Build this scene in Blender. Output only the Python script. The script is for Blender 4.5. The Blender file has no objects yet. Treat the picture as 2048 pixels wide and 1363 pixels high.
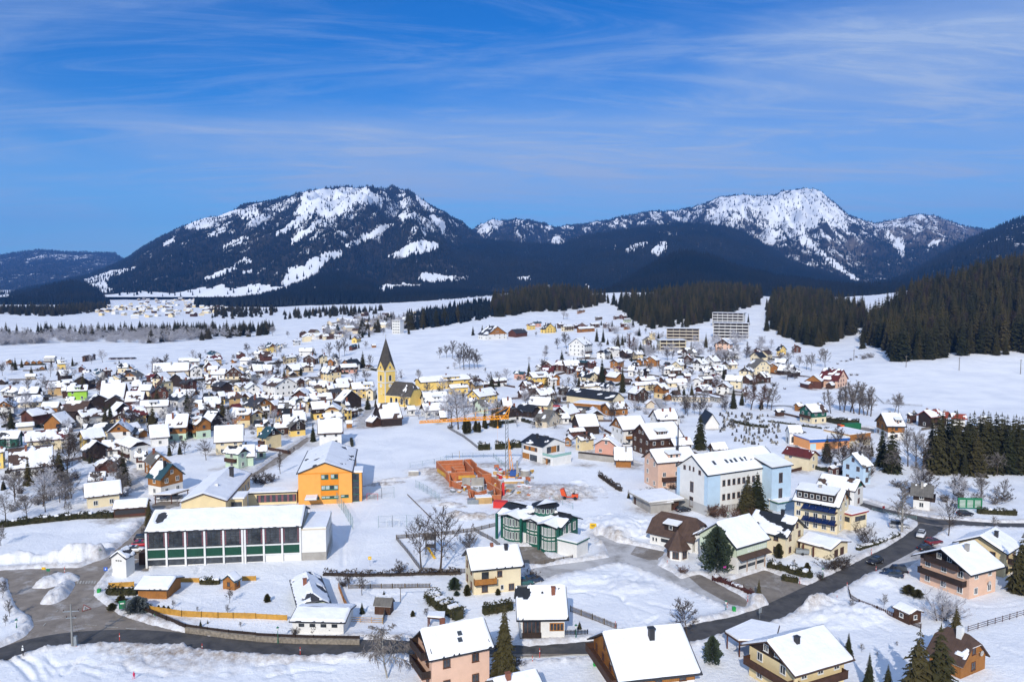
import bpy, bmesh, math, random
import numpy as np
from mathutils import Vector, Matrix, geometry
R = math.radians
S = bpy.context.scene
COL = S.collection
random.seed(7)
# ---------------------------------------------------------------- camera, sky, sun, exposure
CAM_H, PITCH, FPX = 60.0, R(4.18), 1593.0
cam = bpy.data.cameras.new("camera"); cam.lens = 28; cam.sensor_width = 36
cam.clip_start = 1; cam.clip_end = 60000
camo = bpy.data.objects.new("camera", cam); COL.objects.link(camo)
camo.location = (0, 0, CAM_H); camo.rotation_euler = (math.pi/2 - PITCH, 0, 0)
S.camera = camo
SUN_EL, SUN_AZ = R(30), R(10)           # light travels towards (+sin az, +cos az)
w = bpy.data.worlds.new("World"); S.world = w; w.use_nodes = True
nt = w.node_tree; nt.nodes.clear()
def N(t, kind, **kw):
    n = t.nodes.new(kind)
    for k, v in kw.items():
        if k in n.inputs: n.inputs[k].default_value = v
        else: setattr(n, k, v)
    return n
sky = N(nt, 'ShaderNodeTexSky', sky_type='NISHITA', sun_disc=False)
sky.sun_elevation = SUN_EL; sky.sun_rotation = math.pi + SUN_AZ; sky.altitude = 700
sky.air_density = 1.0; sky.dust_density = 0.3; sky.ozone_density = 3.0
hs = N(nt, 'ShaderNodeHueSaturation', Saturation=1.42, Value=1.0)
nt.links.new(sky.outputs[0], hs.inputs['Color'])
tint = N(nt, 'ShaderNodeMix', data_type='RGBA', blend_type='MULTIPLY'); tint.inputs[0].default_value = 1; tint.inputs[7].default_value = (.55, .92, 1.27, 1)
nt.links.new(hs.outputs[0], tint.inputs[6])
# thin cirrus streaks, laid out by view direction on the dome of the sky
tc = N(nt, 'ShaderNodeTexCoord'); sp = N(nt, 'ShaderNodeSeparateXYZ')
nt.links.new(tc.outputs['Generated'], sp.inputs[0])
def M(t, op, a=None, b=None, c=None, clamp=False):
    n = t.nodes.new('ShaderNodeMath'); n.operation = op; n.use_clamp = clamp
    for i, v in enumerate((a, b, c)):
        if v is None: continue
        if isinstance(v, (int, float)): n.inputs[i].default_value = v
        else: t.links.new(v, n.inputs[i])
    return n.outputs[0]
zc = M(nt, 'ADD', M(nt, 'MAXIMUM', sp.outputs[2], 0.0), 0.13)
px_ = M(nt, 'DIVIDE', sp.outputs[0], zc); py_ = M(nt, 'DIVIDE', sp.outputs[1], zc)
def cirrus(rot, sx, sy, scale, detail, rough, dist, lo, hi, off):
    cb = nt.nodes.new('ShaderNodeCombineXYZ'); nt.links.new(px_, cb.inputs[0]); nt.links.new(py_, cb.inputs[1])
    mp = N(nt, 'ShaderNodeMapping'); mp.inputs['Rotation'].default_value = (0, 0, rot)
    mp.inputs['Scale'].default_value = (sx, sy, 1); mp.inputs['Location'].default_value = (off, off*.7, 0)
    nt.links.new(cb.outputs[0], mp.inputs[0])
    nz = N(nt, 'ShaderNodeTexNoise', Scale=scale, Detail=detail, Roughness=rough, Distortion=dist)
    nt.links.new(mp.outputs[0], nz.inputs['Vector'])
    mr = N(nt, 'ShaderNodeMapRange'); mr.interpolation_type = 'SMOOTHSTEP'
    mr.inputs[1].default_value = lo; mr.inputs[2].default_value = hi
    nt.links.new(nz.outputs[0], mr.inputs[0]); return mr.outputs[0]
c1 = cirrus(R(14), .50, 1.0, .8, 12, .60, 1.3, .36, .68, 3.3)
c2 = cirrus(R(-20), .55, 2.2, 1.5, 12, .70, 1.8, .42, .72, 8.1)
c3 = cirrus(R(4), .30, .5, .7, 3, .5, .3, .32, .58, 1.7)
up = N(nt, 'ShaderNodeMapRange'); up.interpolation_type = 'SMOOTHSTEP'
up.inputs[1].default_value = .02; up.inputs[2].default_value = .24; nt.links.new(sp.outputs[2], up.inputs[0])
amt = M(nt, 'MULTIPLY', M(nt, 'ADD', M(nt, 'MULTIPLY', c1, .70), M(nt, 'MULTIPLY', c2, .60)), M(nt, 'MULTIPLY_ADD', c3, .65, .35))
amt = M(nt, 'MULTIPLY', amt, M(nt, 'MULTIPLY_ADD', up.outputs[0], .85, .36), clamp=True)
amt = M(nt, 'ADD', amt, M(nt, 'MULTIPLY', M(nt, 'MULTIPLY', up.outputs[0], c3), .78), clamp=True)
mx = N(nt, 'ShaderNodeMix', data_type='RGBA')
nt.links.new(amt, mx.inputs[0]); hz = N(nt, 'ShaderNodeMapRange'); hz.interpolation_type = 'SMOOTHSTEP'; hz.inputs[1].default_value = .20; hz.inputs[2].default_value = -.02; hz.inputs[3].default_value = 0; hz.inputs[4].default_value = .75
nt.links.new(sp.outputs[2], hz.inputs[0]); hm = N(nt, 'ShaderNodeMix', data_type='RGBA'); nt.links.new(hz.outputs[0], hm.inputs[0]); nt.links.new(tint.outputs[2], hm.inputs[6]); hm.inputs[7].default_value = (2.4, 6.2, 11.5, 1)
nt.links.new(hm.outputs[2], mx.inputs[6]); mx.inputs[7].default_value = (4.2, 5.7, 8.6, 1)
bg = N(nt, 'ShaderNodeBackground', Strength=0.102); nt.links.new(mx.outputs[2], bg.inputs[0])
wo = nt.nodes.new('ShaderNodeOutputWorld'); nt.links.new(bg.outputs[0], wo.inputs[0])
sun = bpy.data.lights.new("sun", 'SUN'); sun.energy = 4.3; sun.angle = R(.5); sun.color = (1, .93, .83)
suno = bpy.data.objects.new("sun", sun); COL.objects.link(suno)
sd = Vector((math.sin(SUN_AZ)*math.cos(SUN_EL), math.cos(SUN_AZ)*math.cos(SUN_EL), -math.sin(SUN_EL)))
suno.rotation_euler = sd.to_track_quat('-Z', 'Y').to_euler(); suno.location = (-60, -300, 300)
S.view_settings.view_transform = 'Standard'; S.view_settings.look = 'None'
S.view_settings.gamma = 1; S.view_settings.exposure = -0.13
S.cycles.max_bounces = 5; S.cycles.diffuse_bounces = 3; S.cycles.glossy_bounces = 2
S.cycles.transmission_bounces = 2; S.cycles.volume_bounces = 0; S.cycles.transparent_max_bounces = 6
S.cycles.use_denoising = True; S.cycles.use_adaptive_sampling = True; S.cycles.adaptive_threshold = .02
S.render.film_transparent = False

# ---------------------------------------------------------------- helpers
def tag(o, label=None, cat=None, group=None, kind=None):
    if label: o['label'] = label
    if cat: o['category'] = cat
    if group: o['group'] = group
    if kind: o['kind'] = kind
    return o
def link(o, parent=None):
    COL.objects.link(o)
    if parent is not None: o.parent = parent
    return o
def empty(name, loc, rz=0.0):
    o = bpy.data.objects.new(name, None); o.location = loc; o.rotation_euler = (0, 0, rz); o.empty_display_size = .2
    return link(o)
_mats = {}
def mat(name, col, rough=.7, var=.0, vscale=.5, col2=None, bump=0, bscale=4, metal=0, spec=.3, stripe=None):
    """a procedural material: base colour broken up by noise, optional plank lines and bump"""
    if name in _mats: return _mats[name]
    m = bpy.data.materials.new(name); m.use_nodes = True; t = m.node_tree
    b = t.nodes['Principled BSDF']; b.inputs['Roughness'].default_value = rough; b.inputs['Metallic'].default_value = metal
    b.inputs['Specular IOR Level'].default_value = spec
    c = tuple(col)+(1,)
    b.inputs['Base Color'].default_value = c; m.diffuse_color = c
    g = None
    if var or bump or stripe:
        g = N(t, 'ShaderNodeTexCoord')
        vec = g.outputs['Object']
    out = None
    if var:
        n = N(t, 'ShaderNodeTexNoise', Scale=vscale, Detail=5, Roughness=.6); t.links.new(vec, n.inputs['Vector'])
        d = col2 if col2 else tuple(x*(1-var) for x in col)
        x = N(t, 'ShaderNodeMix', data_type='RGBA'); x.inputs[6].default_value = c; x.inputs[7].default_value = tuple(d)+(1,)
        mr = N(t, 'ShaderNodeMapRange'); mr.inputs[1].default_value = .35; mr.inputs[2].default_value = .68
        t.links.new(n.outputs[0], mr.inputs[0]); t.links.new(mr.outputs[0], x.inputs[0]); out = x.outputs[2]
    if stripe:
        ax, per, dark = stripe
        s = N(t, 'ShaderNodeSeparateXYZ'); t.links.new(vec, s.inputs[0])
        if ax == 'xy': v = M(t, 'ADD', s.outputs[0], s.outputs[1])
        else: v = s.outputs['xyz'.index(ax)]
        f = M(t, 'FRACT', M(t, 'DIVIDE', v, per)); k = M(t, 'LESS_THAN', f, .16)
        x = N(t, 'ShaderNodeMix', data_type='RGBA'); t.links.new(M(t, 'MULTIPLY', k, dark), x.inputs[0])
        if out: t.links.new(out, x.inputs[6])
        else: x.inputs[6].default_value = c
        x.inputs[7].default_value = tuple(q*.35 for q in col)+(1,); out = x.outputs[2]
    if out: t.links.new(out, b.inputs['Base Color'])
    if bump:
        n = N(t, 'ShaderNodeTexNoise', Scale=bscale, Detail=6, Roughness=.65); t.links.new(vec, n.inputs['Vector'])
        bp = N(t, 'ShaderNodeBump', Strength=1.0, Distance=bump); t.links.new(n.outputs[0], bp.inputs['Height'])
        t.links.new(bp.outputs[0], b.inputs['Normal'])
    _mats[name] = m; return m
def mesh_np(name, v, f, mats, mi=None, parent=None, smooth=False, kind=None):
    """fast mesh from arrays; f is an (n,3) or (n,4) index array"""
    me = bpy.data.meshes.new(name); v = np.asarray(v, np.float32); f = np.asarray(f, np.int32)
    k = f.shape[1]; me.vertices.add(len(v)); me.vertices.foreach_set('co', v.ravel())
    me.loops.add(f.size); me.loops.foreach_set('vertex_index', f.ravel())
    me.polygons.add(len(f)); me.polygons.foreach_set('loop_start', np.arange(0, f.size, k, dtype=np.int32))
    if mi is not None: me.polygons.foreach_set('material_index', np.asarray(mi, np.int32))
    if smooth: me.polygons.foreach_set('use_smooth', np.ones(len(f), bool))
    for m in (mats if isinstance(mats, (list, tuple)) else [mats]): me.materials.append(m)
    me.update(calc_edges=True); me.validate()
    o = bpy.data.objects.new(name, me)
    if kind: o['kind'] = kind
    return link(o, parent)
class MB:
    """collects boxes, bars and polygons into ONE mesh object"""
    def __init__(s): s.v = []; s.f = []; s.m = []
    def poly(s, pts, mi=0):
        i = len(s.v); s.v += [tuple(p) for p in pts]; s.f.append(tuple(range(i, i+len(pts)))); s.m.append(mi); return s
    def add(s, v, f, mi=0, mtx=None):
        i = len(s.v)
        s.v += [tuple(mtx @ Vector(p)) for p in v] if mtx is not None else [tuple(p) for p in v]
        for q in f: s.f.append(tuple(i+a for a in q)); s.m.append(mi)
        return s
    def box(s, x0, x1, y0, y1, z0, z1, mi=0, mtx=None):
        v = [(x0,y0,z0),(x1,y0,z0),(x1,y1,z0),(x0,y1,z0),(x0,y0,z1),(x1,y0,z1),(x1,y1,z1),(x0,y1,z1)]
        return s.add(v, [(3,2,1,0),(4,5,6,7),(0,1,5,4),(1,2,6,5),(2,3,7,6),(3,0,4,7)], mi, mtx)
    def prism(s, pts, h0, h1, mi=0, mtx=None):
        """extrude a plan outline from z=h0 to z=h1"""
        n = len(pts)
        v = [(p[0], p[1], h0) for p in pts]+[(p[0], p[1], h1) for p in pts]
        f = [tuple(range(n))[::-1], tuple(range(n, 2*n))]+[(i, (i+1) % n, n+(i+1) % n, n+i) for i in range(n)]
        return s.add(v, f, mi, mtx)
    def bar(s, a, b, r, r2=None, n=6, mi=0, cap=True):
        a = Vector(a); b = Vector(b); d = (b-a)
        if d.length < 1e-6: return s
        q = d.to_track_quat('Z', 'Y'); r2 = r if r2 is None else r2
        v = []
        for (c, rr) in ((a, r), (b, r2)):
            for k in range(n):
                an = 2*math.pi*k/n+math.pi/n
                v.append(c+q @ Vector((rr*math.cos(an), rr*math.sin(an), 0)))
        f = [(k, (k+1) % n, n+(k+1) % n, n+k) for k in range(n)]
        if cap: f += [tuple(range(n))[::-1], tuple(range(n, 2*n))]
        return s.add(v, f, mi)
    def slab(s, quad, th, mi=0):
        """a quad or polygon thickened downwards along its normal"""
        p = [Vector(q) for q in quad]; nrm = (p[1]-p[0]).cross(p[2]-p[0]).normalized()
        if nrm.z < 0: p = p[::-1]; nrm = -nrm
        n = len(p); v = p+[q-nrm*th for q in p]
        return s.add(v, [tuple(range(n)), tuple(range(2*n-1, n-1, -1))]+[(n+i, n+(i+1) % n, (i+1) % n, i) for i in range(n)], mi)
    def build(s, name, mats, parent=None, smooth=False):
        me = bpy.data.meshes.new(name); me.from_pydata(s.v, [], s.f)
        for m in (mats if isinstance(mats, (list, tuple)) else [mats]): me.materials.append(m)
        if any(s.m): me.polygons.foreach_set('material_index', s.m)
        if smooth: me.polygons.foreach_set('use_smooth', [True]*len(s.f))
        me.update()
        return link(bpy.data.objects.new(name, me), parent)
def dup(o, parent=None):
    c = o.copy(); COL.objects.link(c)
    if parent is not None: c.parent = parent
    for ch in o.children: dup(ch, c)
    return c
# gradient noise on arrays
def _hash(ix, iy, s):
    h = (ix.astype(np.int64)*374761393+iy.astype(np.int64)*668265263+s*1442695041) & 0xffffffff
    h = ((h ^ (h >> 13))*1274126177) & 0xffffffff
    return ((h ^ (h >> 16)) & 0xffff)/65535.0
def vnoise(x, y, s=0):
    ix = np.floor(x); iy = np.floor(y); fx = x-ix; fy = y-iy
    ux = fx*fx*fx*(fx*(fx*6-15)+10); uy = fy*fy*fy*(fy*(fy*6-15)+10)
    def g(a, b):
        an = _hash(a, b, s)*2*math.pi
        return np.cos(an)*(x-a)+np.sin(an)*(y-b)
    a = g(ix, iy); b = g(ix+1, iy); c = g(ix, iy+1); d = g(ix+1, iy+1)
    return (a*(1-ux)+b*ux)*(1-uy)+(c*(1-ux)+d*ux)*uy
def fbm(x, y, o=4, s=0, lac=2.03, gain=.5):
    t = 0; a = 1; n = 0
    for k in range(o):
        t = t+a*vnoise(x, y, s+k*17); n += a; a *= gain; x = x*lac+3.1; y = y*lac-1.7
    return t/n*1.6
def inpoly(px, py, poly):
    c = np.zeros(px.shape, bool); n = len(poly); j = n-1
    for i in range(n):
        xi, yi = poly[i]; xj, yj = poly[j]
        if yi != yj:
            c ^= ((yi > py) != (yj > py)) & (px < (xj-xi)*(py-yi)/(yj-yi)+xi)
        j = i
    return c
def sstep(a, b, x):
    t = np.clip((x-a)/(b-a), 0, 1); return t*t*(3-2*t)

# ---------------------------------------------------------------- lie of the land
CP, SP = math.cos(PITCH), math.sin(PITCH)
def slope(py): yc = -(py-681.5)/FPX; return (-SP+yc*CP)/(CP+yc*SP)       # dz per metre ahead
def ray(px, py):
    yc = -(py-681.5)/FPX; return Vector(((px-1024)/FPX/(CP+yc*SP), 1.0, (-SP+yc*CP)/(CP+yc*SP)))
def to_px(x, y, z):
    y2 = y*CP-(z-CAM_H)*SP; z2 = y*SP+(z-CAM_H)*CP
    return 1024+FPX*x/y2, 681.5-FPX*z2/y2
# how far away the ground is along some bearings: (bearing column, {distance: picture row})
LAND = {
 -700: {}, 0: {3000: 596, 4500: 585}, 300: {3000: 596, 4500: 585}, 560: {900: 672, 1300: 640, 2000: 612, 3000: 596},
 660: {480: 764, 600: 716, 700: 688, 850: 664, 1000: 650, 1300: 630, 2000: 606, 3000: 592},
 800: {450: 778, 520: 748, 650: 702, 800: 668, 950: 650, 1050: 648, 1300: 632, 2000: 604, 3000: 590},
 1000: {450: 778, 500: 760, 540: 738, 600: 714, 700: 682, 800: 660, 900: 644, 1000: 632, 1150: 618, 1400: 596, 2000: 590},
 1200: {450: 780, 520: 748, 600: 722, 700: 692, 800: 668, 900: 648, 1000: 632, 1150: 612, 1400: 586, 2000: 586},
 1400: {450: 780, 520: 748, 600: 718, 700: 692, 800: 668, 880: 648, 950: 634, 1150: 604, 1400: 582, 2000: 590},
 1530: {450: 780, 520: 748, 600: 716, 700: 686, 800: 655, 880: 636, 950: 622, 1050: 606, 1200: 596, 1400: 596, 2000: 592},
 1620: {400: 804, 450: 778, 520: 748, 600: 718, 680: 694, 800: 664, 950: 632, 1150: 606, 1400: 600, 2000: 595},
 1740: {380: 815, 440: 782, 520: 738, 580: 712, 650: 698, 750: 672, 900: 642, 1100: 622, 1400: 600, 2000: 590},
 1850: {330: 850, 380: 815, 430: 782, 480: 750, 520: 726, 600: 694, 700: 652, 800: 612, 900: 590, 1000: 582, 1400: 575},
 2048: {330: 850, 380: 816, 430: 782, 480: 748, 515: 724, 600: 672, 700: 618, 800: 575, 900: 545, 1000: 540, 1400: 560},
 2700: {330: 850, 380: 816, 430: 780, 480: 742, 515: 712, 600: 640, 700: 570, 800: 520, 900: 490, 1000: 480, 1400: 540}}
_D = np.array([20, 200, 300, 330, 380, 400, 430, 450, 480, 500, 515, 520, 540, 580, 600, 650, 680, 700, 750, 800, 850, 880, 900, 950, 1000, 1050, 1100, 1150, 1200, 1300, 1400, 2000, 3000, 4500, 20000.])
_cols = sorted(LAND); _U = np.array([(c-1024)/FPX for c in _cols]); _tab = []
for c in _cols:
    e = LAND[c]; ds = [20, 200, 300]; zs = [0, 0, 0]
    for d in sorted(e): ds.append(d); zs.append(CAM_H+slope(e[d])*d)
    last = zs[-1]; ds += [ds[-1]+2600, 20000]; zs += [max(0, last*.5), 0]
    _tab.append(np.interp(_D, ds, zs))
_tab = np.array(_tab)
_GU = np.linspace(-1.2, 1.2, 481); _GL = np.linspace(math.log(20), math.log(20000), 700); _GD = np.exp(_GL)
_t1 = np.array([np.interp(_GD, _D, r) for r in _tab])
_G = np.array([np.interp(_GU, _U, _t1[:, j]) for j in range(len(_GD))]).T
for _ in range(3):
    p = np.pad(_G, ((7, 7), (2, 2)), 'edge'); k = np.cumsum(p, 0); k = np.vstack([np.zeros((1, k.shape[1])), k])
    q = (k[15:]-k[:-15])/15; k = np.cumsum(q, 1); k = np.hstack([np.zeros((k.shape[0], 1)), k]); _G = (k[:, 5:]-k[:, :-5])/5
def land(x, y):
    x = np.asarray(x, float); y = np.asarray(y, float); yy = np.maximum(y, 20.5)
    fu = np.clip((x/yy+1.2)/2.4*480, 0, 479.999); fl = np.clip((np.log(yy)-_GL[0])/(_GL[-1]-_GL[0])*699, 0, 698.999)
    i = fu.astype(int); j = fl.astype(int); a = fu-i; b = fl-j
    return (_G[i, j]*(1-a)+_G[i+1, j]*a)*(1-b)+(_G[i, j+1]*(1-a)+_G[i+1, j+1]*a)*b
_MD = np.concatenate([np.arange(60, 400, .5), np.exp(np.linspace(math.log(400), math.log(12000), 1500))])
def ground_at(px, py, up=0.0):
    """where the line of sight through a spot of the photograph meets the land (raised by up metres)"""
    r = ray(px, py); z = CAM_H+r.z*_MD; g = land(r.x*_MD, _MD)+up
    k = np.argmax(z <= g)
    if z[k] > g[k]: k = len(_MD)-1
    if k > 0:
        a = z[k-1]-g[k-1]; b = z[k]-g[k]; tt = a/(a-b) if a != b else 0; d = _MD[k-1]+(_MD[k]-_MD[k-1])*tt
    else: d = _MD[0]
    return Vector((r.x*d, d, float(land(r.x*d, d))))
# ---------------------------------------------------------------- snow ground
def snow_material(name, tint=(.85, .86, .88), dirt=True):
    m = bpy.data.materials.new(name); m.use_nodes = True; t = m.node_tree; b = t.nodes['Principled BSDF']
    b.inputs['Roughness'].default_value = .65; b.inputs['Specular IOR Level'].default_value = .25
    g = N(t, 'ShaderNodeTexCoord'); v = g.outputs['Object']
    n = N(t, 'ShaderNodeTexNoise', Scale=.06, Detail=6, Roughness=.6); t.links.new(v, n.inputs['Vector'])
    x = N(t, 'ShaderNodeMix', data_type='RGBA'); x.inputs[6].default_value = tuple(tint)+(1,)
    x.inputs[7].default_value = (tint[0]*.86, tint[1]*.875, tint[2]*.91, 1)
    mr = N(t, 'ShaderNodeMapRange'); mr.inputs[1].default_value = .4; mr.inputs[2].default_value = .65
    t.links.new(n.outputs[0], mr.inputs[0]); t.links.new(mr.outputs[0], x.inputs[0]); o = x.outputs[2]
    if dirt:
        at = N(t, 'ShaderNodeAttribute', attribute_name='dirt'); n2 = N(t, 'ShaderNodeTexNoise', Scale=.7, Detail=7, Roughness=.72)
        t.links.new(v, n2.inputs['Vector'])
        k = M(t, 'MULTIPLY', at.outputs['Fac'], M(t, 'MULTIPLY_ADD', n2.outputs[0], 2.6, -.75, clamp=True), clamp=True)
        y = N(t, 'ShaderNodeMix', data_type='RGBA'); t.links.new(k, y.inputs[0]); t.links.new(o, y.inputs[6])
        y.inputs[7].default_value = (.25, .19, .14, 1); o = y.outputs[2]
    t.links.new(o, b.inputs['Base Color'])
    n3 = N(t, 'ShaderNodeTexNoise', Scale=1.3, Detail=6, Roughness=.7); t.links.new(v, n3.inputs['Vector'])
    bp = N(t, 'ShaderNodeBump', Strength=.7, Distance=.34); t.links.new(n3.outputs[0], bp.inputs['Height']); t.links.new(bp.outputs[0], b.inputs['Normal'])
    return m
M_SNOW = snow_material('snow_ground')
# paved areas and tracks as picture outlines on the flat valley floor: the snow is ploughed off them
PAVED = {}          # name -> list of plan outlines
def plan(pts): return [tuple(ground_at(*p)[:2]) for p in pts]
def smooth_line(pts, n=8):
    P = [Vector(p) for p in pts]; P = [P[0]*2-P[1]]+P+[P[-1]*2-P[-2]]; o = []
    for i in range(1, len(P)-2):
        for k in range(n):
            t = k/n; o.append(.5*(2*P[i]+(P[i+1]-P[i-1])*t+(2*P[i-1]-5*P[i]+4*P[i+1]-P[i+2])*t*t+(3*P[i]-P[i-1]-3*P[i+1]+P[i+2])*t**3))
    return o+[P[-2]]
def ribbon(pts, w):
    L = smooth_line([Vector((p[0], p[1])) for p in pts]); a = []; b = []
    for i, p in enumerate(L):
        d = (L[min(i+1, len(L)-1)]-L[max(i-1, 0)]).normalized(); n = Vector((-d.y, d.x))
        ww = w if isinstance(w, (int, float)) else w[0]+(w[1]-w[0])*i/(len(L)-1)
        a.append(tuple(p+n*ww/2)); b.append(tuple(p-n*ww/2))
    return a, b
RX0, RX1, RY0, RY1, RS = -260., 330., 70., 640., .4
_rw = int((RX1-RX0)/RS); _rh = int((RY1-RY0)/RS)
MASK = np.zeros((_rh, _rw), np.float32)      # 1 where the snow is cleared
BUMP = np.zeros((_rh, _rw), np.float32)      # heaps and tracks, metres
DIRT = np.zeros((_rh, _rw), np.float32)
_gx = RX0+(np.arange(_rw)+.5)*RS; _gy = RY0+(np.arange(_rh)+.5)*RS
def raster(poly, arr, val, mode='max'):
    xs = [p[0] for p in poly]; ys = [p[1] for p in poly]
    i0 = max(0, int((min(ys)-RY0)/RS)-1); i1 = min(_rh, int((max(ys)-RY0)/RS)+2); j0 = max(0, int((min(xs)-RX0)/RS)-1); j1 = min(_rw, int((max(xs)-RX0)/RS)+2)
    if i1 <= i0 or j1 <= j0: return
    X, Y = np.meshgrid(_gx[j0:j1], _gy[i0:i1]); k = inpoly(X, Y, poly); s = arr[i0:i1, j0:j1]
    s[k] = np.maximum(s[k], val) if mode == 'max' else val
def spot(arr, x, y, rx, ry, h, rot=0, p=1.0, rough=.5, seed=1):
    r = max(rx, ry)*1.5
    i0 = max(0, int((y-r-RY0)/RS)); i1 = min(_rh, int((y+r-RY0)/RS)+1); j0 = max(0, int((x-r-RX0)/RS)); j1 = min(_rw, int((x+r-RX0)/RS)+1)
    if i1 <= i0 or j1 <= j0: return
    X, Y = np.meshgrid(_gx[j0:j1]-x, _gy[i0:i1]-y); c, s = math.cos(rot), math.sin(rot)
    q = np.sqrt(((X*c+Y*s)/rx)**2+((-X*s+Y*c)/ry)**2); q = q*(1+rough*fbm(X/2.2+seed, Y/2.2, 3, seed))
    arr[i0:i1, j0:j1] += h*np.clip(1-q, 0, 1)**p
def boxblur(a, r, n=2):
    for _ in range(n):
        for ax in (0, 1):
            pd = [(0, 0), (0, 0)]; pd[ax] = (r+1, r)
            k = np.cumsum(np.pad(a, pd, 'edge'), ax, dtype=np.float64)
            a = ((k[2*r+1:] if ax == 0 else k[:, 2*r+1:])-(k[:-2*r-1] if ax == 0 else k[:, :-2*r-1]))/(2*r+1)
    return a.astype(np.float32)
def samp(arr, x, y):
    fx = np.clip((x-RX0)/RS-.5, 0, _rw-1.001); fy = np.clip((y-RY0)/RS-.5, 0, _rh-1.001); j = fx.astype(int); i = fy.astype(int); a = fx-j; b = fy-i
    o = (arr[i, j]*(1-a)+arr[i, j+1]*a)*(1-b)+(arr[i+1, j]*(1-a)+arr[i+1, j+1]*a)*b
    return np.where((x > RX0) & (x < RX1) & (y > RY0) & (y < RY1), o, 0)
# ---------------------------------------------------------------- roads, yards, snow heaps and tracks (all on the flat valley floor)
TILE = {'A': (0, 650, 3.894), 'B': (512, 650, 3.894), 'C': (1024, 600, 3.894), 'D': (1536, 600, 3.894), 'E': (0, 950, 3.301), 'F': (512, 950, 3.301),
        'G': (1024, 950, 3.301), 'H': (1536, 950, 3.301), 'I': (270, 870, 4.18), 'J': (820, 800, 4.131), 'K': (1240, 860, 4.008), 'P': (0, 0, 1.0), 'Q': (680, 360, 3.012), 'U': (0, 360, 3.012)}
def T(t, *c):
    a, b, s = TILE[t]; return [(a+c[i]/s, b+c[i+1]/s) for i in range(0, len(c), 2)]
def asphalt(name, a, b, film, sc=.35):
    m = bpy.data.materials.new(name); m.use_nodes = True; t = m.node_tree; p = t.nodes['Principled BSDF']; p.inputs['Roughness'].default_value = .75
    g = N(t, 'ShaderNodeTexCoord'); n = N(t, 'ShaderNodeTexNoise', Scale=sc, Detail=7, Roughness=.65, Distortion=.6); t.links.new(g.outputs['Object'], n.inputs['Vector'])
    r = N(t, 'ShaderNodeValToRGB'); t.links.new(n.outputs[0], r.inputs[0]); e = r.color_ramp.elements
    e[0].position = .36; e[0].color = tuple(a)+(1,); e[1].position = .64; e[1].color = tuple(b)+(1,)
    n2 = N(t, 'ShaderNodeTexNoise', Scale=.16, Detail=8, Roughness=.72, Distortion=.4); t.links.new(g.outputs['Object'], n2.inputs['Vector'])
    mr = N(t, 'ShaderNodeMapRange'); mr.inputs[1].default_value = .60-film*.25; mr.inputs[2].default_value = .80-film*.2; t.links.new(n2.outputs[0], mr.inputs[0])
    x = N(t, 'ShaderNodeMix', data_type='RGBA'); t.links.new(M(t, 'MULTIPLY', mr.outputs[0], .75), x.inputs[0]); t.links.new(r.outputs[0], x.inputs[6]); x.inputs[7].default_value = (.58, .57, .57, 1)
    t.links.new(x.outputs[2], p.inputs['Base Color'])
    n3 = N(t, 'ShaderNodeTexNoise', Scale=9, Detail=4); t.links.new(g.outputs['Object'], n3.inputs['Vector'])
    bp = N(t, 'ShaderNodeBump', Strength=.4, Distance=.02); t.links.new(n3.outputs[0], bp.inputs['Height']); t.links.new(bp.outputs[0], p.inputs['Normal']); return m
A_DRY = asphalt('asphalt_dry', (.175, .145, .115), (.265, .225, .185), .30)
A_WET = asphalt('asphalt_wet', (.036, .034, .033), (.085, .078, .072), -.1)
A_YARD = asphalt('yard_asphalt', (.15, .125, .10), (.24, .205, .17), .3)
A_SLUSH = asphalt('slushy_asphalt', (.15, .135, .12), (.30, .28, .26), 1.15)
M_PAINT = mat('road_paint', (.55, .54, .50), .8, var=.5, vscale=2.5, col2=(.25, .23, .2))
_lev = [0]
def paved(name, poly, material, kind='structure', cut=True):
    """one flat sheet; each lies 4 mm above the one before"""
    pts = plan(poly) if cut != 'xy' else poly
    _lev[0] += 1; z = .004*_lev[0]-.02
    tri = geometry.tessellate_polygon([[Vector((p[0], p[1], 0)) for p in pts]])
    v = [(p[0], p[1], z) for p in pts]; f = [t if (Vector(v[t[1]])-Vector(v[t[0]])).cross(Vector(v[t[2]])-Vector(v[t[0]])).z > 0 else t[::-1] for t in tri]
    me = bpy.data.meshes.new(name); me.from_pydata(v, [], f); me.materials.append(material); o = link(bpy.data.objects.new(name, me)); o['kind'] = kind
    raster(pts, MASK, 1.0); return pts
def strip_xy(a, b): return a+b[::-1]
JUNC = T('E', 0, 1200, 300, 1140, 480, 1102, 800, 1092, 1100, 1120, 1400, 1165, 1690, 1185, 1690, 1092, 1400, 1062, 1200, 1030, 1000, 982, 800, 920, 690, 850, 630, 800, 625, 740, 700, 640, 760, 570, 860, 560, 950, 545, 990, 500, 985, 385, 1010, 310, 975, 285, 940, 318, 840, 425, 700, 540, 520, 608, 250, 612, 0, 625, -120, 625, -120, 690, 40, 680, 55, 760, 110, 880, 190, 930, 222, 990, 150, 1070, 0, 1135, -160, 1190, -160, 1250)
paved('road', JUNC, A_DRY)
MAIN = T('F', -20, 1185, 300, 1186, 560, 1166, 760, 1150, 1100, 1190, 1690, 1205, 1690, 1140, 1300, 1120, 900, 1105, 740, 1096, 500, 1110, 300, 1108, 0, 1092, -20, 1092)
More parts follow.
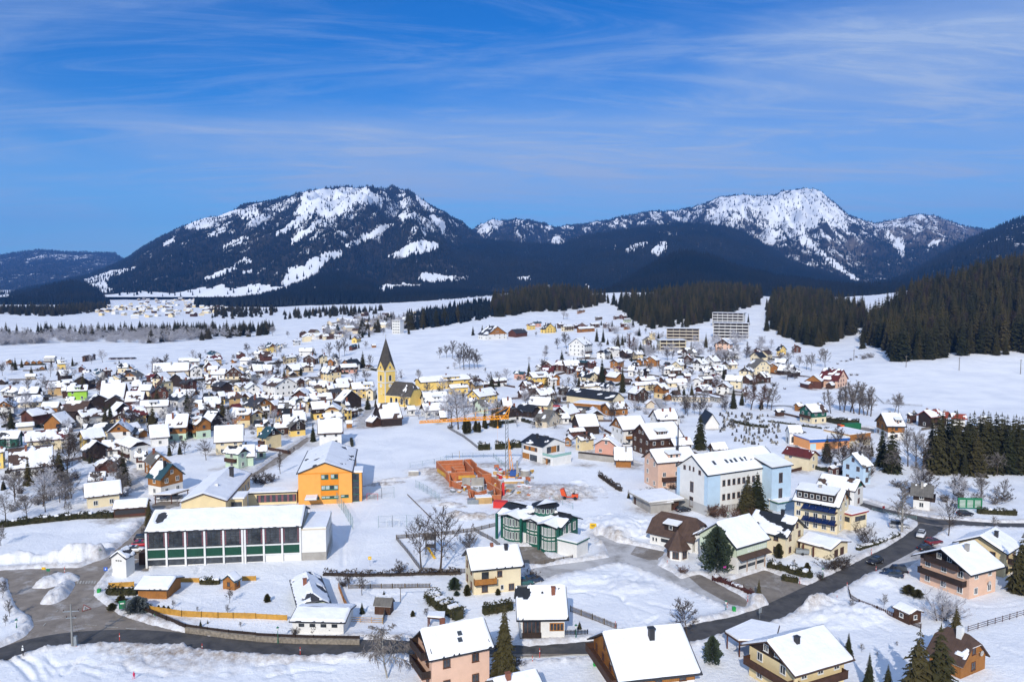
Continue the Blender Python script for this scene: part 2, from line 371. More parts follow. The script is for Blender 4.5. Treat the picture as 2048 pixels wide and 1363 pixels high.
MAIN = T('F', -20, 1185, 300, 1186, 560, 1166, 740, 1152)+T('G', 0, 1196, 250, 1190, 500, 1168, 900, 1120, 1150, 1075, 1300, 1032, 1500, 1000, 1690, 950)+T('H', 300, 820, 560, 682, 720, 602, 900, 520, 1050, 432, 1180, 352, 1250, 335, 1500, 345, 1800, 352, 1800, 312, 1500, 312, 1250, 292, 1130, 285, 950, 255, 760, 215, 640, 175, 560, 180, 700, 240, 860, 270, 985, 300, 985, 350, 860, 430, 700, 520, 560, 612, 300, 722, 0, 842)+T('G', 1690, 872, 1540, 905, 1412, 965, 1280, 992, 1100, 1035, 900, 1075, 500, 1118, 250, 1138, 0, 1142)+T('F', 740, 1098, 500, 1112, 300, 1110, -20, 1094)
paved('road', MAIN, A_DRY)
LANE = T('G', 1560, 872, 1430, 868, 1130, 742, 960, 660, 740, 575, 640, 585, 420, 640, 210, 690, 130, 690, 60, 640, 150, 606, 400, 575, 640, 540, 600, 450, 540, 400, 590, 385, 700, 440, 820, 462, 1010, 500, 980, 560, 965, 590, 1060, 640, 1110, 680, 1150, 672, 1235, 650, 1300, 690, 1560, 828, 1570, 850)
paved('lane', LANE, A_SLUSH)
paved('station_yard', T('G', 822, 465, 1012, 505, 980, 552, 905, 560, 780, 520), A_YARD)
paved('hall_yard', [(1460, 1160), (1530, 1138), (1600, 1166), (1640, 1176), (1600, 1196), (1536, 1207), (1500, 1192)], A_YARD)
paved('driveway', T('G', 1165, 668, 1240, 652, 1320, 690, 1560, 820, 1540, 868, 1440, 850, 1260, 750), A_YARD)
paved('kindergarten_terrace', T('G', -30, 470, 180, 470, 240, 540, 320, 560, 220, 590, 60, 590, -20, 560), A_YARD)
paved('parking', T('E', 1000, 190, 1060, 170, 1190, 170, 1190, 205, 1040, 250, 1000, 215), A_DRY)
paved('street', T('B', -330, 1230, -20, 1150, 120, 1050, 260, 960, 380, 880, 420, 862, 412, 905, 300, 985, 190, 1070, 20, 1160, -60, 1200, -300, 1300), A_DRY)
paved('truck_yard', T('D', 690, 985, 760, 985, 830, 1000, 830, 1040, 740, 1030, 560, 1030, 560, 1015), A_DRY)
paved('chalet_yard', T('H', 580, 175, 640, 160, 720, 190, 800, 215, 780, 235, 690, 220), A_SLUSH)
paved('pink_house_parking', T('H', 740, 610, 900, 525, 1060, 450, 1120, 470, 1000, 560, 890, 640, 860, 680, 760, 650), A_SLUSH)
paved('gym_yard', T('E', 865, 565, 960, 545, 985, 560, 985, 640, 870, 630), A_YARD)
# wet wheel lanes on the through road
wl = T('E', -160, 1215, 0, 1180, 200, 1120, 450, 1080, 800, 1062, 1100, 1080, 1400, 1118, 1690, 1142)+T('F', 300, 1150, 560, 1140, 740, 1126)+T('G', 0, 1170, 250, 1165, 500, 1143, 900, 1098, 1150, 1052, 1300, 1010, 1500, 975, 1690, 912)+T('H', 300, 772, 560, 648, 720, 562, 900, 470, 1020, 385, 1080, 330)
wl = [ground_at(*p) for p in wl]
for off, wd in ((-1.3, 2.75), (1.3, 2.75)):
    L = smooth_line([Vector((p.x, p.y)) for p in wl], 6); a = []; b = []
    for i, p in enumerate(L):
        d = (L[min(i+1, len(L)-1)]-L[max(i-1, 0)]).normalized(); n = Vector((-d.y, d.x)); k = wd/2*(1+.06*math.sin(i*.37+off))
        a.append(tuple(p+n*(off+k))); b.append(tuple(p+n*(off-k)))
    paved('road_wet_lane', strip_xy(a, b), A_WET, cut='xy')
a, b = ribbon([ground_at(*p)[:2] for p in T('H', 560, 178, 760, 232, 950, 275, 1060, 305, 1250, 315, 1500, 330, 1800, 335)], 4.0)
paved('road_wet_lane', strip_xy(a, b), A_WET, cut='xy')
# markings: zebra crossing, give-way dashes, edge line
def paint(name, poly, m=None, label=None):
    paved(name, poly, m or M_PAINT)
for i in range(7):
    x = 512+i*19; paint('zebra_marking', T('E', x, 697, x+9, 697, x+2, 715, x-8, 715))
for (x, y, q, z) in ((400, 850, 392, 868), (382, 890, 366, 905), (345, 930, 325, 948), (300, 975, 280, 998)):
    paint('lane_marking', T('E', x, y, x+5, y, q+5, z, q-1, z))
for (x, y, q, z) in ((560, 985, 640, 992), (690, 1000, 780, 1006), (830, 1010, 900, 1016)):
    paint('lane_marking', T('E', x, y, q, z, q, z+3, x, y+3))
M_REDP = mat('red_road_paint', (.36, .10, .07), .8, var=.4, vscale=2)
paint('warning_triangle_marking', T('E', 552, 852, 605, 882, 540, 902), M_REDP)
paint('warning_triangle_marking', T('E', 554, 860, 594, 882, 547, 896))
M_BLKP = mat('dark_road_paint', (.10, .09, .08), .8)
paint('warning_triangle_marking', T('E', 560, 872, 565, 871, 568, 888, 560, 889), M_BLKP)
paint('warning_triangle_marking', T('E', 570, 876, 574, 875, 578, 887, 571, 888), M_BLKP)
for q in ((1075, 405, 1085, 412, 1060, 432, 1050, 428), (1052, 408, 1075, 416, 1052, 424, 1040, 418)):
    paint('bus_stop_marking', T('H', *q), M_REDP)
# islands and banks of ploughed snow
def unpave(poly, h, seed=1):
    p = plan(poly); m = np.zeros_like(MASK); raster(p, m, 1.0); MASK[m > .5] = 0
    s = boxblur(m, 3, 2); X, Y = np.meshgrid(_gx, _gy)
    i = np.where(s.max(1) > 0)[0]; i0, i1 = i[0], i[-1]+1
    BUMP[i0:i1] += (np.clip(s[i0:i1]*1.6-.55, 0, 1)*h*(1+.55*fbm(X[i0:i1]/1.6, Y[i0:i1]/1.6, 3, seed)))
unpave(T('E', 205, 742, 290, 690, 440, 662, 525, 672, 520, 690, 420, 715, 300, 745), .9, 3)
unpave(T('E', 265, 850, 300, 800, 380, 745, 420, 710, 495, 705, 470, 760, 430, 810, 350, 850), 1.0, 4)
unpave(T('G', 968, 545, 1030, 535, 1050, 560, 1040, 600, 980, 605), .2, 5)
def heap(t, x, y, rx, ry, h, rot=0, d=0, p=1.0, seed=1, rough=.7):
    g = ground_at(*T(t, x, y)[0]); spot(BUMP, g.x, g.y, rx, ry, h, rot, p, rough, seed)
    if d: spot(DIRT, g.x, g.y, rx*1.15, ry*1.15, d*1.6, rot, .7, rough, seed+5)
heap('G', 690, 350, 8, 10, 2.6, 0, 0, .9, 2); heap('G', 660, 420, 5, 6, 1.0, 0, .25, 1, 3); heap('G', 800, 745, 6, 4, .8, 0, .1, .8, 4); heap('G', 420, 690, 9, 4, .7, .3, 0, .8, 5)
heap('G', 640, 700, 5, 3, .3, 0, 0, 1, 6); heap('G', 1640, 840, 5, 3, 1.5, 0, .1, .8, 7); heap('G', 430, 45, 3, 2, .6, 0, 0, 1, 8)
heap('J', 1180, 755, 14, 7, 2.0, 0, .75, .8, 9); heap('J', 1150, 800, 12, 5, .2, 0, 1.2, 1, 10); heap('J', 1000, 800, 10, 5, .3, 0, 1.3, 1, 11); heap('J', 880, 790, 8, 5, .2, 0, 1.2, 1, 12)
heap('J', 300, 700, 4, 14, .3, .35, .9, 1, 13); heap('J', 230, 620, 4, 10, .3, .3, .75, 1, 14); heap('J', 640, 540, 12, 4, .4, 0, .8, 1, 15); heap('J', 130, 590, 7, 5, 1.0, 0, .4, 1, 16)
heap('J', 830, 700, 8, 6, .2, 0, .9, 1, 17); heap('J', 180, 830, 5, 3, .4, .5, .7, 1, 18); heap('J', 420, 760, 5, 4, .3, 0, .7, 1, 19)
for (x, y, r_, q, h) in ((320, 870, 3.2, 1.6, 1.1), (385, 950, 3.0, 1.7, 1.2), (545, 970, 5.6, 2.1, 1.3), (440, 890, 1.5, .8, .5), (460, 985, 2, 1, .6)): heap('J', x, y, r_, q, h, 0, 2.5, .6, int(x))
heap('F', 830, 65, 7, 1.6, .8, .5, 1.6, .7, 31); heap('F', 900, 35, 8, 1.2, .8, .6, .6, .7, 32)
for (x, y, r_, h) in ((60, 570, 4, 1.3), (150, 560, 4, 1.4), (250, 565, 4, 1.2), (360, 570, 4, 1.3), (470, 560, 5, 2.0), (550, 545, 5.5, 2.2), (620, 530, 4, 1.2), (700, 470, 2.5, .8), (780, 400, 2.5, .8), (860, 330, 2.5, .7)):
    heap('E', x, y, r_, 2.4, h, .1, .12, .8, x)
for (x, y, r_, h, d) in ((260, 880, 5, 1.0, .25), (330, 860, 5, 1.5, .2), (400, 930, 7, 1.0, .1), (480, 880, 5, 1.0, 0), (560, 960, 8, .8, 0), (700, 690, 5, 1.0, .1), (760, 720, 4, .8, 0), (650, 900, 5, .6, 0)):
    heap('H', x, y, r_, 3, h, .3, d, .9, x)
heap('E', 1150, 1150, 12, 3, .4, 0, .8, .8, 51); heap('E', 1300, 1220, 14, 5, .5, 0, .55, .9, 52); heap('E', 1000, 960, 7, 1.6, .3, 0, .8, 1, 53); heap('F', 150, 1200, 20, 2, .3, 0, .3, 1, 54)
# footpaths and ski tracks pressed into the snow
def track(t, pts, w=.5, dep=.14, dots=False, seed=1):
    L = smooth_line([ground_at(*p).xy for p in T(t, *pts)], 14)
    for i in range(len(L)-1):
        n = max(1, int((L[i+1]-L[i]).length/(.45 if not dots else .8)))
        for k in range(n):
            q = L[i].lerp(L[i+1], k/n); spot(BUMP, q.x, q.y, w, w, -dep, 0, .6, .3, seed+i)
for p_ in ((660, 690, 720, 630, 735, 580), (790, 710, 850, 650, 740, 580), (850, 650, 910, 710), (740, 830, 745, 990), (740, 830, 830, 970), (760, 850, 950, 920), (480, 760, 700, 800, 740, 830), (900, 850, 1050, 880, 1200, 900), (600, 690, 790, 660), (380, 780, 470, 770, 560, 800), (960, 940, 880, 985)):
    track('G', p_, .55, .16, True)
for p_ in ((0, 1210, 80, 1225, 160, 1290, 220, 1363), (120, 1195, 220, 1240, 290, 1363)): track('E', p_, .6, .22)
for p_ in ((300, 1200, 380, 1260, 520, 1240, 700, 1280, 1000, 1310, 1100, 1330), (330, 1230, 420, 1320, 480, 1250, 560, 1210), (560, 1300, 690, 1340), (300, 1260, 360, 1330)): track('E', p_, .5, .15, True)
for p_ in ((0, 1270, 150, 1250, 330, 1230, 480, 1240, 560, 1230), (60, 1340, 200, 1310, 360, 1290, 520, 1300), (200, 1240, 260, 1363)): track('F', p_, .5, .15)
track('F', (520, 380, 570, 450, 578, 610), .6, .25); track('F', (555, 390, 600, 460, 620, 600), .5, .12); track('E', (1300, 650, 1320, 610), .5, .15, True)
track('E', (1130, 800, 1250, 840, 1500, 900), .35, .15); track('D', (1480, 440, 1700, 470, 1990, 480), .8, .2)
track('B', (1140, 240, 1180, 262, 1300, 255, 1400, 250), .7, .3)
# lanes between the houses
for t, pts, w_ in (('A', (0, 770, 200, 745, 480, 742, 700, 770), 3.2), ('A', (1020, 800, 1130, 780, 1220, 770), 3.2), ('A', (980, 1160, 1060, 1250, 1090, 1290), 3.4), ('A', (0, 700, 240, 725, 420, 715), 3), ('B', (400, 880, 520, 860, 640, 830), 3.4), ('C', (380, 850, 560, 770, 720, 770, 900, 760), 3.4), ('C', (700, 1190, 860, 1250, 1000, 1290), 3.5), ('D', (0, 830, 150, 830, 300, 860), 3), ('D', (300, 1110, 330, 1060, 560, 1030), 3.2), ('C', (1130, 780, 1180, 850, 1300, 960), 3), ('A', (560, 900, 700, 1000, 900, 1100), 3), ('B', (820, 790, 860, 700, 900, 640), 3)):
    a, b = ribbon([ground_at(*p)[:2] for p in T(t, *pts)], w_); paved('lane', strip_xy(a, b), A_SLUSH, cut='xy')

for t, p_ in (('B', (700, 860, 900, 900, 1100, 960, 1400, 980)), ('B', (1000, 830, 1050, 950, 1080, 1100)), ('B', (880, 1150, 960, 1000, 1150, 850)), ('F', (700, 300, 760, 220, 860, 180)), ('F', (650, 620, 720, 480, 760, 300)), ('F', (640, 850, 760, 900, 900, 870)), ('F', (700, 760, 820, 800, 1000, 790)), ('H', (1400, 1000, 1500, 1120, 1690, 1200)), ('H', (1300, 850, 1450, 880, 1690, 860)), ('E', (30, 400, 250, 380, 500, 430)), ('H', (620, 900, 700, 980, 820, 1040)), ('H', (560, 960, 700, 1060)), ('K', (60, 600, 30, 800, 100, 880)), ('D', (700, 600, 1000, 650, 1500, 640)), ('E', (820, 1250, 900, 1300, 1200, 1290, 1500, 1340)), ('E', (950, 1200, 1000, 1260, 1300, 1300))): track(t, p_, .45, .16, True)
# ---------------------------------------------------------------- mountains
def mountain_material():
    m = bpy.data.materials.new('mountain_slope'); m.use_nodes = True; t = m.node_tree; b = t.nodes['Principled BSDF']
    b.inputs['Roughness'].default_value = .9; b.inputs['Specular IOR Level'].default_value = .1
    g = N(t, 'ShaderNodeTexCoord'); a = N(t, 'ShaderNodeAttribute', attribute_name='snow'); r = N(t, 'ShaderNodeAttribute', attribute_name='rock')
    n = N(t, 'ShaderNodeTexNoise', Scale=.016, Detail=10, Roughness=.74); mp = N(t, 'ShaderNodeMapping'); mp.inputs['Scale'].default_value = (1.5, .42, .55); t.links.new(g.outputs['Object'], mp.inputs[0]); t.links.new(mp.outputs[0], n.inputs['Vector'])
    k = M(t, 'ADD', a.outputs['Fac'], M(t, 'MULTIPLY_ADD', n.outputs[0], 2.1, -1.05))
    mr = N(t, 'ShaderNodeMapRange'); mr.inputs[1].default_value = .42; mr.inputs[2].default_value = .58; t.links.new(k, mr.inputs[0])
    n2 = N(t, 'ShaderNodeTexNoise', Scale=.03, Detail=6, Roughness=.7); t.links.new(g.outputs['Object'], n2.inputs['Vector'])
    cr = N(t, 'ShaderNodeValToRGB'); t.links.new(n2.outputs[0], cr.inputs[0])
    e = cr.color_ramp.elements; e[0].color = (.007, .013, .018, 1); e[0].position = .35; e[1].color = (.050, .044, .040, 1); e[1].position = .70
    x = N(t, 'ShaderNodeMix', data_type='RGBA'); t.links.new(r.outputs['Fac'], x.inputs[0]); t.links.new(cr.outputs[0], x.inputs[6])
    n4 = N(t, 'ShaderNodeTexNoise', Scale=.02, Detail=8, Roughness=.75); t.links.new(g.outputs['Object'], n4.inputs['Vector'])
    c4 = N(t, 'ShaderNodeValToRGB'); t.links.new(n4.outputs[0], c4.inputs[0])
    e = c4.color_ramp.elements; e[0].color = (.03, .035, .05, 1); e[0].position = .38; e[1].color = (.21, .18, .155, 1); e[1].position = .62
    t.links.new(c4.outputs[0], x.inputs[7])
    y = N(t, 'ShaderNodeMix', data_type='RGBA'); t.links.new(mr.outputs[0], y.inputs[0]); t.links.new(x.outputs[2], y.inputs[6]); y.inputs[7].default_value = (.80, .83, .88, 1)
    t.links.new(y.outputs[2], b.inputs['Base Color']); return m
M_MOUNT = mountain_material()
M_CONE = mat('far_conifer', (.006, .014, .023), .95, var=.5, vscale=.0035, col2=(.018, .022, .024), spec=.05)  # distance haze painted into the needle colour as a blue tint
rng = np.random.default_rng(5)
def cones(name, P, H, W, material, label, cat='forest', tiers=1, sides=5, parent=None):
    """a far-off wood as one mass: a small jagged cone for every tree"""
    n = len(P); P = np.asarray(P, np.float32); H = np.asarray(H, np.float32); W = np.asarray(W, np.float32)
    vs = []; fs = []; off = 0; an0 = rng.uniform(0, 6.28, n)
    for k in range(tiers):
        zb = k/tiers*.82-.05; zt = 1.0 if k == tiers-1 else min(1, zb+1.5/tiers); wr = 1-k/tiers*.82
        ring = np.empty((n, sides+1, 3), np.float32)
        for s in range(sides):
            an = an0+6.283*s/sides+k*.7; rr = W*wr*rng.uniform(.65, 1.15, n)
            ring[:, s, 0] = P[:, 0]+rr*np.cos(an); ring[:, s, 1] = P[:, 1]+rr*np.sin(an); ring[:, s, 2] = P[:, 2]+H*(zb+rng.uniform(-.05, .05, n))
        ring[:, sides] = P; ring[:, sides, 0] += rng.uniform(-.1, .1, n)*W; ring[:, sides, 2] += H*zt
        base = (np.arange(n)*(sides+1))[:, None]+off
        f = np.stack([np.stack([base[:, 0]+s, base[:, 0]+(s+1) % sides, base[:, 0]+sides], 1) for s in range(sides)], 1).reshape(-1, 3)
        vs.append(ring.reshape(-1, 3)); fs.append(f); off += n*(sides+1)
    o = mesh_np(name, np.concatenate(vs), np.concatenate(fs), material, parent=parent)
    tag(o, label, cat, kind='stuff'); return o
def ridge(name, prof, dr, db, yb=None, clear=(), snowf=None, rockf=None, dens=250, th=20, foot=0, gull=.12, seed=1, label='', step=2.2, rows=150, bulge=0.0, foots=-1.0, clv=1.25):
    xs = np.arange(prof[0][0], prof[-1][0]+.1, step); ys = np.interp(xs, [p[0] for p in prof], [p[1] for p in prof])
    ys = ys+fbm(xs/23.+seed, xs*0+seed, 4, seed)*1.6
    U = (xs-1024)/FPX; T = np.concatenate([np.linspace(0, 1, rows), np.linspace(1.03, 1.35, 10)])
    zr = CAM_H+np.array([slope(y) for y in ys])*dr-th*.5
    uu, tt = np.meshgrid(U, T, indexing='ij'); D = db+(dr-db)*tt
    tc_ = np.clip(tt, 0, 1); Z = foot+(zr[:, None]-foot)*(tc_+bulge*tc_*(1-tc_)*2)
    Z = np.where(tt > 1, zr[:, None]*(1-(tt-1)*1.6), Z)
    X = uu*D; Y = D
    wob = fbm(X/900., Y/900., 3, seed+5)*.0
    gl = np.abs(fbm(X/420.+wob, Y/1500., 4, seed+9)); g2 = fbm(X/160., Y/420., 4, seed+2)
    env = np.sin(np.clip(tt, 0, 1)*math.pi)**.7*np.clip(zr[:, None]/500., .25, 2)
    Z = Z+(-(gl-.25)*gull*1100*env+g2*gull*160*env)*1.0
    ppx = 1024+FPX*uu; ppy = 681.5-FPX*(Y*SP+(Z-CAM_H)*CP)/(Y*CP-(Z-CAM_H)*SP)
    sn = snowf(ppx, ppy, X, Y, Z, tt) if snowf is not None else np.full(X.shape, .12)
    cl = np.zeros(X.shape, bool)
    jx = ppx+fbm(X/70., Y/140., 5, 3, gain=.7)*11; jy = ppy+fbm(X/70.+9, Y/140., 5, 4, gain=.7)*6
    for c in clear: cl |= inpoly(jx, jy, c)
    sn = np.where(cl, clv+.25*fbm(X/90., Y/500., 4, 77), sn); sn = np.where((cl & (clv > 1)) | (tt < foots*(1+1.1*fbm(X/260., Y/900., 4, seed+7))), 1.25, sn)
    rk = rockf(ppx, ppy) if rockf is not None else np.zeros(X.shape)
    n, mm = X.shape; idx = np.arange(n*mm).reshape(n, mm)
    f = np.stack([idx[:-1, :-1], idx[1:, :-1], idx[1:, 1:], idx[:-1, 1:]], -1).reshape(-1, 4)
    o = mesh_np(name, np.stack([X, Y, Z], -1).reshape(-1, 3), f, M_MOUNT, smooth=True, kind='structure')
    for nm, arr in (('snow', sn), ('rock', rk)):
        a = o.data.attributes.new(nm, 'FLOAT', 'POINT'); a.data.foreach_set('value', np.asarray(arr, np.float32).ravel())
    # trees
    area = (U[-1]-U[0])*(dr+db)/2*math.hypot(dr-db, zr.mean()); cnt = int(min(area/dens, 90000))
    ti = rng.uniform(0.0, 1.0, cnt)**.85; ui = rng.uniform(0, n-1.001, cnt)
    a = ui.astype(int); tr = ti*(rows-1.001); b = tr.astype(int); fa = ui-a; fb = tr-b
    def bl(A): return (A[a, b]*(1-fa)+A[a+1, b]*fa)*(1-fb)+(A[a, b+1]*(1-fa)+A[a+1, b+1]*fa)*fb
    s = bl(sn); keep = rng.uniform(0, 1, cnt) > np.clip((s-.12)*1.25, 0, 1); keep |= (s >= 1.0) & (rng.uniform(0, 1, cnt) < .07)
    keep &= rng.uniform(0, 1, cnt) > bl(rk)*.6
    P = np.stack([bl(X), bl(Y), bl(Z)-1], 1)[keep]; k = len(P)
    rid = np.linspace(0, n-1.01, int(n*.9)); ra = rid.astype(int); rs = sn[ra, rows-1]; ok = rng.uniform(0, 1, len(ra)) > np.clip((rs-.2)*1.3, 0, 1)
    P = np.concatenate([P, np.stack([X[ra, rows-1], Y[ra, rows-1], Z[ra, rows-1]-2], 1)[ok]]); k = len(P)
    H = rng.uniform(.6, 1.25, k)*th; cones('distant_forest', P, H, H*rng.uniform(.17, .26, k), M_CONE, label)
    return o
def nsnow(base, top, a, seed, y0, y1, sc=260., sy=900.):
    """bare patches grow more common from picture row y1 up to y0"""
    def fn(px, py, X, Y, Z, t):
        h = sstep(y1, y0, py); v = fbm(X/sc, (Y+Z*2)/sy, 5, seed); return base+(top-base)*h+a*v*(.35+.65*h)
    return fn
ridge('mountain', [(-420, 530), (-200, 512), (-60, 512), (0, 508), (60, 500), (90, 498), (140, 502), (200, 503), (235, 504), (255, 518), (330, 545), (480, 580)], 9500, 6000, seed=3,
      snowf=nsnow(.14, .30, .55, 31, 505, 600, 300), dens=700, th=22, label='dark blue forest on the low ridge at the far left horizon', step=3, rows=90)
C1 = [[(375,455),(392,440),(425,430),(470,421),(490,418),(520,414),(520,432),(490,437),(478,428),(440,438),(420,450),(398,458),(380,462)],
      [(415,470),(450,455),(460,460),(430,472)], [(330,488),(352,475),(356,482),(334,492)],
      [(447,498),(460,485),(500,472),(498,478),(470,490),(450,501)],
      [(470,530),(480,522),(500,513),(507,522),(485,530),(470,533)], [(413,555),(440,543),(470,532),(472,538),(440,550),(420,558)], [(482,545),(505,540),(507,545),(484,550)],
      [(565,568),(580,545),(575,538),(610,530),(615,522),(650,508),(686,499),(683,513),(655,522),(640,540),(620,556),(600,567),(575,574)],
      [(598,565),(575,574),(540,578),(470,594),(425,602),(480,600),(540,588),(590,578)],
      [(586,480),(606,462),(630,448),(650,438),(645,450),(610,475),(590,487)],
      [(610,385),(640,380),(700,377),(745,378),(760,392),(752,402),(735,411),(715,405),(700,420),(680,428),(660,440),(645,432),(632,420),(600,430),(590,428),(610,405)],
      [(555,468),(600,432),(625,418),(640,425),(600,450),(570,466)],
      [(865,430),(885,436),(890,455),(886,475),(880,455),(868,445)], [(777,512),(800,500),(825,485),(850,482),(882,487),(872,500),(840,508),(800,514)],
      [(830,380),(850,398),(862,410),(845,410),(833,398)], [(690,490),(700,487),(740,470),(770,450),(790,448),(760,470),(725,483),(697,494)],
      [(836,557),(845,545),(900,552),(930,552),(960,558),(985,560),(990,572),(960,565),(925,572),(905,560),(870,563)],
      [(800,405),(815,396),(818,405),(805,412)], [(795,390),(815,386),(815,392),(797,394)], [(800,430),(830,425),(835,435),(805,440)],
      [(165,560),(200,548),(240,538),(272,536),(250,545),(222,555),(215,572),(225,582),(200,585),(182,572)],
      [(65,566),(100,558),(135,556),(130,563),(90,572),(68,573)], [(-60,585),(0,580),(40,570),(55,575),(20,592),(-10,603),(-60,610)]]
ridge('mountain', [(-420, 610), (-200, 604), (-60, 597), (0, 590), (60, 576), (120, 562), (180, 548), (230, 530), (260, 514), (290, 495), (330, 472), (370, 453), (420, 437), (480, 421), (500, 411), (540, 404), (580, 395), (612, 384), (625, 380), (700, 377), (745, 378), (770, 384), (790, 380), (820, 379), (840, 392), (862, 411), (900, 434), (920, 444), (950, 462), (1000, 500), (1100, 545), (1200, 580)],
      6200, 2700, seed=11, clear=C1, snowf=nsnow(.17, .44, .66, 41, 378, 560, 130), dens=150, th=19, gull=.22, foot=12, bulge=.10, foots=.032,
      label='dark conifer forest on the broad snowy mountain behind the church')
C2 = [[(950,460),(960,447),(985,438),(1010,440),(1000,452),(985,465),(965,468)], [(1090,452),(1105,448),(1108,458),(1095,460)],
      [(1104,472),(1115,470),(1125,478),(1120,492),(1106,496)], [(1126,492),(1145,476),(1162,468),(1150,482),(1135,490)],
      [(1270,452),(1290,438),(1296,434),(1290,445)], [(1240,503),(1270,488),(1300,480),(1290,493),(1260,505)], [(1300,495),(1315,482),(1330,485),(1330,500),(1318,515)],
      [(1412,440),(1430,420),(1450,405),(1470,390),(1482,387),(1478,400),(1462,420),(1440,430),(1425,442)],
      [(1490,420),(1530,408),(1560,395),(1590,382),(1620,377),(1640,388),(1660,405),(1685,425),(1680,440),(1690,462),(1660,450),(1640,436),(1630,450),(1600,462),(1580,440),(1560,425),(1520,420)],
      [(1560,425),(1585,445),(1610,470),(1625,490),(1650,512),(1670,525),(1690,540),(1720,562),(1735,566),(1700,556),(1665,535),(1635,510),(1605,480),(1575,452),(1550,428)],
      [(1455,410),(1490,405),(1530,398),(1545,395),(1500,415),(1460,422)],
      [(1770,485),(1800,478),(1806,500),(1805,520),(1795,505),(1780,492)], [(1850,490),(1860,478),(1885,475),(1870,490),(1852,500)]]
def s2(px, py, X, Y, Z, t):
    h = sstep(520, 400, py); v = fbm(X/130., (Y+Z*1.5)/900., 5, 51)
    c = sstep(300, 40, np.abs(px-1590)*.9+np.abs(py-450)*.5); return .16+.34*h+.22*c+.62*v*(.5+.5*h)
def r2(px, py):
    return np.clip(sstep(70, 40, np.hypot((px-1850)*.55, (py-455)*1.6))+.8*sstep(30, 10, np.hypot((px-1510)*.8, (py-483)*1.6))+.7*sstep(60, 20, np.hypot((px-1690), (py-500)*1.2)), 0, 1)
ridge('mountain', [(820, 560), (900, 500), (930, 470), (950, 455), (985, 436), (1010, 440), (1050, 439), (1080, 445), (1110, 455), (1140, 450), (1200, 443), (1240, 432), (1290, 424), (1330, 421), (1370, 419), (1400, 408), (1440, 395), (1482, 386), (1500, 389), (1540, 388), (1580, 382), (1615, 376), (1635, 382), (1660, 402), (1690, 430), (1720, 440), (1745, 446), (1790, 437), (1830, 429), (1860, 430), (1900, 445), (1940, 456), (1975, 462), (2030, 475), (2150, 500), (2400, 540)],
      8200, 3900, seed=23, clv=.80, clear=C2, snowf=s2, rockf=r2, dens=330, th=22, gull=.24, foot=40, label='sparse dark conifers on the rocky snow-capped range to the right')
ridge('mountain', [(800, 590), (840, 535), (880, 496), (930, 478), (1000, 480), (1060, 486), (1120, 490), (1160, 472), (1230, 462), (1300, 452), (1350, 446), (1400, 447), (1450, 452), (1490, 466), (1530, 490), (1580, 515), (1640, 535), (1700, 558), (1760, 580)],
      4700, 2700, seed=31, clear=[[(1240,500),(1275,485),(1300,482),(1285,495),(1255,506)], [(1298,500),(1318,482),(1335,485),(1332,500),(1316,514)], [(1225,490),(1232,492),(1232,500)], [(1030,555),(1060,552),(1070,560),(1040,565)], [(1078,575),(1098,568),(1100,578)], [(1170,565),(1182,575),(1170,578)]],
      snowf=nsnow(.13, .20, .55, 61, 450, 570, 130), dens=110, th=22, gull=.10, foot=30, label='dark forest on the foothills between the two mountains')
ridge('mountain', [(1660, 590), (1740, 575), (1800, 555), (1840, 530), (1880, 505), (1930, 478), (1975, 458), (2010, 442), (2048, 429), (2150, 395), (2300, 370), (2600, 400), (2800, 450)],
      3900, 2000, seed=37, snowf=nsnow(.26, .36, .6, 71, 430, 580, 70, 400), dens=210, th=22, gull=.11, foot=40, label='bluish forest on the steep ridge at the right edge')
ridge('hills', [(390, 612), (430, 606), (480, 600), (540, 586), (600, 566), (640, 548), (680, 545), (720, 556), (780, 572), (830, 574), (900, 572), (960, 580), (1040, 596), (1120, 610)],
      2900, 1900, seed=43, clear=[[(735,590),(752,580),(770,566),(790,565),(815,572),(790,578),(788,592),(770,594)], [(825,578),(845,573),(862,580),(840,586)], [(618,580),(630,572),(640,580),(625,584)]],
      snowf=nsnow(.04, .06, .2, 81, 550, 600, 100), dens=70, th=22, gull=.0, foot=6, label='dark forest on the low hump at the foot of the broad mountain')
ridge('hills', [(-420, 640), (-200, 622), (-60, 612), (0, 602), (40, 592), (80, 578), (120, 566), (150, 562), (180, 570), (205, 588), (222, 612)],
      2900, 2100, seed=47, clear=[[(40,607),(75,590),(80,596),(55,606)]], snowf=nsnow(.05, .16, .5, 91, 560, 610, 60), dens=80, th=20, gull=.03, foot=0, label='dark forest on the small hill left of the far village')
ridge('hills', [(1180, 600), (1240, 568), (1290, 536), (1330, 512), (1370, 502), (1420, 511), (1480, 535), (1540, 550), (1620, 562), (1700, 572), (1760, 578), (1850, 560), (1950, 545), (2100, 545)],
      2500, 1750, seed=53, snowf=nsnow(.04, .08, .25, 95, 500, 580, 80), dens=65, th=22, gull=.03, foot=25, label='dark forest on the rounded hill behind the hillside apartments')
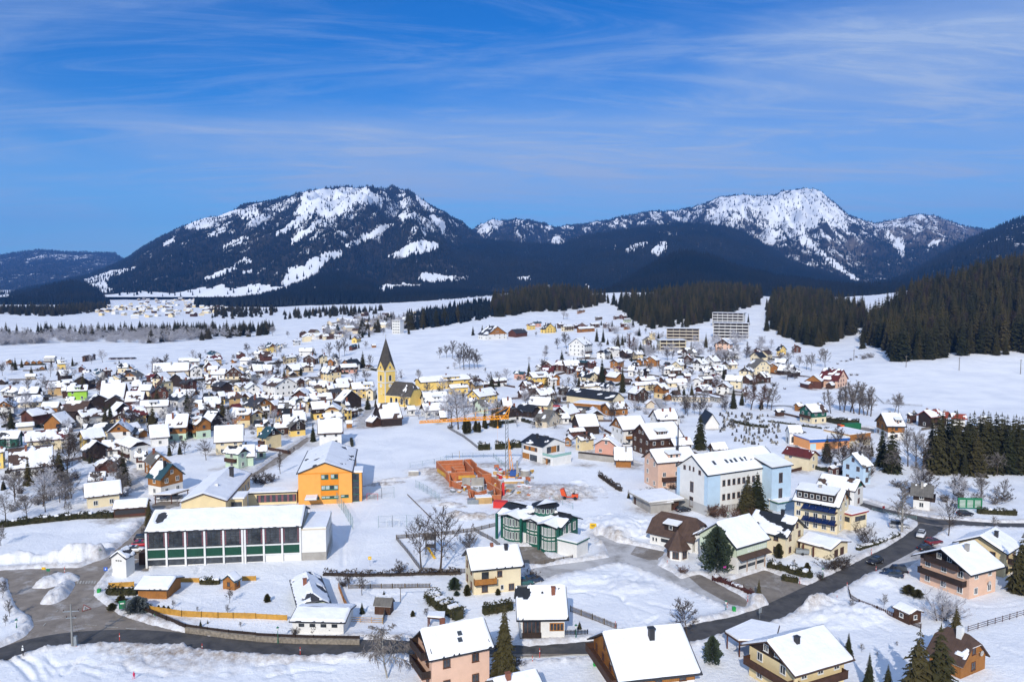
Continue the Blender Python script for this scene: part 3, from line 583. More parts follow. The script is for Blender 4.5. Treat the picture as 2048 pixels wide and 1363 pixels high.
# ---------------------------------------------------------------- houses
TILE = {'A': (0, 650, 3.894), 'B': (512, 650, 3.894), 'C': (1024, 600, 3.894), 'D': (1536, 600, 3.894), 'E': (0, 950, 3.301), 'F': (512, 950, 3.301),
        'G': (1024, 950, 3.301), 'H': (1536, 950, 3.301), 'I': (270, 870, 4.18), 'J': (820, 800, 4.131), 'K': (1240, 860, 4.008), 'P': (0, 0, 1.0), 'Q': (680, 360, 3.012), 'U': (0, 360, 3.012)}
def T(t, *c):
    a, b, s = TILE[t]; return [(a+c[i]/s, b+c[i+1]/s) for i in range(0, len(c), 2)]
WALLS = {}
for k, c in dict(white=(.72, .71, .68), cream=(.72, .62, .42), pale_yellow=(.72, .58, .33), yellow=(.80, .56, .16), orange=(.80, .37, .085), pink=(.68, .45, .33), salmon=(.62, .33, .25),
                 mint=(.52, .66, .50), lime=(.32, .58, .06), grey=(.45, .45, .44), pale_green=(.60, .68, .52), light_blue=(.46, .60, .72), ochre=(.50, .34, .16), beige=(.60, .52, .40), red=(.30, .06, .05)).items():
    WALLS[k] = mat('plaster_'+k, c, .85, var=.10, vscale=.6, bump=.01, bscale=9)
WALLS['brown_timber'] = mat('timber_brown', (.085, .040, .022), .75, var=.45, vscale=.8, stripe=('xy', .32, .6))
WALLS['dark_timber'] = mat('timber_dark', (.038, .024, .018), .75, var=.4, vscale=.8, stripe=('xy', .32, .6))
WALLS['ochre_timber'] = mat('timber_ochre', (.36, .15, .035), .7, var=.3, vscale=.7, stripe=('xy', .3, .55))
WALLS['red_timber'] = mat('timber_red', (.115, .042, .026), .75, var=.35, vscale=.8, stripe=('xy', .3, .55))
WALLS['green_timber'] = mat('timber_green', (.012, .10, .07), .6, var=.2, vscale=.8)
ROOFS = {k: mat('roof_'+k, c, r, var=.35, vscale=.9, stripe=('x', .6, .25), bump=.02, bscale=6) for k, c, r in (
    ('black', (.022, .024, .028), .5), ('brown', (.095, .058, .042), .75), ('red', (.13, .022, .018), .6), ('grey', (.16, .15, .135), .8), ('bright_red', (.30, .06, .03), .6), ('slate', (.05, .05, .055), .55), ('teal', (.03, .08, .10), .5))}
M_RSNOW = mat('roof_snow', (.86, .87, .90), .6, var=.11, vscale=.35, bump=.11, bscale=1.5, spec=.25)
M_GLASS = mat('window_glass', (.018, .022, .028), .08, var=.5, vscale=.9, col2=(.06, .07, .08), spec=.6)
M_FRAME = mat('white_frame', (.70, .70, .68), .6)
M_FRAMEB = mat('brown_frame', (.12, .05, .025), .6)
M_BOARD = mat('brown_board', (.075, .035, .02), .75, var=.4, vscale=2)
M_BOARDO = mat('ochre_board', (.38, .16, .035), .7, var=.3, vscale=2)
M_DARKM = mat('dark_metal', (.03, .03, .033), .5)
M_BRICK = mat('chimney_brick', (.26, .10, .06), .85, var=.35, vscale=3)
M_CONC = mat('concrete', (.36, .34, .31), .85, var=.25, vscale=.8, bump=.01)
M_STONE = mat('stone', (.30, .26, .21), .9, var=.55, vscale=2.2, bump=.06, bscale=3)
_wm = {}
def window_mesh(w, h, brown=False, mull=True):
    k = ('f', w, h, brown, mull)
    if k not in _wm:
        b = MB(); t = .09
        b.box(-w/2, w/2, -.07, .03, h/2-t, h/2).box(-w/2, w/2, -.07, .03, -h/2, -h/2+t).box(-w/2, -w/2+t, -.07, .03, -h/2+t, h/2-t).box(w/2-t, w/2, -.07, .03, -h/2+t, h/2-t)
        if mull and w > .9: b.box(-.035, .035, -.06, .03, -h/2+t, h/2-t)
        b.box(-w/2-.06, w/2+.06, -.13, .03, -h/2-.06, -h/2-.005)
        o = b.build('window', M_FRAMEB if brown else M_FRAME); _wm[k] = o.data; bpy.data.objects.remove(o)
        b = MB(); b.box(-w/2+t*.6, w/2-t*.6, -.03, .02, -h/2+t*.6, h/2-t*.6)
        o = b.build('pane', M_GLASS); _wm[('p', w, h)] = o.data; bpy.data.objects.remove(o)
        b = MB(); b.box(-w/2+t*.6, w/2-t*.6, -.03, .02, -h/2+t*.6, h/2-t*.6, 1); b.box(-w/2, w/2, -.07, .03, h/2-t, h/2).box(-w/2, w/2, -.07, .03, -h/2, -h/2+t).box(-w/2, -w/2+t, -.07, .03, -h/2+t, h/2-t).box(w/2-t, w/2, -.07, .03, -h/2+t, h/2-t)
        o = b.build('window', [M_FRAMEB if brown else M_FRAME, M_GLASS]); _wm[('x',)+k[1:]] = o.data; bpy.data.objects.remove(o)
    return k
def window(parent, loc, rz, w=1.1, h=1.3, brown=False, near=True, mull=True):
    k = window_mesh(w, h, brown, mull)
    o = bpy.data.objects.new('window', _wm[k] if near else _wm[('x',)+k[1:]]); o.location = loc; o.rotation_euler = (0, 0, rz); link(o, parent)
    if near: link(bpy.data.objects.new('pane', _wm[('p', w, h)]), o)
    return o
def solve_roof(P1, P2, P3, hw, pitch, oh):
    tp = math.tan(R(pitch)); zr = hw+3.0; best = None
    for it in range(7):
        A = ground_at(*P1, up=zr); za = A.z+zr
        r2 = ray(*P2); sl = r2.z
        d = (za-CAM_H)/sl if abs(sl) > 1e-4 and (za-CAM_H)/sl > 0 else A.y+6
        d = min(max(d, A.y-24), A.y+30); B = Vector((r2.x*d, d, A.z)); D = (B-A); D.z = 0; Ln = D.length; D.normalize(); best = None
        for s in (1, -1):
            n = Vector((-D.y, D.x, 0))*s
            for k in range(10, 190):
                run = k*.1; q = A+n*run; x, y = to_px(q.x, q.y, za-run*tp); e = (x-P3[0])**2+(y-P3[1])**2
                if best is None or e < best[0]: best = (e, run, n)
        run = best[1]; zr = hw+max(run-oh, .8)*tp
    n = best[2]; ang = math.atan2(n.x, -n.y)      # local -y is the slope that shows
    c = (A+B)/2; gz = float(land(c.x, c.y))
    return c.x, c.y, min(A.z, gz), max(Ln, 2.4), run, ang
def snow_sheet(name, parent, a, b, r, k, ze, Hr, cover=1.0, bare=(), seed=0, near=True, th=.30, ends=True, sides=(-1, 1)):
    """snow lying on both slopes, thin where it has slid or melted off"""
    vs = []; fs = []; off = 0; nu, nv = (40, 20) if near else (16, 8)
    if near == 2: nu, nv = 90, 40
    def put(X, Y, Zp, ed, s, U, V):
        nonlocal off
        sp = 1.0 if near else .6
        n1 = fbm(X/2.6+seed*3.7, (Y+s*9)/2.6, 4, seed); th_ = th*np.clip(ed/.35, 0, 1)**.5*(1+.35*n1)
        if cover < 1:
            f = fbm(X/5.2+seed*1.9, (Y+s*5)/3.2, 4, seed+3)*1.25+.5
            th_ = np.where(f > cover, -.12, th_)
        for (bs, bu, bv, ru, rv) in bare:
            if bs == s:
                q = np.hypot((U-bu)/ru, (V-bv)/rv)+.45*n1
                th_ = np.where(q < 1, -.12, th_)
        if 0 < abs(s) and s != .5:
            n2 = fbm(X/1.1+seed*2.3, Y*0+seed+s*4, 4, seed+8); th_ = np.where(V*b < .10+.42*np.clip(n2+.1, 0, 1), -.10, th_); n5 = fbm(Y/1.2+seed, Y*0+seed*3+1, 3, seed+9); th_ = np.where((1-np.abs(U))*a < .05+.3*np.clip(n5, 0, 1), -.10, th_)
        n, m = X.shape; v = np.stack([X, Y, Zp+th_+.012], -1).reshape(-1, 3); i = np.arange(n*m).reshape(n, m)+off
        f = np.stack([i[:-1, :-1], i[1:, :-1], i[1:, 1:], i[:-1, 1:]], -1).reshape(-1, 4)
        vs.append(v); fs.append(f if s <= 0 else f[:, ::-1]); off += n*m
    for s in sides:
        U, V = np.meshgrid(np.linspace(-1, 1, nu), np.linspace(0, 1, nv), indexing='ij')
        E = np.where(V < 1-k, a, a+(r-a)*np.clip((V-(1-k))/max(k, 1e-6), 0, 1)) if k > 0 else np.full(U.shape, a)
        X = U*E*.995; Y = s*b*(1-V)*.985; ed = np.minimum((1-np.abs(U))*E, V*b+.02); 
        if k > 0: ed = np.where(V > 1-k, ed+.15, ed)
        put(X, Y, ze+Hr*V, ed+.01, s, U, V)
    if k > 0 and ends:
        for s in (-1, 1):
            U, V = np.meshgrid(np.linspace(-1, 1, max(6, nu//2)), np.linspace(0, .98, max(5, nv//2)), indexing='ij')
            X = s*(a+(r-a)*V)*.995; Y = U*b*k*(1-V); ed = np.minimum(V*b*k+.02, (1-np.abs(U))*b*k*(1-V)+.12); 
            put(X, Y, ze+Hr*(1-k)+Hr*k*V, ed, 0 if s > 0 else .5, U, V)
    o = mesh_np(name, np.concatenate(vs), np.concatenate(fs), M_RSNOW, parent=parent, smooth=True); return o
HOUSES = []
def gable_wall(L, W, hw, tp, k, inset=0.0, top=-.22, z0=-1.5):
    """closed body: walls, gables cut back where the roof is hipped"""
    b = MB(); x = L/2-inset; y = W/2-inset; zt = hw+top; hz = W/2*tp
    if k >= .99: b.box(-x, x, -y, y, z0, zt); return b
    zk = zt+(1-k)*hz; yk = y*k; rx = max(x-k*W/2, .1)
    e = []
    prof = [(-y, z0), (y, z0), (y, zt)]+([(yk, zk), (-yk, zk)] if k > 0 else [(0, zt+hz)])+[(-y, zt)]
    n = len(prof); v = [(-x, p[0], p[1]) for p in prof]+[(x, p[0], p[1]) for p in prof]
    b.add(v, [tuple(range(n)), tuple(range(2*n-1, n-1, -1))]+[(n+i, n+(i+1) % n, (i+1) % n, i) for i in range(n)]); return b
def house(P=None, hw=5.4, pitch=33, oh=.8, wall='white', upper=None, roof='black', cover=1.0, bare=(), hip=0.0, near=True, name='house', label=None, cat='house', chim=1, balc=None, dorm=(), plinth=None,
          zup=None, floors=None, wins=True, wb=None, pos=None, thick=.3, seed=None, group=None, win=(1.1, 1.3), gwin=True, roofname='roof', skipwin=(), longwin=None, skip_up=()):
    """pos = (x, y, z, length, run, angle) or P = three spots of the photograph: both ridge ends, and the eave below the first"""
    if pos is None: pos = solve_roof(*P, hw, pitch, oh)
    x, y, gz, Lt, run, ang = pos; seed = len(HOUSES)+1 if seed is None else seed
    rd = random.Random(seed*7+1); tp = math.tan(R(pitch))
    root = empty(name, (x, y, gz-.05), ang)
    a = Lt/2; b = run; L = max(Lt-2*oh, 1.8); W = max(2*(run-oh), 1.6); ze = hw-(run-W/2)*tp; Hr = run*tp; r = max(a-hip*b, .05)
    gable_wall(L, W, hw, tp, hip).build('wall', WALLS[wall], root)
    if upper:
        zu = zup if zup is not None else hw-.25
        c = MB()
        x2 = L/2+.05; y2 = W/2+.05
        def zroof(q): return hw-.2+(W/2-abs(q))*tp
        for s in (-1, 1):
            if ('end', s) in skip_up: continue
            zk = zroof(0) if hip == 0 else zroof(W/2*hip)
            pr = [(-y2, zu), (y2, zu), (y2, max(zroof(W/2), zu+.02))]+([(0, zroof(0))] if hip == 0 else [(W/2*hip, zk), (-W/2*hip, zk)])+[(-y2, max(zroof(W/2), zu+.02))]
            if hip >= .99: continue
            pts = [(s*x2, p[0], p[1]) for p in pr]; q = [(s*(L/2-.03), p[0], p[1]) for p in pr]; n = len(pr); v = pts+q
            c.add(v, [tuple(range(n)), tuple(range(2*n-1, n-1, -1))]+[(n+i, n+(i+1) % n, (i+1) % n, i) for i in range(n)])
            if zu > hw-.6: c.build('timber_gable', WALLS[upper], root); c = MB()
        if zu < hw-.6:
            for s in (-1, 1):
                if ('side', s) in skip_up: continue
                c.box(-x2, x2, min(s*(W/2-.03), s*y2), max(s*(W/2-.03), s*y2), zu, hw-.2)
        if c.v and zu <= hw-.6: c.build('timber_cladding', WALLS[upper], root)
    if plinth: MB().box(-L/2-.06, L/2+.06, -W/2-.06, W/2+.06, -1.5, .55).build('plinth', plinth if not isinstance(plinth, bool) else M_CONC, root)
    rf = MB()
    for s in (-1, 1):
        pl = [(-a, s*b, ze), (a, s*b, ze)]+([(a, s*b*hip, ze+Hr*(1-hip)), (r, 0, ze+Hr), (-r, 0, ze+Hr), (-a, s*b*hip, ze+Hr*(1-hip))] if hip > 0 else [(a, 0, ze+Hr), (-a, 0, ze+Hr)])
        rf.slab(pl, .2)
    if hip > 0:
        for s in (-1, 1): rf.slab([(s*a, -b*hip, ze+Hr*(1-hip)), (s*a, b*hip, ze+Hr*(1-hip)), (s*r, 0, ze+Hr)], .2)
    ro = rf.build(roofname, ROOFS[roof] if isinstance(roof, str) else roof, root)
    if cover > .02: snow_sheet('roof_snow', root, a, b, r, hip, ze, Hr, cover, bare, seed, near, thick)
    cams = Vector((-x, -y, 0)).normalized(); cl = Vector((cams.x*math.cos(ang)+cams.y*math.sin(ang), -cams.x*math.sin(ang)+cams.y*math.cos(ang)))
    for i in range(chim):
        u = rd.uniform(-.5, .5)*r; yy = rd.choice((-1, 1))*rd.uniform(.15, .35)*b; zt = ze+Hr+rd.uniform(.35, .9); zb = ze+Hr*(1-abs(yy)/b)-.5
        cm = MB().box(u-.32, u+.32, yy-.32, yy+.32, zb, zt).box(u-.4, u+.4, yy-.4, yy+.4, zt, zt+.1)
        cm.build('chimney', rd.choice((M_BRICK, M_DARKM, M_CONC)), root)
    info = dict(root=root, L=L, W=W, hw=hw, tp=tp, a=a, b=b, ze=ze, Hr=Hr, cl=cl, ang=ang, pos=pos, hip=hip, near=near, r=r)
    if wins:
        fl = floors or max(1, int(round(hw/2.7))); brown = wb if wb is not None else rd.random() < .3
        for (nx, ny, half, ln, key) in ((0, -1, W/2, L, 'S'), (1, 0, L/2, W, 'E'), (-1, 0, L/2, W, 'W'), (0, 1, W/2, L, 'N')):
            if nx*cl.x+ny*cl.y < .08 or key in skipwin: continue
            rz = math.atan2(nx, -ny); off = half+(.055 if upper else .01); tx, ty = -ny, nx
            nw = max(1, int((ln-1.0)/2.9)) if not (longwin and key in longwin) else longwin[key]
            if not near: nw = min(nw, 4)
            sp_ = ln/nw
            for f in range(fl):
                zz = min(hw/fl*f+1.55, hw-.9)
                for i in range(nw):
                    if near is not True and rd.random() < .12: continue
                    t = (i-(nw-1)/2)*sp_; window(root, (nx*off+tx*t, ny*off+ty*t, zz), rz, win[0], win[1], brown, bool(near))
            if nx and gwin and W*tp/2 > 2.2 and hip < .6:
                for t in ((-1.1, 1.1) if W > 8.5 else (0,)): window(root, (nx*off+tx*t, ny*off+ty*t, hw+W*tp/2*.30), rz, .95, 1.1, brown, bool(near))
    if balc:
        for spec_ in balc: balcony(info, *spec_)
    for dm in dorm: dormer(info, *dm)
    tag(root, label, cat, group); HOUSES.append((root, info)); return info
def balcony(h, side, z, frac=.9, depth=1.2, board='brown', shift=0):
    n = {'S': (0, -1), 'N': (0, 1), 'E': (1, 0), 'W': (-1, 0)}[side]; half = (h['L'] if n[0] else h['W'])/2; ln = (h['W'] if n[0] else h['L'])*frac; rz = math.atan2(n[0], -n[1])
    m = Matrix.Translation((n[0]*half-n[1]*shift, n[1]*half+n[0]*shift, z)) @ Matrix.Rotation(rz, 4, 'Z')
    bm_ = {'brown': M_BOARD, 'ochre': M_BOARDO, 'dark': WALLS['dark_timber'], 'grey': M_CONC}[board]
    o = MB().box(-ln/2, ln/2, -depth, -.06, -.18, 0, 0, m).build('balcony', M_CONC if board == 'grey' else M_BOARD, h['root'])
    r = MB()
    r.box(-ln/2, ln/2, -depth, -depth+.06, .02, 1.0, 0, m).box(-ln/2, -ln/2+.06, -depth+.06, -.07, .02, 1.0, 0, m).box(ln/2-.06, ln/2, -depth+.06, -.07, .02, 1.0, 0, m)
    r.box(-ln/2-.04, ln/2+.04, -depth-.05, -depth+.1, 1.003, 1.08, 0, m)
    r.build('railing', bm_, o)
    return o
def dormer(h, u, w, hh=1.5, v0=.25, side=-1, wall='brown_timber', nwin=2, shed=True, cover=1.0, roof='black'):
    """dormer with a shed roof on a slope; u along the ridge, v0 where its front stands"""
    b, ze, Hr, tp = h['b'], h['ze'], h['Hr'], h['tp']; x0 = u*h['a']; yf = side*b*(1-v0); zf = ze+Hr*v0; zt = zf+hh; q = .16
    depth = (hh)/(tp-q) if tp > q+.05 else 4; depth = min(depth, abs(yf)*.98)
    d = MB(); s = side
    v = [(x0-w/2, yf, zf-.1), (x0+w/2, yf, zf-.1), (x0+w/2, yf, zt), (x0-w/2, yf, zt), (x0-w/2, yf-s*depth, zt+depth*q), (x0+w/2, yf-s*depth, zt+depth*q), (x0-w/2, yf-s*depth, zf-.1), (x0+w/2, yf-s*depth, zf-.1)]
    d.add(v, [(0, 1, 2, 3), (3, 2, 5, 4), (0, 3, 4, 6), (1, 7, 5, 2)])
    o = d.build('dormer', WALLS[wall], h['root'])
    pl = [(x0-w/2-.3, yf+s*.45, zt-.45*q+.03), (x0+w/2+.3, yf+s*.45, zt-.45*q+.03), (x0+w/2+.3, yf-s*(depth+.2), zt+(depth+.2)*q+.03), (x0-w/2-.3, yf-s*(depth+.2), zt+(depth+.2)*q+.03)]
    MB().slab(pl, -.12 if False else .12).build('dormer_roof', ROOFS[roof], o)
    if cover > 0:
        p2 = [(p[0]*1+(.06 if i in (0, 3) else -.06), p[1], p[2]+.26) for i, p in enumerate(pl)]; MB().slab(p2, .25).build('dormer_snow', M_RSNOW, o)
    for i in range(nwin):
        t = x0+(i-(nwin-1)/2)*w/nwin; window(o, (t, yf+s*.01, zf+hh*.5), 0 if s < 0 else math.pi, min(.9, w/nwin*.75), min(1.0, hh*.7), False, False)
    return o
# ---------------------------------------------------------------- the nearest buildings
def H3(t, c, **k):
    p = T(t, *c); return house(p, **k)
pinkh = H3('F', (1080, 1022, 1510, 940, 1160, 1225), hw=6.3, pitch=36, wall='pink', upper='dark_timber', zup=6.6, label='pink house with a wide snowy roof beside the frosted weeping birch', balc=[('W', 2.9, .9, 1.4, 'dark'), ('W', 5.6, .8, 1.4, 'dark')], oh=.7)
whiteh = H3('G', (20, 735, 358, 730, 18, 960), hw=4.3, pitch=38, wall='white', upper='dark_timber', plinth=M_STONE, bare=[(-1, -.72, .84, .3, .22), (-1, .05, .82, .04, .07), (-1, .7, .93, .06, .07)], wins=False, label='white house with glazed veranda, stone plinth and bare patch on its snowy roof', chim=1, oh=.7)
creamh = house([(931.6, 1098), (1038, 1089), (939, 1142)], hw=5.6, pitch=30, wall='cream', label='cream house with ochre balcony in front of the green half-timbered kindergarten', skipwin=('S',), oh=.7)
bung = H3('F', (385, 800, 325, 618, 500, 850), hw=2.9, pitch=30, hip=.45, wall='pale_green', roof='slate', cover=.78, label='low pale green bungalow with hipped grey roof half bare of snow', chim=1, oh=.9, thick=.2)
gar = H3('F', (262, 872, 628, 880, 212, 962), hw=2.7, pitch=12, wall='white', roof='slate', label='low white brick garage with flat-looking snowy roof above the roadside wall', cat='garage', name='garage', wins=False, chim=0, oh=.5)
hut = H3('F', (785, 800, 905, 806, 775, 862), hw=2.1, pitch=38, wall='brown_timber', roof='grey', cover=.42, label='little brown garden hut with grey shingle roof half covered in snow', cat='hut', name='garden_hut', wins=False, chim=0, oh=.25, thick=.2)
shed1 = H3('E', (940, 668, 1165, 672, 880, 752), hw=2.5, pitch=18, wall='ochre_timber', roof='slate', label='long ochre timber shed behind the clipped dark hedge by the junction', cat='shed', name='wooden_shed', wins=False, chim=0, oh=.6)
shed2 = H3('E', (1502, 655, 1552, 628, 1560, 697), hw=2.3, pitch=38, wall='ochre_timber', roof='teal', label='small ochre garden cabin with a pointed roof between the yellow fence pieces', cat='cabin', name='garden_cabin', chim=0, oh=.35, thick=.18, win=(.7, .9))
hE = H3('E', (548, 58, 800, 30, 566, 150), hw=3.9, pitch=35, wall='cream', roof='brown', label='cream bungalow with thick snowy roof left of the cream school hall', chim=1, upper='dark_timber')
shelter = H3('E', (752, 168, 985, 152, 750, 228), hw=3.0, pitch=22, wall='brown_timber', roof='brown', label='open timber shelter on a stone wall at the end of the long hedge', cat='shelter', name='timber_shelter', wins=False, chim=0, oh=.4, plinth=M_STONE)
woodA = H3('A', (1345, 1078, 1225, 1058, 1262, 1215), hw=5.6, pitch=42, wall='white', upper='ochre_timber', zup=2.9, roof='teal', cover=.5, label='ochre timber house on white ground floor with dark steep roof', oh=.6, plinth=None)
woodB = H3('A', (1255, 1003, 1195, 965, 1160, 1080), hw=4.6, pitch=44, wall='ochre_timber', roof='grey', cover=.04, label='ochre timber house with bare grey gable roof behind the dark roofed timber house', oh=.5)
firest = H3('G', (948, 225, 1262, 288, 850, 362), hw=3.4, pitch=44, wall='white', roof='brown', cover=0, hip=.35, label='white station building with bare brown hipped roof and garage doors', chim=0, oh=.7, skipwin=('S',), win=(.6, 1.0))
firehall = H3('K', (770, 740, 1045, 670, 900, 985), hw=6.6, pitch=36, wall='white', upper='pale_green', zup=4.0, roof='slate', label='big snowy-roofed hall with three white garage doors behind the dark pine', chim=0, oh=.7, wins=False, skip_up=())
hK = H3('K', (1432, 703, 1085, 628, 1278, 832), hw=5.4, pitch=33, wall='cream', roof='black', cover=.5, label='cream house with black roof half under snow and a dark porch roof', oh=.8)
garK = H3('K', (1778, 885, 1500, 814, 1682, 946), hw=2.9, pitch=13, wall='cream', roof='brown', label='low cream garage wing with snowy roof and red-brown door posts', name='garage', cat='garage', chim=0, oh=.6, wins=False)
solar = H3('K', (1815, 485, 1432, 425, 1715, 606), hw=7.2, pitch=33, wall='cream', upper='ochre_timber', zup=7.4, roof='black', label='three-storey cream guesthouse with two rows of blue awning panels', chim=1, oh=.6, longwin={'S': 5})
tudor = H3('K', (1932, 398, 1612, 345, 1872, 486), hw=5.0, pitch=34, wall='white', upper='green_timber', zup=5.2, roof='brown', cover=.8, label='white villa with green half-timbering and wavy snow on its roof', oh=.5, chim=0)
hH = H3('H', (1098, 62, 945, 45, 1040, 142), hw=4.6, pitch=36, wall='white', upper='dark_timber', zup=2.7, roof='grey', cover=.12, label='dark timber chalet on white ground floor with bare grey-brown roof', balc=[('E', 2.7, .9, 1.2, 'dark')])
pinkR = H3('H', (1140, 485, 1372, 432, 1340, 668), hw=6.0, pitch=27, wall='salmon' if False else 'pink', upper='dark_timber', zup=5.2, roof='black', label='large pink house with dark timber gable and balconies beside the main road', oh=1.3, balc=[('W', 2.7, .92, 1.4, 'dark'), ('W', 5.4, .7, 1.2, 'dark')], skip_up=(('side', -1), ('side', 1)))
yelR = H3('H', (1400, 400, 1505, 342, 1605, 500), hw=6.0, pitch=26, wall='pale_yellow', roof='black', label='pale yellow house with dark balcony behind the large pink house', oh=1.0, balc=[('S', 3.0, .45, 1.2, 'dark')])
shedH = H3('H', (862, 832, 985, 886, 812, 866), hw=2.3, pitch=20, wall='brown_timber', roof='brown', label='brown garden shed below the large pink house by the curved fence', name='garden_shed', cat='shed', chim=0, oh=.35, win=(.8, .8), thick=.2)
brownR = H3('H', (1385, 1068, 1135, 972, 1312, 1282), hw=2.9, pitch=46, hip=.35, wall='ochre_timber', roof='brown', cover=.06, label='ochre timber house with steep bare brown roof and white chimney', oh=.5, chim=0)
yelB = house([(1533, 1281), (1651, 1250), (1590, 1354)], hw=5.4, pitch=27, wall='pale_yellow', upper='dark_timber', zup=5.0, roof='brown', label='sunlit pale yellow house with brown balconies and broad snowy roof', oh=1.1, balc=[('W', 2.7, .95, 1.4, 'brown'), ('S', 2.6, .9, 1.2, 'brown')], chim=1, skip_up=(('side', -1), ('side', 1)))
bigB = H3('G', (592, 1034, 1125, 983, 690, 1375), hw=4.4, pitch=30, wall='white', upper='ochre_timber', zup=2.8, roof='slate', label='huge snowy roof with ochre timber gable and lone dark chimney', oh=.9, balc=[('W', 2.8, .95, 1.5, 'brown')], chim=0)
lowB = house([(985, 1358), (1074, 1337), (1018, 1388)], hw=3.4, pitch=28, wall='white', roof='slate', label='snowy roof cut off by the lower edge next to the pink house', chim=1)
orange = H3('I', (1585, 225, 1652, 15, 1828, 303), hw=9.0, pitch=21, wall='orange', roof='slate', label='bright orange school building with gabled roof and green-framed windows', name='school_building', cat='school', chim=0, oh=.5, wins=False, thick=.15, cover=.96)
hall = H3('I', (565, 485, 800, 222, 772, 555), hw=5.2, pitch=20, wall='pale_yellow', roof='brown', label='cream school hall with a long snowy roof joined to the orange school', name='school_hall', cat='school', chim=0, oh=.6, wins=False, thick=.22)
gym = H3('I', (152, 630, 1432, 586, 98, 826), hw=8.0, pitch=20, wall='white', roof='slate', label='long white gymnasium with tall glazing over green wall panels', name='gymnasium', cat='gymnasium', chim=0, oh=.5, wins=False, bare=[(-1, -.86, .66, .075, .30)], near=2)
office = H3('K', (572, 200, 1165, 125, 706, 365), hw=11.0, pitch=33, wall='white', roof='black', label='four-storey white office block with pale blue corners and snowy roof', name='office_building', cat='building', chim=0, oh=.35, wins=False)
modern = H3('J', (1195, 312, 1010, 272, 1082, 372), hw=6.0, pitch=22, wall='white', roof='black', cover=.13, label='modern white house with black roof, ochre wall panels and terrace', chim=1, oh=.4, wins=False)
# ---------------------------------------------------------------- what makes the large buildings recognisable
NRM = {'S': (0, -1), 'N': (0, 1), 'E': (1, 0), 'W': (-1, 0)}
def fmat(h, side):
    """frame of a facade: x runs to the viewer's right, -y points out, z up"""
    n = NRM[side]; half = (h['L'] if n[0] else h['W'])/2
    return Matrix.Translation((n[0]*half, n[1]*half, 0)) @ Matrix.Rotation(math.atan2(n[0], -n[1]), 4, 'Z')
def fbox(h, side, name, m, t0, t1, z0, z1, out=.08, y1=.03, parent=None):
    return MB().box(t0, t1, -out, y1, z0, z1, 0, fmat(h, side)).build(name, m, parent or h['root'])
def fwin(h, side, t, z, w=1.1, hh=1.3, brown=False, mull=True, out=.01, wide_bars=0):
    p = fmat(h, side) @ Vector((t, -out, z)); n = NRM[side]; o = window(h['root'], p, math.atan2(n[0], -n[1]), round(w, 2), round(hh, 2), brown, True, mull)
    return o
def spans(t0, t1, n): return [t0+(t1-t0)*(i+.5)/n for i in range(n)]
M_GREENP = mat('green_panel', (.008, .065, .038), .55, var=.2, vscale=1.2, stripe=('x', .35, .35)); M_GREENF = mat('green_frame', (.02, .13, .08), .5)
M_CURT = mat('pink_curtain', (.24, .10, .12), .9, var=.4, vscale=3); M_WHITE = mat('white_concrete', (.70, .70, .69), .8, var=.12, vscale=.5)
M_BLUEW = WALLS['light_blue']; M_ORD = mat('deep_orange', (.72, .25, .02), .8, var=.1); M_SOLAR = mat('solar_blue', (.010, .025, .10), .15, var=.3, vscale=2, spec=.6); M_REDT = mat('red_trim', (.28, .02, .025), .6)
M_DOORW = mat('garage_door', (.66, .66, .64), .6, var=.08, vscale=1, stripe=('z', .55, .2)); M_BLIND = mat('window_blind', (.45, .52, .50), .6, var=.4, vscale=1.5)
# gymnasium
h = gym; L = h['L']; X = lambda x: (x-130)/1250*L-L/2
pil = [130, 290, 442, 597, 750, 903, 925, 1078, 1230, 1380]
for x in pil: fbox(h, 'S', 'pillar', M_WHITE, X(x)-.19, X(x)+.19, -.5, 7.85, .40)
for a_, b_ in ((130, 290), (290, 442), (442, 597), (597, 750), (750, 903), (925, 1078), (1078, 1230), (1230, 1380)):
    t0, t1 = X(a_)+.20, X(b_)-.20
    g = fbox(h, 'S', 'tall_window', M_GLASS, t0, t1, 4.2, 7.85, .06); fm = MB(); fx = fmat(h, 'S')
    for k in range(1, 6): fm.box(t0, t1, -.11, -.062, 4.45+k*.56-.03, 4.45+k*.56+.03, 0, fx)
    for k in (1, 2): tt = t0+(t1-t0)*k/3; fm.box(tt-.035, tt+.035, -.115, -.062, 4.45, 7.8, 0, fx)
    fm.build('window_bars', M_DARKM, g)
    for tt in (t0+.05, t1-.4): MB().box(tt+.02, tt+.24, -.10, -.064, 4.5, 7.7, 0, fx).build('curtain', M_CURT, g)
    fbox(h, 'S', 'green_panel', M_GREENP, t0, t1, 2.1, 3.9, .12)
    if a_ < 1078: fbox(h, 'S', 'low_window', M_GLASS, t0, t1, .45, 1.75, .05)
fbox(h, 'S', 'floor_band', M_WHITE, -L/2, L/2, 3.91, 4.18, .22); fbox(h, 'S', 'floor_band', M_WHITE, -L/2, L/2, 1.78, 2.08, .22)
W = h['W']
an = MB().box(L/2+.02, L/2+5.4, -W/2-.1, W/2-1, -1, 6.9).build('annex', WALLS['white'], h['root']); MB().box(L/2+.03, L/2+5.5, -W/2-.16, W/2-.9, 6.903, 7.2).build('annex_fascia', WALLS['beige'], an); MB().box(L/2+.6, L/2+5.45, -W/2-.1, W/2-1, 7.203, 7.45).build('annex_snow', M_RSNOW, an); MB().box(L/2+.03, L/2+5.43, -W/2-.14, W/2-1.02, -1, 2.0).build('annex_plinth', M_CONC, an)
mb = MB()
for k in range(5): mb.bar((L/2+5.9, -W/2+2+k*1.6, 0), (L/2+5.9, -W/2+2+k*1.6, 9.5 if k == 2 else 6), .05, n=4)
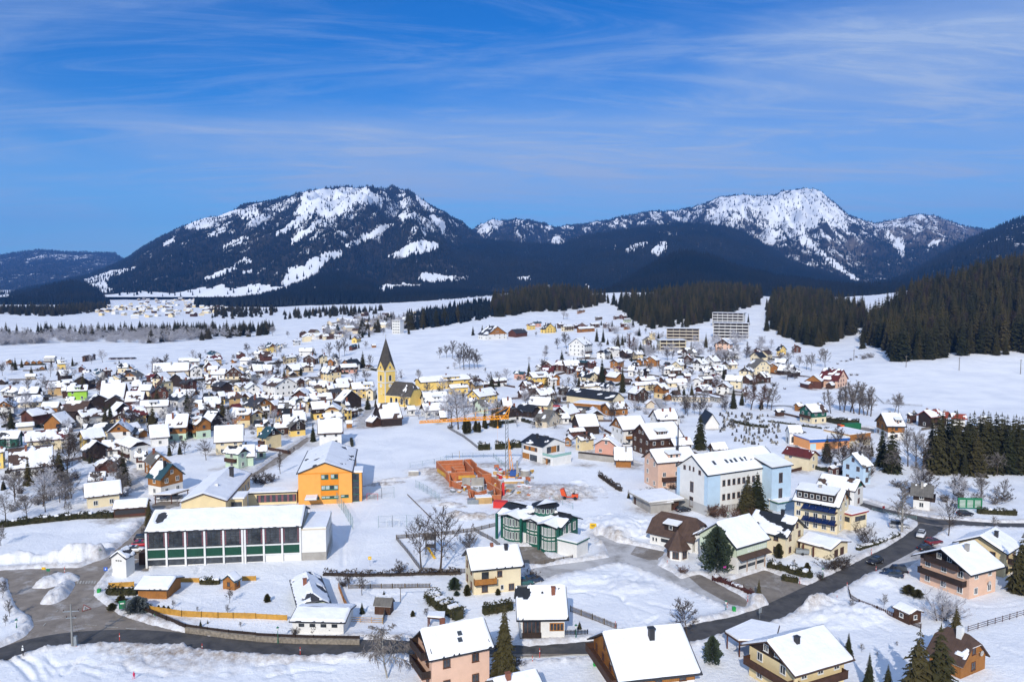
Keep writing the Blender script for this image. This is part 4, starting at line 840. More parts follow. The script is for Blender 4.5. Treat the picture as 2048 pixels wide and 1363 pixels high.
for z in (2, 4, 6, 8): mb.bar((L/2+5.9, -W/2+2, min(z, 6)), (L/2+5.9, -W/2+8.4, min(z, 6)), .04, n=4)
mb.build('steel_ladder_frame', mat('galvanised_steel', (.35, .37, .38), .45, metal=.6), h['root'])
MB().box(-L/2-2.3, -L/2-.2, -W/2+2, -W/2+5, -1, 2.6).build('side_shed', WALLS['brown_timber'], h['root'])
heapx = None
# orange school
h = orange; W = h['W']; L = h['L']; X = lambda x: (x-1585)/460*W; Z = lambda y: (575-y)/260*9.0
fbox(h, 'W', 'recess_panel', M_ORD, X(1545), X(1702), Z(500), Z(325), .04)
for x0, x1, y0, y1, n in ((1552, 1614, 375, 336, 2), (1634, 1697, 374, 334, 2), (1552, 1697, 462, 422, 4), (1468, 1532, 532, 509, 2), (1552, 1697, 532, 506, 4), (1718, 1786, 526, 501, 2)):
    g = fbox(h, 'W', 'window', M_GREENF, X(x0), X(x1), Z(y0), Z(y1), .10); s = (X(x1)-X(x0))/n; fx = fmat(h, 'W')
    for k in range(n): MB().box(X(x0)+k*s+.09, X(x0)+(k+1)*s-.09, -.13, -.098, Z(y0)+.35, Z(y1)-.12, 0, fx).build('pane', M_BLIND if (k+n) % 3 else M_GLASS, g)
fbox(h, 'W', 'eave_line', M_ORD, -W/2, W/2, 8.55, 8.8, .06)
st = MB().box(-L/2+1, -L/2+6.5, -W/2-2.6, -W/2+.02, -1, 8.4).build('stair_tower', WALLS['orange'], h['root']); MB().box(-L/2+.9, -L/2+.995, -W/2-1.9, -W/2-.1, .4, 8.0).build('stair_glazing', M_GLASS, st); MB().box(-L/2+.7, -L/2+6.8, -W/2-2.9, -W/2-.05, 8.403, 8.8).build('tower_snow', M_RSNOW, st)
mb = MB()
for k in range(5): mb.box(-L/2+.86, -L/2+.91, -W/2-1.95, -W/2-.05, .4+k*1.9-.06, .4+k*1.9+.06)
mb.build('glazing_bars', M_GREENF, st)
for t in spans(-L/2+8, L/2-1, 7):
    for z in (2.2, 5.0, 7.6): fwin(h, 'S', t, z, 2.2, 1.4)
cp = MB().box(-L/2-4.5, -L/2-.05, W/2-5.2, W/2-2.0, 2.5, 2.7).build('entrance_canopy', M_CONC, h['root']); MB().box(-L/2-4.4, -L/2-.1, W/2-5.1, W/2-2.1, 2.703, 2.95).build('canopy_snow', M_RSNOW, cp)
# cream hall
h = hall; L = h['L']; W = h['W']; fx = fmat(h, 'W')
fbox(h, 'W', 'green_window', M_GREENF, .5, 2.2, 2.7, 3.3)
wg = MB().box(-L/2+4.5, -L/2+10, -W/2-3.2, -W/2+.02, -1, 4.3).build('porch_wing', WALLS['pale_yellow'], h['root']); MB().box(-L/2+4.0, -L/2+10.4, -W/2-3.7, -W/2+.6, 4.303, 4.7).build('porch_snow', M_RSNOW, wg); MB().box(-L/2+4.42, -L/2+4.497, -W/2-3.0, -W/2-.3, .3, 3.4).build('porch_glazing', M_GLASS, wg)
MB().box(5, 6, -2.9, -1.9, h['ze']+h['Hr']*.4, h['ze']+h['Hr']+1.6).box(4.85, 6.15, -3.05, -1.75, h['ze']+h['Hr']+1.603, h['ze']+h['Hr']+1.9).build('chimney', M_DARKM, h['root'])
for t in spans(-L/2+11, L/2-1, 5): fwin(h, 'S', t, 2.5, 1.6, 1.6)
MB().box(-L/2+8, -L/2+8.8, -1.6, -.8, h['ze']+h['Hr']*.7, h['ze']+h['Hr']+.25).build('roof_vent', M_FRAME, h['root'])
# office block
h = office; L = h['L']; W = h['W']; hw = h['hw']
fbox(h, 'S', 'corner_panel', M_BLUEW, -L/2, -L/2+4.2, -1, hw-.3, .05); fbox(h, 'W', 'corner_panel', M_BLUEW, -W/2-.05, -W/2+1.2, -1, hw-.3, .05); fbox(h, 'W', 'corner_panel', M_BLUEW, W/2-1.2, W/2+.05, -1, hw-.3, .05)
fbox(h, 'W', 'grey_base', WALLS['grey'], -W/2-.06, W/2+.06, -1, 2.9, .07); fbox(h, 'S', 'grey_base', WALLS['grey'], -L/2-.06, L/2-7, -1, 2.4, .07)
for z in (1.4, 4.6, 8.3):
    for t in spans(-L/2+4.6, L/2-7.2, 8): fwin(h, 'S', t, z, .95, 1.55, True, False)
for t, z, w_, q in ((-3.0, 11.2, .9, 1.1), (-.9, 11.4, .6, 1.1), (.6, 11.4, .6, 1.1), (3.0, 11.0, .9, 1.1), (0, 6.6, 1.3, 2.7), (-.1, 2.6, 1.4, 2.6)): fwin(h, 'W', t, z, w_, q, True, True)
bw = MB().box(L/2-6.6, L/2+.4, -W/2-3.4, -W/2+3, -1, 11.6).build('blue_wing', M_BLUEW, h['root'])
MB().slab([(L/2-7.0, -W/2-3.9, 11.65), (L/2+.8, -W/2-3.9, 11.65), (L/2+.8, -W/2+3.6, 13.3), (L/2-7.0, -W/2+3.6, 13.3)], .22).build('wing_roof', ROOFS['black'], bw); MB().slab([(L/2-6.9, -W/2-3.8, 11.95), (L/2+.7, -W/2-3.8, 11.95), (L/2+.7, -W/2+3.5, 13.58), (L/2-6.9, -W/2+3.5, 13.58)], .27).build('wing_snow', M_RSNOW, bw)
for z in (4.4, 8.6): window(bw, (L/2-3.4, -W/2-3.41, z), 0, 1.3, 2.6, True, True)
MB().box(L/2-6.9, L/2+2.2, -W/2-6.2, -W/2-3.42, 2.6, 2.85).build('porch_roof', M_GREENF, bw); MB().box(L/2-6.8, L/2+2.1, -W/2-6.1, -W/2-3.5, 2.853, 3.1).build('porch_snow', M_RSNOW, bw); MB().box(L/2-6.5, L/2+1.8, -W/2-5.4, -W/2-3.45, -1, 2.597).build('porch_room', M_BLUEW, bw)
for i, u in enumerate((-.62, -.30, -.18, -.06, .10, .22, .33, .45)):
    b_ = h['b']; v = .5; x = u*h['a']; y = -b_*(1-v); z = h['ze']+h['Hr']*v+.30; s = .6
    MB().slab([(x-.42, y-s, z-s*h['tp']), (x+.42, y-s, z-s*h['tp']), (x+.42, y+s, z+s*h['tp']), (x-.42, y+s, z+s*h['tp'])], .3).build('skylight', M_GLASS, h['root'])
# fire station: garage doors, dormer, gabled porch wing, hexagonal turret
h = firest; L = h['L']; W = h['W']
for t in (-L/2+4.2, -L/2+8.2):
    g = fbox(h, 'S', 'garage_door', M_DOORW, t-1.5, t+1.5, -.3, 2.5, .06); MB().box(t-1.3, t+1.3, -.09, -.058, 1.2, 2.0, 0, fmat(h, 'S')).build('door_glazing', M_GLASS, g)
for t in (-L/2+.9, -L/2+1.7): fwin(h, 'S', t, 1.4, .6, 1.0)
dormer(h, -.05, 3.2, 1.5, .28, -1, 'dark_timber', 1, cover=1, roof='black')
def child_of(h, world): p = Matrix.Rotation(-h['ang'], 4, 'Z') @ (Vector(world)-Vector((h['pos'][0], h['pos'][1], h['pos'][2]-.05))); return p
g = ground_at(*T('G', 1105, 575)[0]); c = child_of(h, (g.x, g.y+2.2, 0))
hexa = lambda r: [(c.x+r*math.cos(k*math.pi/3+.3), c.y+r*math.sin(k*math.pi/3+.3)) for k in range(6)]
tu = MB().prism(hexa(2.3), -1, 2.7).build('turret', WALLS['white'], h['root']); mb = MB(); hp = hexa(3.0)
for k in range(6): mb.poly([(hp[k][0], hp[k][1], 2.6), (hp[(k+1) % 6][0], hp[(k+1) % 6][1], 2.6), (c.x, c.y, 6.6)])
mb.poly([(p[0], p[1], 2.6) for p in hp][::-1]); mb.build('turret_roof', ROOFS['brown'], tu)
for k in range(6):
    a_ = k*math.pi/3+.3+math.pi/6; window(tu, (c.x+2.3*.875*math.cos(a_), c.y+2.3*.875*math.sin(a_), 1.5), a_+math.pi/2, 1.4, 1.5, True, True)
porch = H3('G', (1262, 362, 1335, 322, 1196, 425), hw=4.6, pitch=30, wall='white', upper='red_timber', zup=4.4, roof='brown', cover=.45, label='gabled entrance wing with reddish timber between the brown roof and the garage hall', chim=0, oh=.6, name='entrance_wing', cat='building')
# fire hall: three doors, tiled canopy, window strip
h = firehall; L = h['L']; W = h['W']
for k, t in enumerate(spans(-L/2+.4, L/2-.6, 3)):
    g = fbox(h, 'S', 'garage_door', M_DOORW, t-1.35, t+1.35, -.3, 3.4, .07); MB().box(t-1.15, t+1.15, -.10, -.068, 1.4, 2.1, 0, fmat(h, 'S')).build('door_glazing', M_GLASS, g)
    fbox(h, 'S', 'door_post', M_BOARDO, t+1.4, t+1.55, -.3, 3.5, .10)
fx = fmat(h, 'S'); mb = MB(); q = [fx @ Vector(p) for p in ((-L/2, -1.5, 3.75), (L/2, -1.5, 3.75), (L/2, -.02, 4.35), (-L/2, -.02, 4.35))]; mb.slab(q, .14); mb.build('tiled_canopy', ROOFS['brown'], h['root'])
for t in spans(-L/2+3.2, L/2-.3, 5): fwin(h, 'S', t, 5.2, .8, 1.05)
# solar guesthouse
h = solar; L = h['L']; W = h['W']; fx = fmat(h, 'S')
dormer(h, -.05, L*.86, 2.3, .16, -1, 'dark_timber', 6, cover=1, roof='black')
for z in (3.0, 5.9):
    for i, t in enumerate(spans(-L/2+2.2, L/2-.2, 5)):
        s = (L-2.4)/5*.47; q = [fx @ Vector(p) for p in ((t-s, -1.7, z-.2), (t+s, -1.7, z-.2), (t+s, -.15, z+.55), (t-s, -.15, z+.55))]; MB().slab(q, .08).build('solar_panel', M_SOLAR, h['root'])
    fbox(h, 'S', 'balcony_rail', M_BOARD, -L/2+2, L/2, z-.42, z-.24, 1.5, -.02)
# white house veranda, cream house balcony, brick garage openings
h = whiteh; L = h['L']; W = h['W']
g = fbox(h, 'S', 'veranda_glazing', M_GLASS, -L/2+.4, -.3, 1.5, 3.6, .06); fx = fmat(h, 'S'); mb = MB()
for t in spans(-L/2+.2, -.1, 5): mb.box(t-.05, t+.05, -.12, -.062, 1.4, 3.6, 0, fx)
mb.build('veranda_bars', M_FRAMEB, g); fbox(h, 'S', 'veranda_rail', WALLS['dark_timber'], -L/2+.3, -.2, .57, 1.48, .18); g = fbox(h, 'S', 'wooden_window', M_BOARDO, 1.2, 3.6, 1.7, 3.1, .08); mb = MB()
for t in spans(1.28, 3.52, 4): mb.box(t-.2, t+.2, -.11, -.078, 1.85, 2.95, 0, fx)
mb.build('pane', M_GLASS, g)
h = creamh; L = h['L']; W = h['W']; balcony(h, 'S', 2.6, .46, 1.3, 'ochre', -L*.27); fbox(h, 'S', 'balcony_door', M_GLASS, -L/2+1.6, -L/2+3.0, 2.65, 4.6, .03); fwin(h, 'S', -L/2+2.2, 1.3, 1.2, 1.3, True); fwin(h, 'S', L*.1, 1.3, .7, 1.0); fwin(h, 'S', L*.3, 1.2, 1.1, 1.3, True); fwin(h, 'S', L*.05, 4.0, 1, 1.2, True)
MB().box(-.5, .1, -.3, .3, h['ze']+h['Hr']-.5, h['ze']+h['Hr']+.9).build('chimney', M_BRICK, h['root'])
h = gar; L = h['L']
for t in spans(-L/2+.6, L/2-.6, 4): fbox(h, 'S', 'window_opening', M_GLASS, t-.5, t+.5, 1.5, 2.1, .03)
h = shelter; L = h['L']; fbox(h, 'S', 'open_front', M_DARKM, -L/2+.3, L/2-.3, 1.3, 2.4, .02); fbox(h, 'S', 'red_parapet', WALLS['red_timber'], 0, L/2-.3, .7, 1.3, .10)  # dark panel on the wall stands for the shade inside the shelter
h = garK; L = h['L']; W = h['W']
for t in (-L/2+1, -L/2+3.4): fbox(h, 'S', 'door_post', WALLS['red_timber'], t, t+.3, -.3, 2.5, .9, -.6)
for t in (-1.2, 1.4): fbox(h, 'E', 'dark_door', M_BOARD, t-.8, t+.8, -.3, 2.0, .05)
h = bigB; MB().box(.3, 1.1, -2.2, -1.4, h['ze']+h['Hr']*.55, h['ze']+h['Hr']+.7).box(.18, 1.22, -2.32, -1.28, h['ze']+h['Hr']+.703, h['ze']+h['Hr']+.9).build('chimney', M_DARKM, h['root'])
h = brownR; MB().box(.2, 1.0, -.9, -.1, h['ze']+h['Hr']-1.2, h['ze']+h['Hr']+.9).build('chimney', M_FRAME, h['root'])
def dish(h, side, t, z):
    p = fmat(h, side) @ Vector((t, -.35, z)); n = NRM[side]; mb = MB(); v = [(0, 0, 0)]+[(.45*math.cos(k*.524), -.14, .45*math.sin(k*.524)) for k in range(12)]
    mb.add(v, [(0, 1+k, 1+(k+1) % 12) for k in range(12)]+[(0, 1+(k+1) % 12, 1+k) for k in range(12)], 0, Matrix.Translation(p) @ Matrix.Rotation(math.atan2(n[0], -n[1]), 4, 'Z')); mb.bar(p, fmat(h, side) @ Vector((t, .02, z)), .03, n=4); mb.build('satellite_dish', M_FRAME, h['root'])
dish(bigB, 'W', 3.2, 5.0); dish(pinkh, 'W', -2.0, 4.4); dish(brownR, 'E', 1.4, 3.4); dish(pinkR, 'S', 1.5, 2.6); dish(solar, 'E', .5, 7.0)
for h, u, v in ((pinkh, .1, .62), (pinkh, .05, .42)):
    x = u*h['a']; y = -h['b']*(1-v); z = h['ze']+h['Hr']*v+.33; s = .3; MB().slab([(x-.35, y-s, z-s*h['tp']), (x+.35, y-s, z-s*h['tp']), (x+.35, y+s, z+s*h['tp']), (x-.35, y+s, z+s*h['tp'])], .3).build('skylight', M_GLASS, h['root'])
# modern house
h = modern; L = h['L']; W = h['W']
for z0, z1, a_, b_ in ((3.6, 5.0, -L/2+1.2, L/2-2.5), (.5, 2.4, -L/2+.5, -L/2+4)): fbox(h, 'S', 'ochre_panel', M_BOARDO, a_, b_, z0, z1, .05)
for t in (-L/2+1.6, -L/2+4.2, L/2-3.2): fbox(h, 'S', 'dark_window', M_GLASS, t-.5, t+.5, 3.7, 4.9, .08)
fbox(h, 'S', 'dark_window', M_GLASS, -L/2+4.3, L/2-2.6, .3, 2.4, .05); fbox(h, 'E', 'ochre_panel', M_BOARDO, -1.2, 1.2, 3.3, 5.4, .05); fbox(h, 'E', 'dark_window', M_GLASS, -3.2, -1.3, 3.3, 5.4, .05); fbox(h, 'E', 'dark_window', M_GLASS, 1.5, 2.6, 3.3, 5.4, .05)
tb = MB().box(L/2+.02, L/2+5.2, -W/2, W/2-2, 2.3, 3.0).build('terrace_slab', WALLS['white'], h['root']); MB().box(L/2+3.9, L/2+5.15, -W/2+.05, W/2-2.05, -1, 2.297).build('terrace_wall', WALLS['white'], tb); MB().box(L/2+.4, L/2+5.0, -W/2+.1, W/2-2.1, 3.003, 3.2).build('terrace_snow', M_RSNOW, tb); MB().box(L/2+1.6, L/2+2.0, -W/2+.1, -W/2+.5, -1, 2.297).build('terrace_post', M_BOARDO, tb)
MB().box(L/2+5.1, L/2+5.19, -W/2, W/2-2, 3.003, 3.9).box(L/2+.05, L/2+5.1, -W/2, -W/2+.06, 3.003, 3.9).build('glass_rail', mat('green_glass', (.25, .42, .38), .1), tb)
# ---- transformer tower
g = ground_at(*T('E', 800, 672)[0])
tt = house(pos=(g.x, g.y+1.0, 0, 3.4, 2.0, R(80)), hw=4.4, pitch=36, wall='white', roof='slate', cover=.7, label='narrow white transformer tower with a pitched roof at the junction', name='transformer_tower', cat='tower', chim=0, oh=.35, wins=False, seed=3)
for t in (-.5, 0, .5): fbox(tt, 'W', 'vent_slit', M_DARKM, t-.17, t+.17, 3.5, 3.75, .03)
# ---- flat-roofed blocks
def flat(P1, P2, depth, hgt, wall, label, name='flat_building', cat='building', over=.4, fascia=M_DARKM, snow=True, z0=-1.5, win=0, floors=1, frame=True):
    A, B = ground_at(*P1), ground_at(*P2); D = (B-A); D.z = 0; Ln = D.length; ang = math.atan2(D.y, D.x); gz = min(A.z, B.z); c = A+D/2+Vector((-D.y, D.x, 0)).normalized()*depth/2
    r = empty(name, (c.x, c.y, gz-.05), ang); tag(r, label, cat); w_ = wall if not isinstance(wall, str) else WALLS[wall]
    MB().box(-Ln/2, Ln/2, -depth/2, depth/2, z0, hgt).build('wall', w_, r); MB().box(-Ln/2-over, Ln/2+over, -depth/2-over, depth/2+over, hgt+.003, hgt+.3).build('roof', fascia, r)
    if snow: MB().box(-Ln/2-over*.8, Ln/2+over*.8, -depth/2-over*.8, depth/2+over*.8, hgt+.303, hgt+.55).build('roof_snow', M_RSNOW, r)
    info = dict(root=r, L=Ln, W=depth, hw=hgt, ang=ang, pos=(c.x, c.y, gz, Ln, depth/2, ang)); HOUSES.append((r, info))
    for f in range(floors if win else 0):
        for t in spans(-Ln/2+.4, Ln/2-.4, win): fwin(info, 'S', t, hgt/floors*(f+.55), min(1.6, Ln/win*.62), min(1.4, hgt/floors*.5))
    return info
co = flat(*T('I', 948, 590, 1352, 575), 4.5, 3.3, 'pale_yellow', 'glazed corridor with pink curtains linking the cream hall and orange school', 'corridor', 'corridor', .3)
L = co['L']; g = fbox(co, 'S', 'glazing', M_GLASS, -L/2+2.2, L/2-.1, .9, 2.9, .05); fx = fmat(co, 'S')
for t in spans(-L/2+2.2, L/2, 7): MB().box(t-.28, t+.28, -.09, -.055, .95, 2.85, 0, fx).build('curtain', M_CURT, g)
lo = flat(*T('K', 245, 665, 470, 640), 9, 3.0, WALLS['brown_timber'], 'low flat-roofed pavilion under snow beside the white office block', 'pavilion', 'pavilion', 1.3, M_CONC)
lo2 = flat(*T('K', 100, 585, 245, 672), 6, 2.6, M_CONC, 'flat snowy garage row stepping up to the office pavilion', 'garage_row', 'garage', .5, M_CONC)
sa = flat(*T('K', 1718, 770, 1850, 810), 6, 4.0, 'cream', 'cream flat annex with red roof edge and ribbon windows', 'annex_building', 'annex', .35, M_REDT)
fbox(sa, 'S', 'ribbon_window', M_GLASS, -sa['L']/2+1, sa['L']/2-.4, 2.2, 3.4, .06); fbox(sa, 'E', 'ribbon_window', M_GLASS, -1.5, 2.5, 2.2, 3.4, .06)
oh_ = flat(*T('D', 322, 1168, 632, 1152), 13, 3.6, mat('salmon_orange_wall', (.76, .34, .13), .8, var=.1), 'long orange hall with blue roof edge and snowy flat roof', 'orange_hall', 'hall', .2, mat('blue_fascia', (.02, .12, .42), .5)); fbox(oh_, 'S', 'blue_band', mat('blue_fascia', (.02, .12, .42), .5), -oh_['L']/2, oh_['L']/2, 2.8, 3.58, .1)
fbox(oh_, 'S', 'gate', mat('pale_blue_gate', (.40, .55, .60), .6), -oh_['L']/2+.3, -oh_['L']/2+2.6, 0, 2.4, .05)
ob = flat(*T('D', 635, 1150, 795, 1130), 12, 4.6, 'cream', 'cream and brown boxy hall attached to the orange hall', 'boxy_hall', 'hall', .15, M_BOARDO); fbox(ob, 'S', 'brown_band', WALLS['ochre_timber'], -ob['L']/2-.04, ob['L']/2+.04, 2.5, 4.58, .06)
oc = flat(*T('C', 482, 868, 690, 885), 9, 4.0, 'ochre_timber', 'flat ochre timber building with a long window strip', 'timber_pavilion', 'building', .3, M_BOARDO); fbox(oc, 'S', 'window_strip', M_GLASS, -oc['L']/2+.6, oc['L']/2-2, 1.2, 3.0, .06)
bs = flat(*T('C', 515, 1238, 880, 1280), 1.2, 2.2, M_CONC, 'low concrete retaining wall with dark fence in front of the pink gabled house', 'retaining_wall', 'wall', .05, WALLS['dark_timber'], False)
cw = flat(*T('C', 1435, 760, 1600, 800), 3, 2.6, M_CONC, 'grey arcaded cemetery wall with snow on top', 'cemetery_arcade', 'arcade', .2, M_DARKM, True, win=9); cw2 = flat(*T('C', 1245, 790, 1540, 795), 3, 2.4, 'beige', 'beige row of cemetery niches under snow', 'niche_row', 'wall', .2, M_BOARD, True, win=12)
gr_ = flat(*T('K', 1195, 640, 1340, 640), 5, 2.6, 'cream', 'small cream flat outbuilding between the blue wing and the guesthouse', 'outbuilding', 'outbuilding', .3)
# carport on posts by the pale yellow house
def carport(poly, z, label, posts):
    pts = [top_at(p, z) for p in poly]; c = sum(pts, Vector())/len(pts); r = empty('carport', (c.x, c.y, 0)); tag(r, label, 'carport'); q = [p-Vector((c.x, c.y, 0)) for p in pts]
    MB().slab(q, .25).build('roof', M_BOARD, r); MB().slab([p+Vector((0, 0, .28))-(p-sum(q, Vector())/len(q))*.03 for p in q], .27).build('roof_snow', M_RSNOW, r)
    for i in posts: p = q[i]*.9; MB().bar((p.x, p.y, -.2), (p.x, p.y, z-.2), .14, n=4).build('post', WALLS['red_timber'], r)
def top_at(p, z): r = ray(*p); d = (z-CAM_H)/r.z; return Vector((r.x*d, d, z))
carport([(1449, 1263), (1503, 1239), (1560, 1250), (1552, 1281), (1476, 1281)], 3.0, 'carport with snowy flat roof on red posts beside the pale yellow house', (0, 1, 2, 3, 4))
carport(T('E', 1012, 130, 1150, 95, 1250, 92, 1130, 128), 2.6, 'carport with a white roof between the ochre house and the cream hall', (0, 1, 2, 3))
carport(T('F', 1130, 935, 1140, 905, 1250, 905, 1245, 945), 2.3, 'green garden pavilion with snowy roof by the hedge', (0, 1, 2, 3))
# ---- church
h = house(T('B', 1040, 432, 1252, 448, 1000, 545), hw=5.6, pitch=50, hip=.5, wall='yellow', roof=mat('church_shingle', (.085, .075, .065), .8, var=.4, vscale=.8, stripe=('x', .5, .2)), cover=.03, label='yellow parish church with tall pointed grey spire', name='church', cat='church', chim=0, oh=.3, wins=False, seed=2)
church = h; L = h['L']; W = h['W']
M_YEL = WALLS['yellow']
def arch(t, z, w_, hh, side='S', parent=None, h=None, mtx=None, m=None, fr=M_FRAME):
    n = 8; pts = [(-w_/2, 0), (w_/2, 0)]+[(w_/2*math.cos(k*math.pi/n), hh+w_/2*math.sin(k*math.pi/n)) for k in range(n+1)]
    fx = mtx if mtx is not None else fmat(h, side)
    def sh(sc, y0, y1, mm, nm, par):
        b = MB(); q = [(p[0]*sc+t, p[1]*(1 if p[1] else 1)+z-(sc-1)*.4) for p in pts]; N_ = len(q); v = [(p[0], y0, p[1]) for p in q]+[(p[0], y1, p[1]) for p in q]
        b.add(v, [tuple(range(N_)), tuple(range(2*N_-1, N_-1, -1))]+[(N_+i, N_+(i+1) % N_, (i+1) % N_, i) for i in range(N_)], 0, fx); return b.build(nm, mm, par)
    o = sh(1.35, -.08, .03, fr, 'arched_window', parent); sh(1.0, -.12, -.078, m or M_GLASS, 'pane', o)
for t in spans(-L/2+3, L/2-.5, 4): arch(t, 1.2, 1.3, 2.4, 'S', h['root'], h)
fbox(h, 'S', 'cornice', M_FRAME, -L/2, L/2, 5.0, 5.35, .12)
g = ground_at(*T('B', 1004, 625)[0]); tc_ = Vector((g.x, g.y+5.0, 0)); ztop = lambda y: CAM_H+slope(650+y/3.894)*tc_.y
za, zg, zc_ = ztop(98), ztop(278), ztop(352); s = 3.15
tm = Matrix.Translation(child_of(h, tc_)) @ Matrix.Rotation(R(45)-h['ang'], 4, 'Z')
tw = MB().box(-s, s, -s, s, -1, zc_, 0, tm); 
for k in range(4):
    a_ = Matrix.Rotation(k*math.pi/2, 4, 'Z'); tw.add([a_ @ Vector(p) for p in ((-s, -s, zc_), (s, -s, zc_), (0, -s, zg), (-s, -s+.4, zc_), (s, -s+.4, zc_), (0, -s+.4, zg))], [(0, 1, 2), (5, 4, 3), (0, 2, 5, 3), (1, 4, 5, 2)], 0, tm)
tower = tw.build('tower', M_YEL, h['root']); sp_ = MB(); e_ = s+.25
for k in range(4):
    a_ = Matrix.Rotation(k*math.pi/2, 4, 'Z'); p1 = a_ @ Vector((0, -e_, zg+.2)); p2 = a_ @ Vector((e_, -e_, zc_+.02)); p3 = a_ @ Vector((e_, 0, zg+.2)); ap = Vector((0, 0, za))
    sp_.add([p1, p2, ap], [(0, 1, 2)], 0, tm).add([p2, p3, ap], [(0, 1, 2)], 0, tm)
sp_.build('spire', mat('spire_shingle', (.075, .065, .055), .8, var=.45, vscale=.7), tower); mb = MB(); mb.bar(tm @ Vector((0, 0, za-.1)), tm @ Vector((0, 0, za+1.6)), .06, n=4); mb.bar(tm @ Vector((-.4, 0, za+1.1)), tm @ Vector((.4, 0, za+1.1)), .05, n=4); mb.build('cross', mat('gilt', (.6, .4, .1), .3, metal=.8), tower)
for k in range(4):
    fx = tm @ Matrix.Rotation(k*math.pi/2, 4, 'Z') @ Matrix.Translation((0, -s, 0)); zb = ztop(440)
    MB().box(-s-.1, -s+.55, -.07, .03, -1, zc_, 0, fx).build('corner_stones', M_FRAME, tower); MB().box(-s-.2, s+.2, -.22, .03, zb-.25, zb+.2, 0, fx).build('cornice', M_FRAME, tower); MB().box(-s-.2, s+.2, -.2, .03, zc_-.2, zc_+.15, 0, fx).build('cornice', M_FRAME, tower)
    arch(0, ztop(428), 1.3, 2.2, parent=tower, mtx=fx); arch(0, ztop(530), 1.1, 1.8, parent=tower, mtx=fx, m=M_YEL); arch(0, zc_+1.2, .7, .9, parent=tower, mtx=fx)
    cl = MB(); zz = ztop(466); v = [(.95*math.cos(q*.5236), -.1, zz+.95*math.sin(q*.5236)) for q in range(12)]; cl.add(v+[(p[0], .03, p[2]) for p in v], [tuple(range(12))]+[(12+i, 12+(i+1) % 12, (i+1) % 12, i) for i in range(12)], 0, fx); co_ = cl.build('clock_face', M_FRAME, tower)
    hd = MB(); hd.box(-.05, .05, -.14, -.105, zz, zz+.75, 0, fx).box(0, .5, -.14, -.105, zz-.05, zz+.05, 0, fx); hd.build('clock_hands', M_DARKM, co_)
    rr = MB(); rr.add([(0, -.07, zg-.1), (-s, -.07, zc_+.1), (-s, -.07, zc_+.6), (0, -.07, zg+.45)], [(0, 1, 2, 3), (3, 2, 1, 0)], 0, fx); rr.add([(0, -.07, zg-.1), (s, -.07, zc_+.1), (s, -.07, zc_+.6), (0, -.07, zg+.45)], [(0, 1, 2, 3), (3, 2, 1, 0)], 0, fx); rr.build('gable_moulding', M_FRAME, tower)
# ---- cemetery chapels
ch = house(T('C', 1562, 882, 1505, 845, 1604, 980), hw=2.6, pitch=56, wall='white', roof='black', cover=.02, label='white cemetery chapel with steep black roof and a cross on its gable', name='chapel', cat='chapel', chim=0, oh=.4, wins=False, seed=4)
fx = fmat(ch, 'E'); MB().box(-.1, .1, -.08, .03, 2.6, 4.6, 0, fx).box(-.55, .55, -.078, .028, 3.7, 3.9, 0, fx).build('cross', WALLS['ochre_timber'], ch['root']); mb = MB(); mb.add([(-1.3, -.6, 0), (1.3, -.6, 0), (0, -.6, 3.0), (-1.3, .02, 0), (1.3, .02, 0), (0, .02, 3.0)], [(0, 1, 2), (0, 2, 5, 3), (1, 4, 5, 2)], 0, fx); mb.build('porch', WALLS['brown_timber'], ch['root'])
c2 = house(T('D', 150, 975, 262, 975, 182, 1032), hw=4.6, pitch=46, wall='white', roof='slate', label='small white chapel with dark arched windows above the red-roofed house', name='chapel', cat='chapel', chim=0, oh=.25, wins=False, seed=5)
for t in (-c2['L']/4, c2['L']/4): arch(t, 1.0, .8, 1.8, 'S', c2['root'], c2, fr=M_DARKM)
arch(0, .2, 1.0, 1.8, 'W', c2['root'], c2, fr=M_DARKM)
